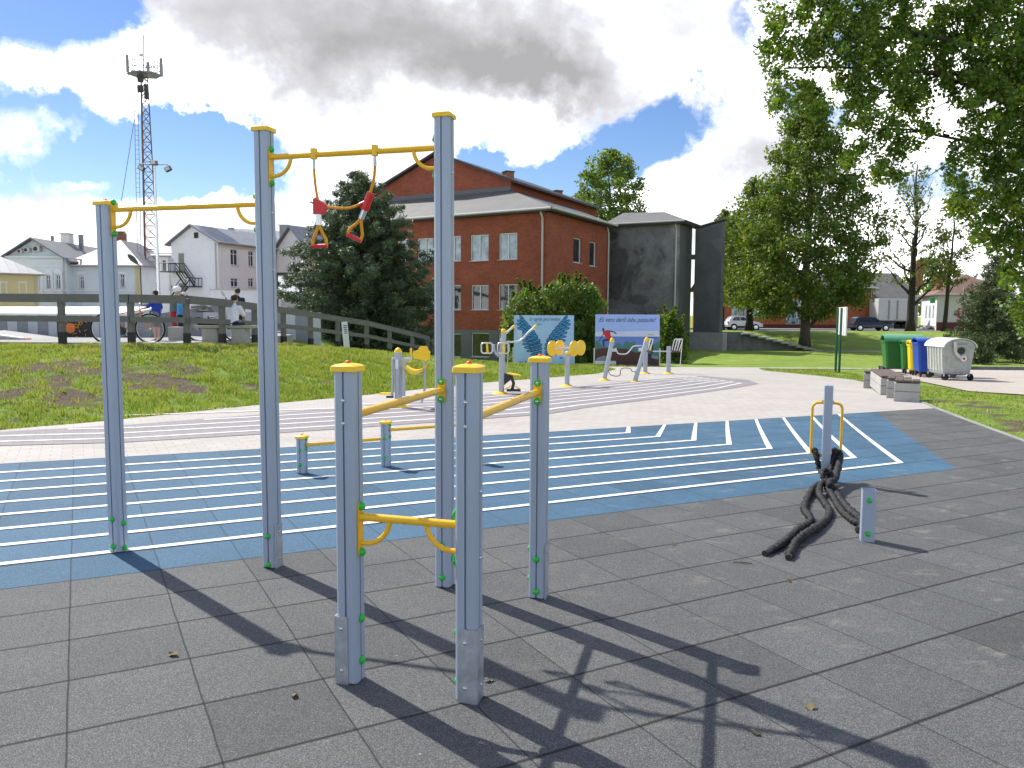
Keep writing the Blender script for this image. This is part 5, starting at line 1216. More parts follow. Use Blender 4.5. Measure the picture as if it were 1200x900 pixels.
# white brick yard wall, dark canopy
bw = thing('yard_wall', 'white painted brick yard wall below the white gabled house', 'wall', (at(270, 366, 50).x, 50, .3)); mb = MB(); a = at(248, 340, 50); b = at(330, 340, 50); mb.box(((a.x+b.x)/2, 50, (a.z+.3)/2), (b.x-a.x, .3, a.z-.3)); mb.build('wall', 'plaster_white', bw, world=True); mb = MB(); mb.box(((a.x+b.x)/2, 50, a.z+.03), (b.x-a.x+.1, .42, .07)); mb.build('coping', 'gutter', bw, world=True)
cn = thing('yard_canopy', 'dark steel post canopy with a pale corrugated roof between post and pine', 'canopy', (at(325, 366, 46).x, 46, .3))
mb = MB(); 
for px in (324, 352): a = at(px, 322, 46); mb.box((a.x, 46, (a.z+.3)/2), (.13, .13, a.z-.3))
a, b = at(317, 321, 46), at(358, 321, 46); mb.box(((a.x+b.x)/2, 46, a.z), (b.x-a.x, .12, .16)); mb.build('frame', 'dark_metal', cn, world=True)
mb = MB(); a, b = at(317, 342, 46.5), at(360, 342, 46.5); c_, d_ = at(317, 324, 52), at(360, 324, 52); slab(mb, [a, b, d_, c_], .06); mb.build('roof', 'roof_metal', cn, world=True)

# --- skate area at left
zs = 0.86
sk = thing('skate_ramp', 'long low skate ramp with white deck, striped grey sides and a dark graffiti panel', 'skate ramp', (at(60, 398, 23.5).x, 30, .86))
xl, xr = at(-40, 366, 23.5).x, at(176, 366, 23.5).x; z0_, z1_ = at(0, 398, 23.5).z-.1, at(0, 368, 23.5).z
mb = MB(); mb.poly([(xl, 23.52, z0_), (xr, 23.52, z0_), (xr, 23.52, z1_), (xl, 23.52, z1_)]); mb.poly([(xr, 23.52, z0_), (xr, 29, z0_), (xr, 29, z1_+.35), (xr, 23.52, z1_)]); mb.build('frame', 'panel_mid', sk, world=True)
edges = [-40, -16, -4, 8, 20, 32, 44, 56, 66.5, 108, 116, 124, 134, 146, 158, 176]
for i, (a, b) in enumerate(zip(edges[:-1], edges[1:])):
    xa, xb = at(a, 366, 23.5).x, at(b, 366, 23.5).x; mb = MB(); mb.box(((xa+xb)/2, 23.5, (z0_+z1_)/2), (xb-xa-.01, .03, z1_-z0_-.02))
    if a == 66.5: gp_ = mb.build('graffiti_panel', 'slot_dark', sk, world=True)
    else: mb.build('panel', 'panel_light' if i % 2 else 'panel_mid', sk, world=True)
q = at(83, 384.5, 23.5); mb = MB(); mb.lathe((q.x, 23.475, q.z), [(.15, 0), (.15, .008), (.0005, .009)], 16, (0, -1, 0)); mb.build('painted_spot', 'orange_paint', gp_, world=True)
mb = MB()
for i in range(26):
    q = at(70+36*random.random(), 370+26*random.random(), 23.475); a = random.random()*PI; mb.tube([q, q+Vector((math.cos(a)*.12, 0, math.sin(a)*.08))], .012, 5)
mb.build('graffiti_strokes', 'rope_yellow', gp_, world=True)
mb = MB(); slab(mb, [(xl, 23.4, z1_+.03), (at(150, 366, 23.5).x, 23.4, z1_+.03), (at(190, 366, 29).x, 29, z1_+.28), (xl*1.2, 29, z1_+.24)], .06); mb.build('deck', 'white_paint', sk, world=True)
kr = thing('kicker_ramp', 'small concrete kicker ramp with an orange metal edge at the top of the bank', 'skate ramp', (at(15, 405, 20.5).x, 20.5, .86))
a, b, c = at(-40, 389, 21), at(28, 397.5, 21), at(34, 405, 21); mb = MB(); mb.loft([[Vector((a.x, 21, .7)), Vector((c.x, 21, .7)), Vector((c.x, 21, .88)), Vector((b.x, 21, b.z)), Vector((a.x, 21, a.z))], [Vector((a.x-.3, 23.2, .7)), Vector((c.x-.3, 23.2, .7)), Vector((c.x-.3, 23.2, .88)), Vector((b.x-.3, 23.2, b.z)), Vector((a.x-.3, 23.2, a.z))]], True); mb.build('body', 'concrete', kr, world=True, fixn=True)
mb = MB(); mb.tube([a+Vector((0, 0, .02)), b+Vector((0, 0, .02))], .025, 8); mb.build('coping', 'white_paint', kr, world=True, smooth=True)
mb = MB(); mb.loft([[b+Vector((-.03, -.02, .02)), b+Vector((.07, -.02, .02)), c+Vector((.06, -.02, 0)), c+Vector((-.06, -.02, 0))], [b+Vector((-.03, .2, .02)), b+Vector((.07, .2, .02)), c+Vector((.06, .2, 0)), c+Vector((-.06, .2, 0))]], True); mb.build('edge', 'orange_paint', kr, world=True, fixn=True)
pf = thing('panel_fence', 'grey sheet fence behind the bench and the seated people', 'fence', (at(300, 400, 25).x, 32, .5))
for i in range(6):
    a = at(222+i*16, 366, 25); b = at(238+i*16, 366, 25); mb = MB(); mb.box(((a.x+b.x)/2, 25, (a.z+.6)/2), (b.x-a.x-.02, .04, a.z-.6)); mb.build('panel', 'panel_light' if i % 3 else 'panel_mid', pf, world=True)
pf2 = thing('panel_fence', 'pale grey sheet fence seen through the rails in front of the pine tree', 'fence', (at(345, 400, 33).x, 33, .2))
for i in range(4):
    a, b = at(316+i*15, 366, 33), at(331+i*15, 366, 33); mb = MB(); mb.box(((a.x+b.x)/2, 33, (a.z+.1)/2), (b.x-a.x-.02, .04, a.z-.1)); mb.build('panel', 'panel_light' if i % 2 else 'panel_mid', pf2, world=True)
# curved small railing of the ramp behind
rr = thing('ramp_railing', 'short brown and grey ramp railing behind the riders at the skate area', 'railing', at(235, 400, 27))
mb = MB()
pts = [at(x, y, 27) for x, y in ((224, 360), (238, 358.5), (246, 361), (251, 368))]
for dz in (0, -.16): mb.tube([p_+Vector((0, 0, dz)) for p_ in pts], .045, 6)
for p_ in pts[1:]: mb.box((p_.x, 27, (p_.z+.8)/2), (.09, .09, p_.z-.8))
mb.build('rails', 'rail_wood', rr, world=True)
tr_ = thing('truss_railing', 'thin grey truss railing at the end of the white skate deck', 'railing', at(162, 398, 29)); mb = MB()
A0, A1 = at(149, 364, 29), at(176, 355, 29); B0, B1 = at(152, 371, 29), at(178, 362, 29); mb.tube([A0, A1], .04, 6); mb.tube([B0, B1], .03, 6)
for i in range(5): t = i/4; mb.tube([A0.lerp(A1, t), B0.lerp(B1, min(1, t+.2))], .02, 5); mb.tube([A0.lerp(A1, t), B0.lerp(B1, max(0, t-.05))], .02, 5)
mb.box(at(177, 377, 29)+Vector((0, 0, 0)), (.06, .06, 1.1)); mb.build('truss', 'rail_wood', tr_, world=True)

# ------------------------------------------------------------------ wooden rail fence on the bank
fn_ = thing('rail_fence', 'long weathered timber rail fence along the top of the grass bank', 'fence', (-10.4, 18.5, .87))
fp = [(-20.0, 18.5, .87), (-18.4, 18.5, .87), (-16.8, 18.5, .87), (-15.2, 18.5, .87), (-13.6, 18.5, .87), (-12.0, 18.5, .87)] + [tuple(c) for c in CREST[1:13]]
tops = []
for i, (x, y, z) in enumerate(fp):
    zt_ = z+1.11; mb = MB(); mb.box((x, y, (z+.28+zt_-.02)/2), (.12, .12, zt_-.02-z-.28), rz=0 if i < 9 else 1.1); p = mb.build('post', 'rail_wood', fn_, world=True)
    mb = MB(); mb.box((x, y, z+.06), (.135, .135, .46), rz=0 if i < 9 else 1.1); mb.build('post_shoe', 'rail_black', p, world=True); tops.append(Vector((x, y, zt_)))
for a, b in zip(tops[:-1], tops[1:]):
    t = (b-a); ax = (t.normalized(), Vector((-t.y, t.x, 0)).normalized(), None); ax = (ax[0], ax[1], ax[0].cross(ax[1])); off = -ax[1]*0.09
    mb = MB(); mb.box((a+b)/2+off-Vector((0, 0, .06)), (t.length-.004, .05, .16), ax=ax); mb.box((a+b)/2+Vector((0, 0, .028))-ax[1]*.02, (t.length-.003, .16, .045), ax=ax); mb.build('top_rail', 'rail_wood', fn_, world=True)
    mb = MB(); mb.box((a+b)/2+off-Vector((0, 0, .52)), (t.length-.004, .045, .13), ax=ax); mb.build('lower_rail', 'rail_wood', fn_, world=True)
ws = thing('marker_stake', 'leaning white marker stake with dark letters in front of the rail fence', 'marker', at(407, 413, 27.5)); mb = MB(); a, b = at(403.5, 377, 27.5), at(407, 413.5, 27.5)
ax2 = (a-b).normalized(); ax = (Vector((ax2.z, 0, -ax2.x)), Vector((0, 1, 0)), ax2); mb.box((a+b)/2, (.20, .05, (a-b).length), ax=ax); st_ = mb.build('stake', 'white_paint', ws, world=True)
mb = MB(); 
for i in range(5): mb.box(at(404.3+.25*i, 381.5+2.2*i, 27.46), (.11, .006, .022), ax=ax)
mb.build('lettering', 'art_ink', st_, world=True)

# ------------------------------------------------------------------ boards
def text_mesh(txt, size, mat, parent, loc, rx=PI/2, shear=0.35, name='lettering', width=None):
    c = bpy.data.curves.new('t', 'FONT'); c.body = txt; c.size = size; c.shear = shear; c.extrude = 0.002; c.offset = 0.0; c.align_x = 'LEFT'
    o = bpy.data.objects.new('t', c); COL.objects.link(o); dg = bpy.context.evaluated_depsgraph_get(); me = bpy.data.meshes.new_from_object(o.evaluated_get(dg)); bpy.data.objects.remove(o)
    me.name = name; me.materials.clear(); me.materials.append(MT[mat]); q = bpy.data.objects.new(name, me); COL.objects.link(q); q.parent = parent; q.location = loc; q.rotation_euler = (rx, 0, 0)
    if width:
        xs = [v.co.x for v in me.vertices]; k = width/(max(xs)-min(xs)); me.transform(Matrix.Diagonal((k, k*1.25, 1, 1)))
    return q
def board(name, label, px0, px1, pyt, pyb, Y, mat):
    a, b = at(px0, pyb, Y), at(px1, pyb, Y); zt = at((px0+px1)/2, pyt, Y).z; W = b.x-a.x; Hh = zt-a.z
    t = thing(name, label, 'display board', (a.x, Y, a.z)); mb = MB(); mb.box((W/2, 0, Hh/2), (W, .03, Hh)); p = mb.build('panel', mat, t)
    mb = MB()
    for x in (-.03, W+.03): mb.box((x, .02, Hh*.18-.1), (.05, .05, Hh*.36+.2))
    for x in (W*.25, W*.75): mb.tube([(x, .03, Hh*.8), (x, 1.0, -.1)], .025, 6)
    mb.build('stand', 'light_tube', t); return t, p, W, Hh
b1, p1, W, Hh = board('wings_board', 'sky blue display board painted with a pair of dark blue feather wings', 602, 672, 369.5, 428, 37.6, 'board_blue')
def flat(mb, pts, d): mb.loft([[(x, -d, z) for x, z in pts], [(x, -.012, z) for x, z in pts]], True)
def uvp(px, py): return ((px-602)/70*W, (428-py)/58.5*Hh)
def feather(mb, x0, z0, x1, z1, w, d):
    v = Vector((x1-x0, z1-z0)); L_ = v.length; v.normalize(); n = Vector((-v.y, v.x)); pts = []
    for t, k in ((0, .25), (.15, .75), (.5, 1), (.8, .8), (.95, .4), (1, 0)): pts.append((x0+v.x*L_*t+n.x*w*k, z0+v.y*L_*t+n.y*w*k))
    for t, k in ((.95, .35), (.8, .7), (.5, .9), (.15, .7), (0, .25)): pts.append((x0+v.x*L_*t-n.x*w*k, z0+v.y*L_*t-n.y*w*k))
    flat(mb, pts, d)
tipc = [(.10,.985),(.05,.88),(.05,.79),(.10,.67),(.13,.57),(.14,.47),(.17,.38),(.22,.29),(.30,.20),(.38,.13)]
rootc = [(.20,.84),(.26,.79),(.31,.71),(.36,.64),(.40,.56),(.44,.48),(.46,.40),(.465,.33),(.465,.26),(.455,.20)]
def ipl(c, t):
    k = t*(len(c)-1); j = min(int(k), len(c)-2); f = k-j; return Vector((c[j][0]*(1-f)+c[j+1][0]*f, c[j][1]*(1-f)+c[j+1][1]*f))
for sg in (0, 1):
    dk, bl = MB(), MB()
    for row, (n_, k0, k1, d_) in enumerate(((12, .35, 1.06, .018), (11, .12, .78, .021), (10, -.02, .50, .024), (9, -.05, .26, .027))):
        for i in range(n_):
            t = (i+.15*row)/(n_-.5); a_, b_ = ipl(rootc, t), ipl(tipc, t); p0_, p1_ = a_.lerp(b_, k0), a_.lerp(b_, k1)
            if sg: p0_.x, p1_.x = .985-p0_.x, .985-p1_.x
            x0, z0, x1, z1 = p0_.x*W, p0_.y*Hh, p1_.x*W, p1_.y*Hh
            feather(dk, x0, z0, x1, z1, .030*W, d_); feather(bl, x0+(x1-x0)*.12, z0+(z1-z0)*.12, x0+(x1-x0)*.88, z0+(z1-z0)*.88, .0165*W, d_+.0014)
    wg = dk.build('painted_wing', 'art_dark', p1, fixn=True); bl.build('feather_fill', 'art_blue', wg, fixn=True)
text_mesh('Es ogres jaru meitys', W*.062, 'art_ink', p1, (W*.25, -.019, Hh*.895), width=W*.52); text_mesh('p---', W*.06, 'art_ink', p1, (W*.40, -.019, Hh*.80), width=W*.08)
mb = MB(); mb.box((W*.09, -.018, Hh*.63), (W*.09, .004, Hh*.14)); mb.box((W*.05, -.018, Hh*.07), (W*.03, .004, W*.03)); mb.build('notice', 'art_haze', p1); mb = MB(); mb.box((W*.13, -.018, Hh*.065), (W*.08, .004, Hh*.012)); mb.box((W*.2, -.018, Hh*.07), (W*.02, .004, Hh*.03)); mb.box((W*.79, -.018, Hh*.15), (W*.045, .004, Hh*.022)); mb.build('logo_marks', 'art_ink', p1)
b2, p2, W, Hh = board('poster_board', 'lilac blue poster board of a person in a red shirt jumping over a brown mound', 697, 772, 368.5, 430, 35.9, 'art_sky')
F2 = lambda px, py: ((px-95)/1000*W, (865-py)/815*Hh)       # coordinates read off an enlarged view
def art(name, pts, mat, d=.02):
    mb = MB(); flat(mb, [F2(*p) for p in pts], d); return mb.build(name, mat, p2, fixn=True)
art('haze_band', [(95, 390), (1094, 390), (1094, 300), (95, 320)], 'art_haze', .017); art('sea', [(95, 600), (1094, 600), (1094, 391), (95, 391)], 'art_sea', .0175)
art('hill', [(95, 600), (95, 455), (140, 470), (190, 520), (260, 550), (400, 540), (440, 490), (490, 510), (530, 560), (540, 480), (600, 465), (640, 490), (715, 455), (725, 560), (800, 600), (1000, 500), (1060, 470), (1094, 470), (1094, 700), (95, 700)], 'art_green', .0182)
art('mound', [(95, 864), (95, 600), (200, 570), (400, 575), (560, 580), (640, 590), (720, 640), (830, 620), (900, 670), (1094, 700), (1094, 864)], 'art_brown', .019)
art('slope_stone', [(100, 765), (130, 725), (220, 690), (300, 695), (350, 770)], 'art_grey', .020); art('white_box', [(100, 825), (100, 770), (425, 770), (425, 825)], 'art_white', .0205); art('far_roof', [(960, 720), (980, 685), (1080, 690), (1085, 740)], 'art_grey', .020)
art('jumper_shirt', [(215, 330), (250, 298), (310, 292), (322, 320), (345, 400), (350, 440), (270, 430), (240, 370), (212, 365)], 'art_red', .021)
art('jumper_head', [(200, 275), (212, 262), (230, 265), (240, 285), (232, 305), (240, 330), (222, 325), (205, 300)], 'art_skin', .0212)
art('jumper_arms', [(310, 295), (400, 318), (433, 355), (405, 352), (385, 330), (312, 318)], 'art_skin', .0212); art('jumper_arm', [(212, 365), (220, 378), (158, 468), (145, 470), (175, 420)], 'art_skin', .0212)
art('jumper_leg', [(255, 425), (350, 440), (365, 560), (400, 590), (375, 610), (330, 530), (315, 460), (240, 462), (240, 540), (215, 540), (207, 450)], 'art_navy', .0208)
art('climber', [(950, 470), (985, 470), (1000, 520), (1003, 650), (960, 650), (930, 520)], 'art_navy', .020); art('climber_shirt', [(925, 505), (975, 510), (975, 600), (930, 620)], 'art_lime', .0206); art('climber_legs', [(920, 650), (975, 650), (980, 730), (1050, 790), (1050, 825), (1010, 820), (950, 740)], 'art_navy', .0203); art('climber_head', [(960, 468), (985, 468), (990, 500), (965, 508)], 'art_skin', .0209)
art('logo_arc', [(900, 370), (930, 347), (955, 358), (980, 345), (1010, 372), (985, 362), (955, 374), (930, 362)], 'art_lime', .0205)
text_mesh('Es varu darīt labu pasaulei!', W*.070, 'art_ink', p2, (W*.05, -.019, Hh*.86), shear=.5, width=W*.89); text_mesh('REZEKNE.LV', W*.034, 'art_ink', p2, (W*.775, -.021, Hh*.545), shear=0, width=W*.19)

# sign on two green posts
sg_ = thing('information_sign', 'narrow white sign panel seen edge-on between two dark green posts on the lawn', 'sign', gp(980, 436))
o = gp(980, 436); e = Vector((.17, -.985, 0)); e.normalize(); L0 = .9; A = Vector((o.x-.10, o.y+.3, o.z)); B = A+Vector((.13, -.88, 0)); 
A = at(979.2, 432, 29.9); B = at(983.3, 436, 29.0); A.z = o.z-.05; B.z = o.z-.05; zt1 = at(980, 361, 29.9).z
for p in (A, B): mb = MB(); mb.box((p.x, p.y, (zt1+p.z)/2), (.065, .065, zt1-p.z)); mb.build('post', 'sign_green', sg_, world=True)
t = (B-A).normalized(); nn = Vector((-t.y, t.x, 0)); zz0 = at(980, 393.5, 29.5).z; mb = MB(); c = (A+B)/2+nn*.11; c.z = (zz0+zt1)/2+.03; mb.box(c, ((B-A).length+1.0, .05, zt1-zz0), ax=(t, nn, Vector((0, 0, 1)))); mb.build('panel', 'white_paint', sg_, world=True)

# ------------------------------------------------------------------ benches and stools of concrete with brown wooden tops
def stool(label, p, w, d, h, rz, cat='stool', name='concrete_stool'):
    t = thing(name, label, cat, p, rz, 'concrete and timber seats'); mb = MB(); mb.box((w/2, d/2, h/2-.03), (w, d, h-.06), bevel=.008); b = mb.build('block', 'concrete', t)
    mb = MB(); mb.box((w/2, d/2-.004, h*.48), (w+.004, d+.004, .012)); mb.build('joint', 'plinth_grey', t)
    k = max(3, int(w/.12)); mb = MB()
    for i in range(k): mb.box((w*(i+.5)/k, d/2, h-.02), (w/k-.012, d+.02, .04), bevel=.004)
    mb.build('timber_top', 'bench_wood', t); return t
q = gp(1047, 470.5); stool('concrete stool with brown slatted top, nearest the court at the end of the row', q, .46, .46, .43, R(-27))
q = gp(1038.5, 466.5); stool('concrete stool between the long bench and the nearest stool', q, .46, .46, .43, R(-27))
q = gp(1031.5, 463.0); stool('long concrete bench with brown slatted top beside the lawn', q, .46, 2.35, .43, R(-19), 'bench', 'concrete_bench')
q = gp(1011.5, 455); stool('farthest concrete stool at the far end of the long bench', q, .46, .46, .43, R(-27))

# ------------------------------------------------------------------ waste containers
def wheel(mb, c, r=.1, w=.05, ax=(1, 0, 0)): mb.lathe(Vector(c)-Vector(ax)*w/2, [(r*.5, 0), (r*.95, 0), (r, .01), (r, w-.01), (r*.95, w), (r*.5, w)], 16, ax)
def plastic_bin(label, p, rz, W_, D_, H_, mat, lid):
    t = thing('waste_container', label, 'waste container', p, rz, 'waste containers'); mb = MB()
    def ring(z, k, b=.06):
        w, d = W_*k, D_*k; x0, x1, y0, y1 = (W_-w)/2, (W_+w)/2, (D_-d)/2, (D_+d)/2
        return [(x0+b, y0, z), (x1-b, y0, z), (x1, y0+b, z), (x1, y1-b, z), (x1-b, y1, z), (x0+b, y1, z), (x0, y1-b, z), (x0, y0+b, z)]
    mb.loft([ring(.17, .82), ring(.22, .86), ring(H_*.82, .98), ring(H_*.82+.01, 1.02), ring(H_*.88, 1.03)], True); b = mb.build('body', mat, t)
    rb = MB()
    for i in range(4): x = W_*(.2+.2*i); rb.loft([[(x-.03, D_*.07-.012, .24), (x+.03, D_*.07-.012, .24), (x+.03, .01-.012, H_*.8), (x-.03, .01-.012, H_*.8)], [(x-.03, D_*.07+.03, .24), (x+.03, D_*.07+.03, .24), (x+.03, .04, H_*.8), (x-.03, .04, H_*.8)]], True)
    rb.build('ribs', mat, b, fixn=True)
    mb = MB(); rr_ = []
    for i in range(9):
        a = PI*i/8; y = D_/2-math.cos(a)*D_*.53; z = H_*.885+math.sin(a)*H_*(.17 if lid == 'bin_green_lid' else .12); rr_.append([(-.02, y, z), (W_+.02, y, z), (W_+.02, y, max(z-.05, H_*.87)), (-.02, y, max(z-.05, H_*.87))])
    mb.loft(rr_, True); l = mb.build('lid', lid, t, fixn=True, smooth=True)
    mb = MB(); 
    for x in (.12*W_, .5*W_, .88*W_): mb.box((x, -.03, H_*.86), (.06, .06, .06))
    mb.tube([(0.02, -.045, H_*.86), (W_-.02, -.045, H_*.86)], .018, 8); mb.build('handle_bar', mat, t)
    for x, y in ((.14, .12), (W_-.14, .12), (.14, D_-.12), (W_-.14, D_-.12)):
        mb = MB(); wheel(mb, (x, y, .1)); w_ = mb.build('wheel', 'tyre', t, smooth=True); mb = MB(); mb.box((x, y, .16), (.07, .05, .1)); mb.build('fork', 'dark_metal', w_)
    return t
zb_ = lambda p, px, Y: Vector((at(px, 400, Y).x, Y, base(Y)))
rzb = R(-15.7)
plastic_bin('dark green wheeled container with a domed pale green lid, farthest of the row', zb_(0, 1037.5, 29.3), rzb, 1.3, 1.0, 1.34, 'bin_green', 'bin_green_lid')
plastic_bin('narrow green wheeled container wedged beside the yellow one', zb_(0, 1058.5, 28.2), rzb, .9, .62, 1.20, 'bin_green', 'bin_green')
plastic_bin('bright yellow wheeled container between the green and blue ones', zb_(0, 1067, 27.2), rzb, .9, .62, 1.20, 'bin_yellow', 'bin_yellow')
plastic_bin('blue wheeled container behind the grey metal one', zb_(0, 1076, 25.9), rzb, 1.2, .98, 1.28, 'bin_blue', 'bin_blue')
p = zb_(0, 1107, 23.9); t = thing('waste_container', 'dented grey metal container with a domed whitish lid and lever arm, nearest of the row', 'waste container', p, R(-3), 'waste containers')
W_, D_, H_ = .92, 1.2, 1.27; mb = MB()
def ringz(z, k, b=.07, kd=None):
    w, d = W_*k, D_*(kd or k); x0, x1, y0, y1 = (W_-w)/2, (W_+w)/2, (D_-d)/2, (D_+d)/2
    return [(x0+b, y0, z), (x1-b, y0, z), (x1, y0+b, z), (x1, y1-b, z), (x1-b, y1, z), (x0+b, y1, z), (x0, y1-b, z), (x0, y0+b, z)]
mb.loft([ringz(.16, .70), ringz(.20, .84), ringz(.28, .88), ringz(.98, 1.0), ringz(1.0, 1.0)], True); bdy = mb.build('body', 'zinc', t)
mb = MB(); mb.loft([[(W_/2-math.cos(a)*W_*.49, yy, .99+math.sin(a)*.24) for a in [PI*i/10 for i in range(11)]] for yy in (.0, .03)], True); mb.build('end_arch', 'zinc', bdy, fixn=True)
for i in range(6):
    y = D_*(.12+.15*i); mb = MB(); mb.loft([[(.0-.018+.055*(1-k), y-.02, .28+.7*k) for k in (0, 1)]+[(.0-.018+.055*(1-k), y+.02, .28+.7*k) for k in (1, 0)], [(.03+.055*(1-k), y-.02, .28+.7*k) for k in (0, 1)]+[(.03+.055*(1-k), y+.02, .28+.7*k) for k in (1, 0)]], True); mb.build('side_rib', 'zinc_lid', bdy, fixn=True)
rr_ = []
for i in range(11):
    a = PI*i/10; x = W_/2-math.cos(a)*W_*.54; z = 1.0+math.sin(a)*.275; x2 = W_/2-math.cos(a)*W_*.50; z2 = 1.0+math.sin(a)*.245
    rr_.append([(x, -.04, z), (x, D_+.04, z), (x2, D_+.04, z2), (x2, -.04, z2)])
mb = MB(); mb.loft(rr_, True); mb.build('lid', 'zinc_lid', t, fixn=True)
mb = MB(); pts = [(.28, -.06, 1.16), (.28, -.075, 1.0), (.31, -.075, .85), (.42, -.075, .72), (.50, -.075, .68)]
mb.tube(smooth_path(pts, 4), .045, 8); lv = mb.build('lever_arm', 'zinc_lid', t, smooth=True); mb = MB(); mb.lathe((.54, -.07, .67), [(.085, 0), (.085, .03), (.0005, .032)], 18, (0, -1, 0)); mb.build('lever_pivot', 'white_paint', lv); mb = MB(); mb.lathe((.54, -.1, .67), [(.04, 0), (.04, .01), (.0005, .011)], 8, (0, -1, 0)); mb.build('pivot_mark', 'red_plastic', lv)
mb = MB(); mb.lathe((.50, -.0, .90), [(.11, 0), (.11, .015), (.05, .02), (.0005, .02)], 16, (0, -1, 0)); mb.build('emblem', 'dark_metal', bdy); mb = MB(); mb.box((.52, -.004, 1.10), (.26, .01, .05)); mb.build('faded_sticker', 'art_grey', bdy)
for x, y in ((.1, .08), (W_-.08, .08), (.1, D_-.1), (W_-.08, D_-.1)):
    mb = MB(); wheel(mb, (x, y, .105), .105, .055, (.8, .6, 0) if x < .5 else (.95, .3, 0)); w_ = mb.build('wheel', 'tyre', t, smooth=True); mb = MB(); mb.box((x, y, .17), (.09, .05, .09)); mb.build('fork', 'zinc', w_)

# ------------------------------------------------------------------ lattice mast, floodlights, lamps
MY = 74; mx = at(168.5, 110, MY).x; zb0 = .3; ztop = at(168, 90, MY).z
ms = thing('lattice_mast', 'tall rusty lattice telecom mast with antennas on a platform at its top', 'mast', (mx, MY, zb0))
def lw(z): return .84-.48*min(1, (z-zb0)/(ztop-zb0))
mb = MB(); lv_ = []; z = zb0
while z < ztop: lv_.append(z); z += lw(z)*1.15+.28
lv_.append(ztop)
leg = lambda k, z: Vector((mx, MY, z))+Vector((math.cos(k*2*PI/3+.5), math.sin(k*2*PI/3+.5), 0))*lw(z)
for k in range(3): mb.tube([leg(k, zb0), leg(k, ztop)], .055, 6)
mb.build('leg', 'rust', ms, world=True)
mb = MB()
for a, b in zip(lv_[:-1], lv_[1:]):
    for k in range(3):
        mb.tube([leg(k, a), leg((k+1) % 3, b)], .024, 5); mb.tube([leg((k+1) % 3, a), leg(k, b)], .024, 5); mb.tube([leg(k, b), leg((k+1) % 3, b)], .024, 5)
mb.build('bracing', 'rust', ms, world=True)
mb = MB(); lx = lambda z: Vector((mx-.80+.33*(z-zb0)/(ztop-zb0), MY-.45, z)); lz = zb0+2
for dx in (-.17, .17): mb.tube([lx(lz)+Vector((dx, 0, 0)), lx(ztop)+Vector((dx, 0, 0))], .028, 5)
while lz < ztop: mb.tube([lx(lz)+Vector((-.17, 0, 0)), lx(lz)+Vector((.17, 0, 0))], .02, 4); lz += .42
mb.build('ladder', 'mast_grey', ms, world=True)
mb = MB(); pz = at(168, 88, MY).z
ring_ = [Vector((mx+.15+math.cos(a)*1.55, MY+math.sin(a)*1.3, 0)) for a in [PI/3*k+.2 for k in range(6)]]
mb.loft([[Z3(p, pz) for p in ring_], [Z3(p, pz+.07) for p in ring_]], True)
for h in (.5, 1.0):
    for i in range(6): mb.tube([Z3(ring_[i], pz+h), Z3(ring_[(i+1) % 6], pz+h)], .03, 5)
for p in ring_: mb.tube([Z3(p, pz), Z3(p, pz+1.05)], .03, 5)
mb.build('platform', 'mast_grey', ms, world=True)
for px, y0, y1, w in ((149.3, 64, 85, .24), (188.8, 68, 90, .26), (173.5, 72.5, 85, .28)):
    a, b = at(px, y0, MY-1.2), at(px, y1, MY-1.2); mb = MB(); mb.box((a+b)/2, (w, .14, (a-b).length), bevel=.03); an = mb.build('panel_antenna', 'mast_grey', ms, world=True); mb = MB(); c_ = (a+b)/2; mb.tube([c_+Vector((0, 0, .25)), Vector((mx+.15, MY, c_.z+.25))], .03, 5); mb.tube([c_-Vector((0, 0, .3)), Vector((mx+.15, MY, c_.z-.3))], .03, 5); mb.build('antenna_arm', 'mast_grey', an, world=True); mb = MB(); mb.tube([a+Vector((0, .15, .4)), b+Vector((0, .15, -.5))], .035, 5); mb.build('antenna_pole', 'mast_grey', an, world=True)
for px, y0, y1 in ((168, 41, 88), (157.5, 65, 85), (184.5, 50, 84), (180.8, 61, 84)): mb = MB(); mb.tube([at(px, y0, MY), at(px, y1, MY)], .05 if px == 168 else .03, 5); mb.build('whip_antenna', 'mast_grey', ms, world=True)
mb = MB(); mb.ball(at(165.5, 64.5, MY-.8), .22, 10, 6, (1, .6, .7)); mb.build('dish', 'dull_white', ms, world=True, smooth=True)
for px, py, s_ in ((164.5, 92, .45), (164.5, 104, .45), (171.5, 103, .32), (172, 112, .35)): mb = MB(); mb.box(at(px, py, MY-.35), (s_, .3, .6)); mb.build('equipment_box', 'dark_metal', ms, world=True)
gw = thing('guy_wire', 'thin dark guy wire slanting from the lattice mast down to the left', 'wire', at(137, 232, 70)); mb = MB(); a, b = at(162.5, 108, 73), at(124, 340, 66); mb.tube([a, a.lerp(b, .5)-Vector((0, 0, .3)), b], .022, 5); mb.build('wire', 'dark_metal', gw, world=True)
FY = 42; fx_ = at(181.2, 200, FY).x
fl_ = thing('floodlight_pole', 'slim steel pole carrying two floodlights in front of the lattice mast', 'floodlight', (fx_, FY, .4)); mb = MB(); zt_ = at(181, 189, FY).z; mb.tube([(fx_, FY, .4), (fx_, FY, zt_)], .07, 8, radii=[.1, .055]); mb.build('pole', 'alu', fl_, world=True, smooth=True)
mb = MB(); mb.tube([at(164, 192, FY), at(197, 193, FY)], .03, 6); mb.build('crossarm', 'mast_grey', fl_, world=True)
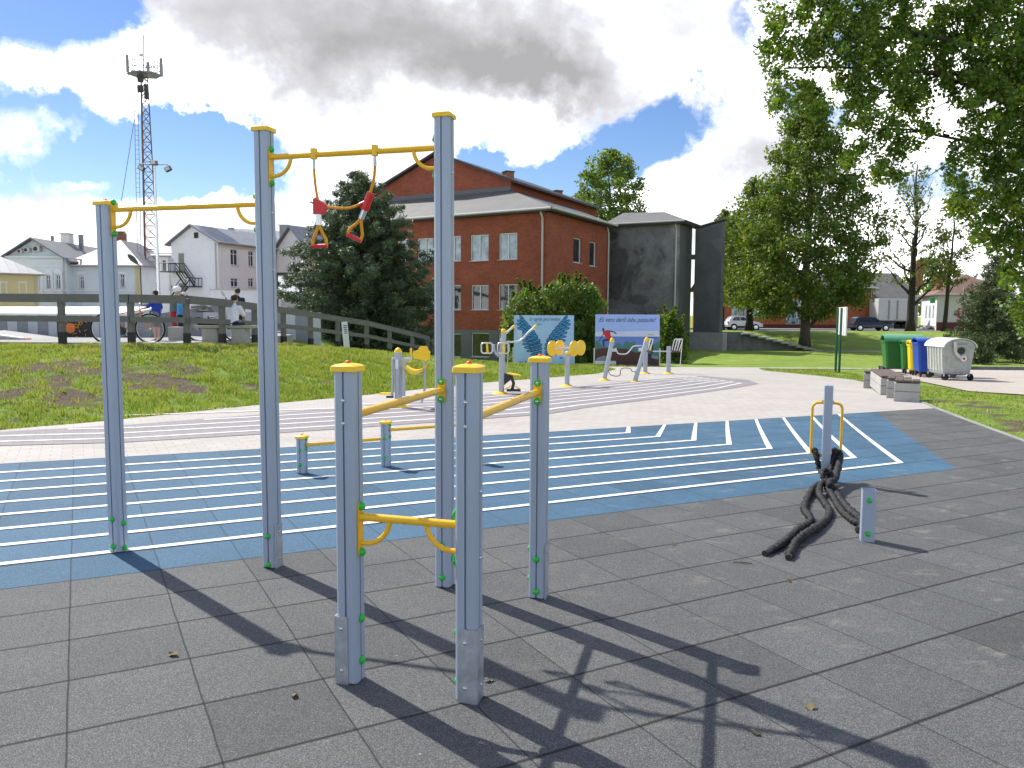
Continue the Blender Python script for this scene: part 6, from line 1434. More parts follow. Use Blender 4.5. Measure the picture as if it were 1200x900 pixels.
for px, py, a in ((180.5, 191, 0), (197, 198, .5), (166, 197, -.6)):
    p = at(px, py, FY-.1); mb = MB(); ca, sa = math.cos(a), math.sin(a); mb.box(p, (.32, .22, .24), ax=(Vector((ca, 0, sa)), Vector((0, 1, 0)), Vector((-sa, 0, ca))), bevel=.02); fh = mb.build('floodlight', 'lamp_dark', fl_, world=True); mb = MB(); mb.box(p+Vector((0, -.115, 0)), (.24, .01, .16), ax=(Vector((ca, 0, sa)), Vector((0, 1, 0)), Vector((-sa, 0, ca)))); mb.build('lens', 'dull_white', fh, world=True)
for px, py, Y, sgn, lab in ((155.5, 303.5, 40, -1, 'small dark street lamp on a thin pole near the foot of the mast'), (261, 344, 28, -1, 'small pale street lamp rising behind the fence near the seated pair')):
    h = at(px, py, Y); q = at(px+(9 if Y == 40 else 6), py+9, Y); q2 = Vector((q.x, Y, .6)); t = thing('street_lamp', lab, 'street lamp', (q.x, Y, .6), 0, 'small street lamps'); mb = MB(); mb.tube([q2, q, q.lerp(h, .5)], .035 if Y == 40 else .02, 6); mb.build('pole', 'lamp_dark', t, world=True)
    d = (h-q).normalized(); k_ = .34 if Y == 40 else .12; mb = MB(); mb.tube([h-d*k_*1.1, h-d*k_*.6, h, h+d*k_*.6, h+d*k_], .1, 8, radii=[.03*k_/.34, .10*k_/.34*1.0, .14*k_/.34, .11*k_/.34, .02*k_/.34]); mb.build('lamp_head', 'lamp_dark' if Y == 40 else 'dull_white', t, world=True, smooth=True)

# ------------------------------------------------------------------ right background buildings, vehicles
Pa, Pb = (at(838, 366, 96).x, 96), (at(1022, 366, 96).x, 96)
sb, P0s, P1s, e, n = simple_house('orange_shop_building', 'long low orange building with white shop windows across the street behind the trees', Pa, Pb, 12, -.1, at(930, 337, 96).z, at(930, 322, 102).z, 'plaster_orange', 'roof_tile_grey', [(858, 351, 871, 371.5), (873, 351, 887, 371.5), (889, 351, 900, 371.5), (922, 351, 950, 386)], [], 'gable_side', pane='glass_sky_curtain', plinth=(.62, 'plinth_red'), cat='building', oh=.5)
Pa, Pb = (at(1023, 366, 99).x, 99), (at(1076, 366, 99).x, 99)
gb, P0g, P1g, e, n = simple_house('grey_roof_building', 'white walled building with a big grey corrugated roof behind the parked truck', Pa, Pb, 14, -.1, at(1050, 352, 99).z, at(1050, 320, 106).z, 'dull_white', 'roof_tile_grey', [], [], 'gable_side', cat='building')
p = at(1076, 322, 102); mb = MB(); mb.box(p, (.9, .8, 3.6)); mb.build('chimney', 'brick_chimney', gb, world=True)
Pa, Pb = (at(1098, 366, 88).x, 88), (at(1180, 366, 86).x, 86)
ph, P0p, P1p, e, n = simple_house('pale_house', 'pale yellow house with brown roof, red plinth and a sunlit white shopfront side', Pa, Pb, 9, 0, at(1120, 345, 88).z, at(1130, 322, 92).z, 'plaster_pale', 'roof_brown', [(1122, 360, 1130.5, 374)], [], 'hip', pane='pink_sign', plinth=(.95, 'plinth_red'), oh=.5)
Q0 = P0p+n*9
for s0, s1 in ((1.2, 2.2), (3.0, 4.2), (5.2, 6.2)):
    c = P0p+n*((s0+s1)/2)-e*.03; mb = MB(); mb.box(c+Vector((0, 0, 1.9)), (.05, s1-s0, 2.1), ax=(e, n, Vector((0, 0, 1)))); dr = mb.build('shop_door', 'white_window', ph, world=True); mb = MB(); mb.box(c-e*.03+Vector((0, 0, 2.1)), (.02, (s1-s0)*.6, 1.4), ax=(e, n, Vector((0, 0, 1)))); mb.build('pane', 'glass_sky_curtain', dr, world=True)
mb = MB(); mb.box(P0p+n*4.5-e*.02+Vector((0, 0, 2.0)), (.03, 8.9, 3.0), ax=(e, n, Vector((0, 0, 1)))); mb.build('shopfront', 'white_paint', ph, world=True)
mb = MB(); mb.box(P0p-n*.1-e*.5+Vector((0, 0, 3.3)), (.5, .08, .55), ax=(e, n, Vector((0, 0, 1)))); mb.build('green_sign', 'green_sign', ph, world=True)
for i in range(3): mb = MB(); mb.box(P0p+n*3-e*(.5+.35*(2-i))+Vector((0, 0, .12+.17*i)), (.7, 4, .17), ax=(e, n, Vector((0, 0, 1)))); mb.build('step', 'concrete_pale', ph, world=True)
p = at(1099.5, 333, 91); mb = MB(); mb.box(p, (.75, .7, 2.2)); mb.build('chimney', 'brick_chimney', ph, world=True)

def car(label, px0, px1, Y, paint, kind, Hc, name='parked_car'):
    a, b = at(px0, 388, Y), at(px1, 388, Y); L_ = b.x-a.x; t = thing(name, label, 'car', (a.x, Y, .04), 0, 'cars parked along the street'); W2 = .88
    low = [(0.02, .35), (0.0, .55), (.03, .88), (.06, .92)]
    if kind == 'hatch': top = [(.07, 1.10), (.15, 1.42), (.22, Hc), (.48, Hc-.02), (.66, 1.0), (.88, .86), (.985, .66), (1.0, .35)]; glassp = [(.14, 1.0), (.21, 1.37), (.47, 1.38), (.61, 1.0)]
    else: top = [(.10, 1.30), (.17, Hc), (.55, Hc), (.70, .98), (.92, .84), (.985, .66), (1.0, .35)]; glassp = [(.10, .95), (.155, 1.30), (.54, 1.34), (.66, .95)]
    prof = [(x*L_, z) for x, z in low+top]; rows = []
    for yy, ins in ((-W2, 0.0), (-W2*.96, .0)): pass
    def yin(z): return W2-(max(0, z-.85)*.32)
    mb = MB(); ring1 = [(x, -yin(z), z) for x, z in prof]; ring2 = [(x, yin(z), z) for x, z in prof]; mb.loft([ring1, ring2], True)
    arches = (.19*L_, .80*L_); bd_ = mb.build('body', paint, t, fixn=True)
    for sgn in (-1, 1):
        for g0_, g1__ in ((0, .48), (.52, 1)):
            def gpnt(f, top_): 
                lo_, hi_ = (glassp[0], glassp[3]) if not top_ else (glassp[1], glassp[2]); x = lo_[0]+(hi_[0]-lo_[0])*f; z = lo_[1]+(hi_[1]-lo_[1])*f; return (x*L_, sgn*(yin(z)+.006), z)
            mb = MB(); mb.poly([gpnt(g0_, 0), gpnt(g1__, 0), gpnt(g1__, 1), gpnt(g0_, 1)]); mb.build('side_window', 'glass_car', t)
    mb = MB(); zt_, zb2 = Hc-.05, 1.03; mb.poly([(.535*L_+.02, -.6, zt_), (.66*L_, -.68, zb2), (.66*L_, .68, zb2), (.535*L_+.02, .6, zt_)]); mb.build('windscreen', 'glass_car', t)
    for x in arches:
        for yy in (-W2+.07, W2-.07):
            mb = MB(); wheel(mb, (x, yy, .31), .32, .20, (0, 1, 0)); w_ = mb.build('wheel', 'tyre', t, smooth=True); mb = MB(); mb.lathe((x, yy+(-.1 if yy < 0 else .1), .31), [(.21, 0), (.20, .012), (.06, .02), (.0005, .02)], 12, (0, -1 if yy < 0 else 1, 0)); mb.build('rim', 'alu', w_)
        mb = MB(); mb.lathe((x, -W2+.015, .31), [(.38, -.01), (.38, 0.012)], 18, (0, -1, 0)); mb.build('wheel_arch', 'slot_dark', t)
    mb = MB(); mb.box((.965*L_, -W2+.10, .68), (.2, .2, .12)); mb.build('headlight', 'dull_white', t); mb = MB(); mb.box((.02*L_, -W2+.08, .82), (.12, .18, .2)); mb.build('tail_light', 'car_light_red', t)
    mb = MB(); mb.box((.62*L_, -W2-.05, .98), (.16, .12, .11), bevel=.02); mb.build('mirror', paint, t)
    mb = MB(); mb.box((.5*L_, -W2-.004, .40), (L_*.5, .01, .10)); mb.build('sill_strip', 'dark_metal', t)
    return t
car('white hatchback parked across the street above the retaining wall', 849.5, 891, 84.5, 'car_white', 'hatch', 1.50)
car('dark estate car parked across the street between the two tree trunks', 994.5, 1043, 84.5, 'car_dark', 'estate', 1.45)
tk = thing('parked_truck', 'white box truck parked behind the dark estate car', 'truck', (at(1040, 388, 93).x, 93, .05)); a, b = at(1030, 352, 93), at(1066, 352, 93)
mb = MB(); mb.box(((a.x+b.x)/2, 94.2, 2.35), (b.x-a.x, 2.4, 2.5), bevel=.03); bx_ = mb.build('cargo_box', 'dull_white', tk, world=True); 
for px0, px1 in ((1041, 1042.5), (1051, 1052.5)): q = at((px0+px1)/2, 366, 92.95); mb = MB(); mb.box((q.x, 92.97, 2.3), (.18, .04, 2.2)); mb.build('door_frame', 'panel_mid', bx_, world=True)
mb = MB(); mb.box(((a.x+b.x)/2, 94.2, .85), (b.x-a.x, 2.2, .4)); mb.build('chassis', 'dark_metal', tk, world=True)
for px in (1040, 1053, 1060): q = at(px, 366, 93.1); mb = MB(); wheel(mb, (q.x, 93.25, .5), .48, .3, (0, 1, 0)); mb.build('wheel', 'tyre', tk, world=True, smooth=True)
# ------------------------------------------------------------------ people, bicycle, bench at the top of the bank
ZP = 0.86
def blob_mesh(name, parts, voxel, mat, parent, smooth_it=4):
    """parts: capsules (p0, r0, p1, r1) or ellipsoids (c, (rx,ry,rz)); fused into ONE continuous surface"""
    mb = MB()
    for q in parts:
        if len(q) == 4:
            p0, r0, p1, r1 = q; p0, p1 = Vector(p0), Vector(p1); d = p1-p0; dn = d.normalized() if d.length > 1e-6 else Vector((0, 0, 1)); pts, rr = [], []
            for k in range(5): a = PI/2*k/4; pts.append(p0-dn*r0*math.cos(a)); rr.append(max(r0*math.sin(a), .002))
            for k in range(1, 4): pts.append(p0+d*k/4); rr.append(r0+(r1-r0)*k/4)
            for k in range(5): a = PI/2*k/4; pts.append(p1+dn*r1*math.sin(a)); rr.append(max(r1*math.cos(a), .002))
            mb.tube(pts, .1, 12, True, rr)
        else: mb.ball(q[0], 1.0, 14, 10, q[1])
    o = mb.build(name, mat, parent, fixn=True)
    md = o.modifiers.new('r', 'REMESH'); md.mode = 'VOXEL'; md.voxel_size = voxel
    sm = o.modifiers.new('s', 'SMOOTH'); sm.factor = .5; sm.iterations = smooth_it
    dg = bpy.context.evaluated_depsgraph_get(); me = bpy.data.meshes.new_from_object(o.evaluated_get(dg)); old = o.data; o.modifiers.clear(); o.data = me; me.name = name
    me.polygons.foreach_set('use_smooth', [True]*len(me.polygons)); 
    if not me.materials: me.materials.append(MT[mat])
    bpy.data.meshes.remove(old); return o
def person(label, loc, rz, h, pose, shirt, shorts, hat=None, shoes='cloth_grey'):
    """pose keys in body units (h = 1): local +x is the way the person faces"""
    t = thing('person', label, 'person', loc, rz); k = h
    V = lambda x, y, z: Vector((x*k, y*k, z*k))
    P = pose; hip, chest, neck, head = (V(*P[q]) for q in ('hip', 'chest', 'neck', 'head'))
    body = [(hip, .072*k, chest, .082*k), (chest+V(0, -.06, .03), .05*k, chest+V(0, .06, .03), .05*k), (chest, .06*k, neck, .030*k), (neck, .030*k, head-V(0, 0, .03), .032*k), (head, (.058*k, .05*k, .068*k)), (head+V(.052, 0, -.005), (.014*k, .010*k, .014*k)), (head+V(.03, 0, -.035), (.03*k, .03*k, .025*k)), (head+V(0, .05, -.005), (.012*k, .008*k, .018*k)), (head+V(0, -.05, -.005), (.012*k, .008*k, .018*k))]
    for s, side in ((1, 'l'), (-1, 'r')):
        sh = chest+V(0, s*.10, .045); el, ha = V(*P['el_'+side]), V(*P['ha_'+side]); body += [(sh, .034*k, el, .025*k), (el, .025*k, ha, .017*k)]
        d = (ha-el).normalized(); body.append((ha, .020*k, ha+d*.03*k, .018*k))
        for f in range(4): o_ = V(0, (f-1.5)*.011, 0); body.append((ha+d*.035*k+o_, .0065*k, ha+d*(.068-.004*abs(f-1.3))*k+o_-V(0, 0, .012), .005*k))
        body.append((ha+V(0, -s*.015, .004), .007*k, ha+d*.03*k+V(0, -s*.026, .004), .006*k))
        hj = hip+V(0, s*.052, -.02); kn_, an = V(*P['kn_'+side]), V(*P['an_'+side]); body += [(hj, .052*k, kn_, .034*k), (kn_, .033*k, an, .020*k), (an, .022*k, an+V(.07, 0, -.022), .018*k)]
    bo = blob_mesh('body', body, .0105*k, 'skin', t, 3)
    for s in (1, -1):
        mb = MB(); mb.ball(head+V(.052, s*.021, .008), .008*k, 8, 6); mb.build('eye', 'hair_dark', bo)
    mb = MB(); mb.ball(head+V(.050, 0, -.033), 1, 8, 6, (.005*k, .016*k, .004*k)); mb.build('mouth', 'cloth_red', bo)
    sp = [(hip+V(0, 0, P.get('hem', -.01)), .082*k, chest, .093*k), (chest+V(0, -.06, .03), .058*k, chest+V(0, .06, .03), .058*k), (chest+V(0, 0, .03), .055*k, neck-V(0, 0, .01), .04*k)]
    for s, side in ((1, 'l'), (-1, 'r')): sh = chest+V(0, s*.10, .045); el = V(*P['el_'+side]); sp.append((sh, .044*k, sh.lerp(el, .85 if shirt != 'cloth_olive' else 1.0), .039*k))
    blob_mesh('shirt', sp, .011*k, shirt, t, 3)
    st = [(hip+V(0, -.03, 0), .08*k, hip+V(0, .03, 0), .08*k)]
    for s, side in ((1, 'l'), (-1, 'r')): hj = hip+V(0, s*.052, -.02); kn_ = V(*P['kn_'+side]); st.append((hj, .064*k, hj.lerp(kn_, P.get('sh', .85)), .056*k))
    blob_mesh('shorts', st, .011*k, shorts, t, 3)
    if hat == 'helmet':
        hm_ = [(head+V(-.008, 0, .022), (.077*k, .068*k, .062*k))]; blob_mesh('helmet', hm_, .010*k, 'white_paint', t, 2)
    elif hat == 'cap':
        blob_mesh('cap', [(head+V(-.005, 0, .03), (.066*k, .058*k, .05*k)), (head+V(.05, 0, .025), (.05*k, .045*k, .010*k))], .0085*k, 'dull_white', t, 2)
    blob_mesh('hair', [(head+V(-.014, 0, .018), (.058*k, .056*k, .060*k))], .010*k, 'hair_dark', t, 2)
    for side in ('l', 'r'):
        an = V(*P['an_'+side]); blob_mesh('shoe', [(an+V(-.01, 0, -.022), .026*k, an+V(.08, 0, -.026), .021*k)], .008*k, shoes, t, 2)
    return t
stand = dict(hip=(0, 0, .53), chest=(0, 0, .73), neck=(0.005, 0, .83), head=(.015, 0, .925), el_l=(.02, .14, .64), ha_l=(.06, .15, .50), el_r=(.02, -.14, .64), ha_r=(.06, -.15, .50), kn_l=(.015, .055, .28), kn_r=(.0, -.055, .28), an_l=(-.01, .055, .045), an_r=(-.01, -.055, .045))
def P_(**k): d = dict(stand); d.update(k); return d
sc_ = lambda px, Y: (at(px, 366, Y).x, Y, ZP)
person('boy in a blue t-shirt standing beside the orange bicycle with one arm stretched forward', sc_(183, 21.0), PI-.15, 1.34, P_(el_l=(.10, .13, .66), ha_l=(.24, .12, .63), el_r=(-.02, -.15, .65), ha_r=(.02, -.15, .52), sh=.8), 'cloth_blue', 'cloth_grey')
person('boy with a white helmet, olive top and red shorts behind the concrete block', sc_(204, 22.0), .55, 1.50, P_(hem=-.04, hip=(0, 0, .47), chest=(.02, 0, .70), neck=(.04, 0, .81), head=(.07, 0, .905), el_l=(.10, .12, .64), ha_l=(.17, .08, .54), el_r=(.09, -.12, .64), ha_r=(.17, -.08, .54), sh=.9), 'cloth_olive', 'cloth_red', 'helmet')
person('child with a pale cap and light blue t-shirt leaning forward beside the fence post', sc_(211.5, 21.6), .4, 1.36, P_(hem=-.09, hip=(0, 0, .46), chest=(.03, 0, .69), neck=(.05, 0, .79), head=(.08, 0, .885), el_l=(.06, .14, .60), ha_l=(.15, .10, .54), el_r=(.06, -.14, .60), ha_r=(.15, -.10, .54)), 'cloth_sky', 'cloth_navy', 'cap')
sit = P_(hip=(0, 0, .285), chest=(.04, 0, .50), neck=(.07, 0, .60), head=(.11, 0, .69), el_l=(.12, .14, .42), ha_l=(.22, .10, .36), el_r=(.12, -.14, .42), ha_r=(.22, -.10, .36), kn_l=(.25, .06, .29), kn_r=(.25, -.06, .29), an_l=(.26, .06, .05), an_r=(.26, -.06, .05), sh=.9)
person('person in a white t-shirt sitting on the slatted bench with the back turned', sc_(272.5, 20.65), PI/2, 1.62, sit, 'cloth_white', 'cloth_navy')
person('dark haired person in a navy t-shirt standing just beyond the one in white', sc_(279, 23.5), 2.3, 1.48, P_(el_l=(.0, .14, .64), ha_l=(.02, .14, .50)), 'cloth_navy', 'cloth_navy')
# slatted bench on concrete feet
bx0, bx1 = at(226, 366, 20.5).x, at(297, 366, 20.5).x
bn = thing('park_bench', 'pale slatted bench on two concrete blocks behind the rail fence', 'bench', (bx0, 20.5, ZP)); Wb = bx1-bx0
for i in range(5): mb = MB(); mb.box((Wb/2, .02+.10*i, .40), (Wb, .085, .07), bevel=.006); mb.build('seat_slat', 'slat_grey', bn)
for px0, px1 in ((235, 253.5), (269.5, 286)): a, b = at(px0, 366, 20.5).x-bx0, at(px1, 366, 20.5).x-bx0; mb = MB(); mb.box(((a+b)/2, .24, .16), (b-a, .42, .40), bevel=.01); mb.build('concrete_foot', 'concrete', bn)
jk = thing('jacket', 'dark jacket with a red patch thrown over the left end of the slatted bench', 'jacket', (at(245, 366, 20.6).x, 20.7, ZP+.44)); 
blob_mesh('cloth', [((-.3, 0, .03), .05, (.15, .05, .06), .08), ((.1, 0, .05), .07, (.30, -.05, 0), .05), ((.28, -.15, 0), .04, (.33, -.26, -.16), .035)], .014, 'cloth_navy', jk); blob_mesh('red_patch', [((.02, -.03, .10), .045, (.12, -.04, .09), .04)], .012, 'cloth_red', jk)
a, b = at(196, 366, 21).x, at(216, 366, 21).x; cb = thing('concrete_block', 'square concrete block standing in the grass beside the orange bicycle', 'block', (a, 21, ZP-.05)); mb = MB(); mb.box(((b-a)/2, .2, .20), (b-a, .4, .46), bevel=.012); mb.build('block', 'concrete', cb)
def bicycle(name, label, loc, rz, frame_mat, s=1.0):
    t = thing(name, label, 'bicycle', loc, rz, None); R_ = .345*s; wb = 1.06*s
    W0, W1 = Vector((0, 0, R_)), Vector((wb, 0, R_)); BB = Vector((.42*s, 0, .29*s)); ST = Vector((.28*s, 0, .74*s)); HT = Vector((.83*s, 0, .78*s)); HB = Vector((.87*s, 0, .64*s))
    for c in (W0, W1):
        mb = MB(); pts = [c+Vector((math.cos(a)*R_, 0, math.sin(a)*R_)) for a in [2*PI*i/36 for i in range(37)]]; mb.tube(pts, .023*s, 8, False); w = mb.build('wheel', 'tyre', t, smooth='all')
        mb = MB(); mb.tube([c+(p-c)*.93 for p in pts], .009*s, 6, False); mb.build('rim', 'alu', w, smooth='all'); mb = MB()
        for i in range(18): a = 2*PI*i/18; mb.tube([c+Vector((0, .02*(1 if i % 2 else -1), 0)), c+Vector((math.cos(a), 0, math.sin(a)))*R_*.93], .0016*s, 4)
        mb.tube([c-Vector((0, .04, 0)), c+Vector((0, .04, 0))], .02*s, 8); mb.build('spokes', 'alu', w)
    mb = MB()
    for a_, b_, r in ((BB, ST, .017), (BB, HB, .020), (ST.lerp(BB, .12), HT, .016), (HT, HB, .02)): mb.tube([a_, b_], r*s, 8)
    for y in (-.045, .045): o_ = Vector((0, y, 0)); mb.tube([W0+o_, BB+o_*.5], .010*s, 6); mb.tube([W0+o_, ST.lerp(BB, .12)+o_*.4], .009*s, 6); mb.tube(smooth_path([HB+o_*.8, HB.lerp(W1, .45)+o_+Vector((-.0, 0, 0)), W1+o_], 4), .012*s, 6)
    mb.build('frame', frame_mat, t, smooth=True)
    mb = MB(); mb.tube([HT, HT+Vector((-.03, 0, .14))*s], .013*s, 8); q = HT+Vector((-.03, 0, .14))*s; mb.tube(smooth_path([q+Vector((-.10, -.28, .05))*s, q+Vector((-.02, -.16, .05))*s, q, q+Vector((-.02, .16, .05))*s, q+Vector((-.10, .28, .05))*s], 4), .011*s, 8); hb = mb.build('handlebar', 'alu', t, smooth=True)
    mb = MB(); mb.tube([q+Vector((-.07, -.23, .05))*s, q+Vector((-.12, -.30, .055))*s], .017*s, 8); mb.tube([q+Vector((-.07, .23, .05))*s, q+Vector((-.12, .30, .055))*s], .017*s, 8); mb.build('grip', 'dark_metal', hb, smooth=True)
    mb = MB(); mb.tube([ST, ST+Vector((-.04, 0, .12))*s], .013*s, 8); mb.build('seat_post', 'alu', t, smooth=True); q = ST+Vector((-.05, 0, .14))*s
    mb = MB(); mb.tube([q+Vector((-.13, 0, .01))*s, q, q+Vector((.14, 0, 0))*s], .05, 10, True, [.075*s, .055*s, .02*s]); 
    mb.v = [(x, y, q.z+(z-q.z)*.45) for x, y, z in mb.v]; mb.build('saddle', 'dark_metal', t, smooth=True)
    mb = MB(); mb.lathe(BB+Vector((0, -.045, 0)), [(.095*s, 0), (.095*s, .005), (.0005, .006)], 20, (0, -1, 0)); mb.tube([BB+Vector((0, -.06, 0)), BB+Vector((.10, -.07, -.13))*1], .011*s, 6); mb.tube([BB+Vector((0, .06, 0)), BB+Vector((-.10, .07, .13))], .011*s, 6); mb.box(BB+Vector((.11, -.11, -.14)), (.09, .07, .02)); mb.box(BB+Vector((-.11, .11, .14)), (.09, .07, .02)); mb.build('crankset', 'dark_metal', t)
    mb = MB(); 
    for dz in (-.085, .085): mb.tube([BB+Vector((0, -.05, dz)), W0+Vector((0, -.05, dz*.45))], .004, 4)
    mb.build('chain', 'dark_metal', t)
    return t
bicycle('bicycle', 'orange framed bicycle parked behind the rail fence under the blue shirted boy', (at(123, 366, 20.0).x, 20.0, ZP-.01), 0, 'orange_paint', 1.05)
bk2 = bicycle('bicycle', 'dark bicycle leaning behind the slatted bench', (at(232, 366, 21.6).x, 21.6, ZP), .15, 'dark_metal', .9)

# ------------------------------------------------------------------ vegetation
def leaves(name, C, Rd, n_per, size, mat, parent, asp=.62, up=.35, squash=.8, seed=0):
    """C (k,3) clump centres, Rd (k,) radii: leaf faces scattered through each clump"""
    g_ = np.random.default_rng(seed+101); k = len(C); idx = np.repeat(np.arange(k), n_per); n = len(idx)
    d = g_.normal(size=(n, 3)); d /= np.linalg.norm(d, axis=1)[:, None]; rr = g_.uniform(0, 1, n)**0.45
    P = C[idx]+d*(rr*Rd[idx])[:, None]*np.array([1, 1, squash])
    nrm = d*0.5+g_.normal(size=(n, 3))*0.75; nrm[:, 2] += up; nrm /= np.linalg.norm(nrm, axis=1)[:, None]
    t = g_.normal(size=(n, 3)); t -= (t*nrm).sum(1)[:, None]*nrm; t /= np.linalg.norm(t, axis=1)[:, None]; b_ = np.cross(nrm, t)
    s = size*g_.uniform(.55, 1.35, n)[:, None]
    V = np.stack([P-t*s*.5, P+b_*s*.5*asp-t*s*.05, P+t*s*.5, P-b_*s*.5*asp-t*s*.05], 1)
    tone = np.clip(g_.normal(.5, .2, n)+(g_.uniform(-.2, .2, k))[idx], 0, 1.2)
    off = parent.location if parent is not None else (0, 0, 0)
    return bulk(name, V, 4, mat, parent, tone, tuple(off))
def limbset(mb, p0, p1, r0, r1, wig, seed, n=7):
    pts, rr = [], []
    for i in range(n+1):
        t = i/n; q = Vector(p0).lerp(Vector(p1), t); am = wig*math.sin(PI*t)
        q += Vector((mnoise.noise(Vector((seed, t*3, 0))), mnoise.noise(Vector((seed, t*3, 9))), 0.4*mnoise.noise(Vector((seed, t*3, 19)))))*am*2; pts.append(q); rr.append(r0+(r1-r0)*t**.8)
    mb.tube(pts, r0, 8, True, rr); return pts
def tree(name, label, loc, Ht, prof, tr, nclump, crad, nper, lsize, lmat, bark, seed, z0=.2, group=None, trunk_top=.9, nlimb=16, lean=(0, 0), yk=1.0, skew=None, fill=.5, wig=.25, twigs=0):
    """prof: list of (height fraction, radius m) outline of the crown"""
    g_ = random.Random(seed); t = thing(name, label, 'tree', loc, 0, group); L0 = Vector(loc); mb = MB()
    pr = lambda f: float(np.interp(f, [p[0] for p in prof], [p[1] for p in prof]))
    sk = (lambda f: float(np.interp(f, [p[0] for p in skew], [p[1] for p in skew]))) if skew else (lambda f: 0.0)
    axp = lambda f: Vector((lean[0]*f*Ht+sk(f), lean[1]*f*Ht, f*Ht))
    pts, rr = [], []; n = 14
    for i in range(n+1):
        f = trunk_top*i/n; q = axp(f)*1.0; q.x = q.x-sk(f)*(1-min(1, f*1.2)); q += Vector((mnoise.noise(Vector((seed, f*4, 1))), mnoise.noise(Vector((seed, f*4, 7))), 0))*wig*f*2; pts.append(q); rr.append(tr*(1-.9*f/trunk_top)*(1.35 if i == 0 else 1)+.01)
    mb.tube(pts, tr, 12, True, rr)
    for j in range(nlimb):
        f0 = z0*.75+(trunk_top-z0*.75)*(j+.3)/nlimb*.85; i0 = min(n, int(f0/trunk_top*n)); a = j*2.4+g_.random(); f1 = min(.97, f0+.08+.14*g_.random()); r_ = pr(f1)*.85
        c1 = Vector((axp(f1).x+math.cos(a)*r_, axp(f1).y+math.sin(a)*r_*yk, f1*Ht)); pl = limbset(mb, pts[i0], c1, rr[i0]*.5, .015, r_*.14, seed+j*1.7)
        for k_ in range(2+twigs):
            q = pl[3+k_ % 4]; limbset(mb, q, q+Vector((g_.uniform(-1, 1), g_.uniform(-1, 1), g_.uniform(0, .9)))*r_*.35, rr[i0]*.18, .008, .1, seed+j+k_*3.3, 4)
    mb.build('trunk', bark, t, smooth='all')
    C, Rd = [], []
    while len(C) < nclump:
        f = z0+(1-z0)*g_.random(); r_ = pr(f)
        if g_.random() > (r_/max(p[1] for p in prof))*1.0+.12: continue
        a = g_.random()*2*PI; rad = r_*(fill+(1-fill)*g_.random()**.6)*(1+.22*mnoise.noise(Vector((math.cos(a)*2, math.sin(a)*2, f*9+seed))))
        cr_ = crad*g_.uniform(.55, 1.3)*(.55+.45*min(1, r_/(crad*2)))
        C.append((L0.x+axp(f).x+math.cos(a)*max(0, rad-cr_*.4), L0.y+axp(f).y+math.sin(a)*max(0, rad-cr_*.4)*yk, L0.z+f*Ht)); Rd.append(cr_)
    leaves('crown', np.array(C), np.array(Rd), nper, lsize, lmat, t, seed=seed); return t
# big lime on the lawn edge
l = at(943, 405, 61.5); Hh = at(943, 100, 61.5).z+.95
tree('lime_tree', 'large dense green tree whose dark trunk stands beside the concrete steps', (l.x, 61.5, -.9), Hh, [(.10, 2.4), (.18, 4.6), (.28, 5.9), (.42, 5.7), (.55, 5.0), (.68, 3.9), (.80, 2.9), (.92, 1.7), (1, .4)], .38, 560, .95, 95, .26, 'leaf_lime', 'bark', 3, z0=.13, nlimb=20, fill=.30, skew=[(0, 0), (.3, -.4), (.6, .2), (.8, -.3), (1, -.4)])
l = at(878, 388, 70)
tree('broadleaf_tree', 'smaller dark tree with hanging foliage just left of the large one', (l.x, 70, .2), at(878, 215, 70).z, [(.12, 1.5), (.25, 3.2), (.5, 3.6), (.75, 2.6), (1, .5)], .32, 170, .95, 75, .28, 'leaf_lime', 'bark_dark', 8, z0=.16, nlimb=10, fill=.3)
l = at(868, 388, 72)
tree('broadleaf_tree', 'leafy tree at the far left of the group behind the white hatchback', (l.x-.4, 77, .1), at(860, 250, 77).z, [(.3, 1.3), (.45, 2.2), (.7, 2.2), (1, .4)], .22, 90, .8, 60, .28, 'leaf_lime', 'bark_dark', 18, z0=.32, nlimb=8, fill=.3)
# thin yellowing tree
l = at(1066.5, 388, 73)
tree('sparse_tree', 'sparse yellowing tree with a dark forked trunk between the truck and the pale house', (l.x, 73, .18), at(1066, 190, 73).z, [(.22, 2.6), (.35, 4.2), (.55, 3.8), (.75, 2.6), (1, .5)], .36, 120, .62, 26, .26, 'leaf_thin', 'bark_dark', 21, z0=.25, nlimb=20, fill=.2, trunk_top=.98, twigs=3)
l = at(1106, 388, 71)
tree('sparse_tree', 'thin crooked dark trunk with few leaves in front of the pale house', (l.x, 71, .2), at(1118, 235, 71).z, [(.35, 1.2), (.55, 2.2), (.8, 2.4), (1, .8)], .2, 70, .65, 34, .25, 'leaf_thin', 'bark_dark', 25, z0=.35, nlimb=9, fill=.2, lean=(.05, 0), wig=.35, trunk_top=.95, twigs=2)
l = at(1092, 366, 125); tree('far_tree', 'pale green tree showing above the roofs between the sparse trees', (l.x, 125, 0), at(1090, 305, 125).z+.5, [(.2, 3), (.5, 5), (.8, 4), (1, 1)], .3, 80, 1.6, 60, .5, 'leaf_poplar', 'bark', 31, z0=.2, nlimb=5)
# tree behind the brick building
l = at(713, 366, 100); tree('round_tree', 'round crowned tree rising behind the roof of the brick building', (l.x, 100, -1), at(713, 180, 100).z+1, [(.35, 2.5), (.5, 4.2), (.68, 5.2), (.84, 4.6), (.95, 3.0), (1, 1.2)], .4, 260, 1.1, 75, .40, 'leaf_bush', 'bark', 35, z0=.35, nlimb=10, fill=.3)
l = at(988, 366, 140); tree('far_tree', 'distant dark tree just showing over the brick roof edge', (at(676, 366, 110).x, 110, -1), at(676, 228, 110).z+1, [(.5, 2), (.8, 1.8), (1, .5)], .3, 40, 1.0, 50, .4, 'leaf_bush', 'bark', 37, z0=.5, nlimb=5)
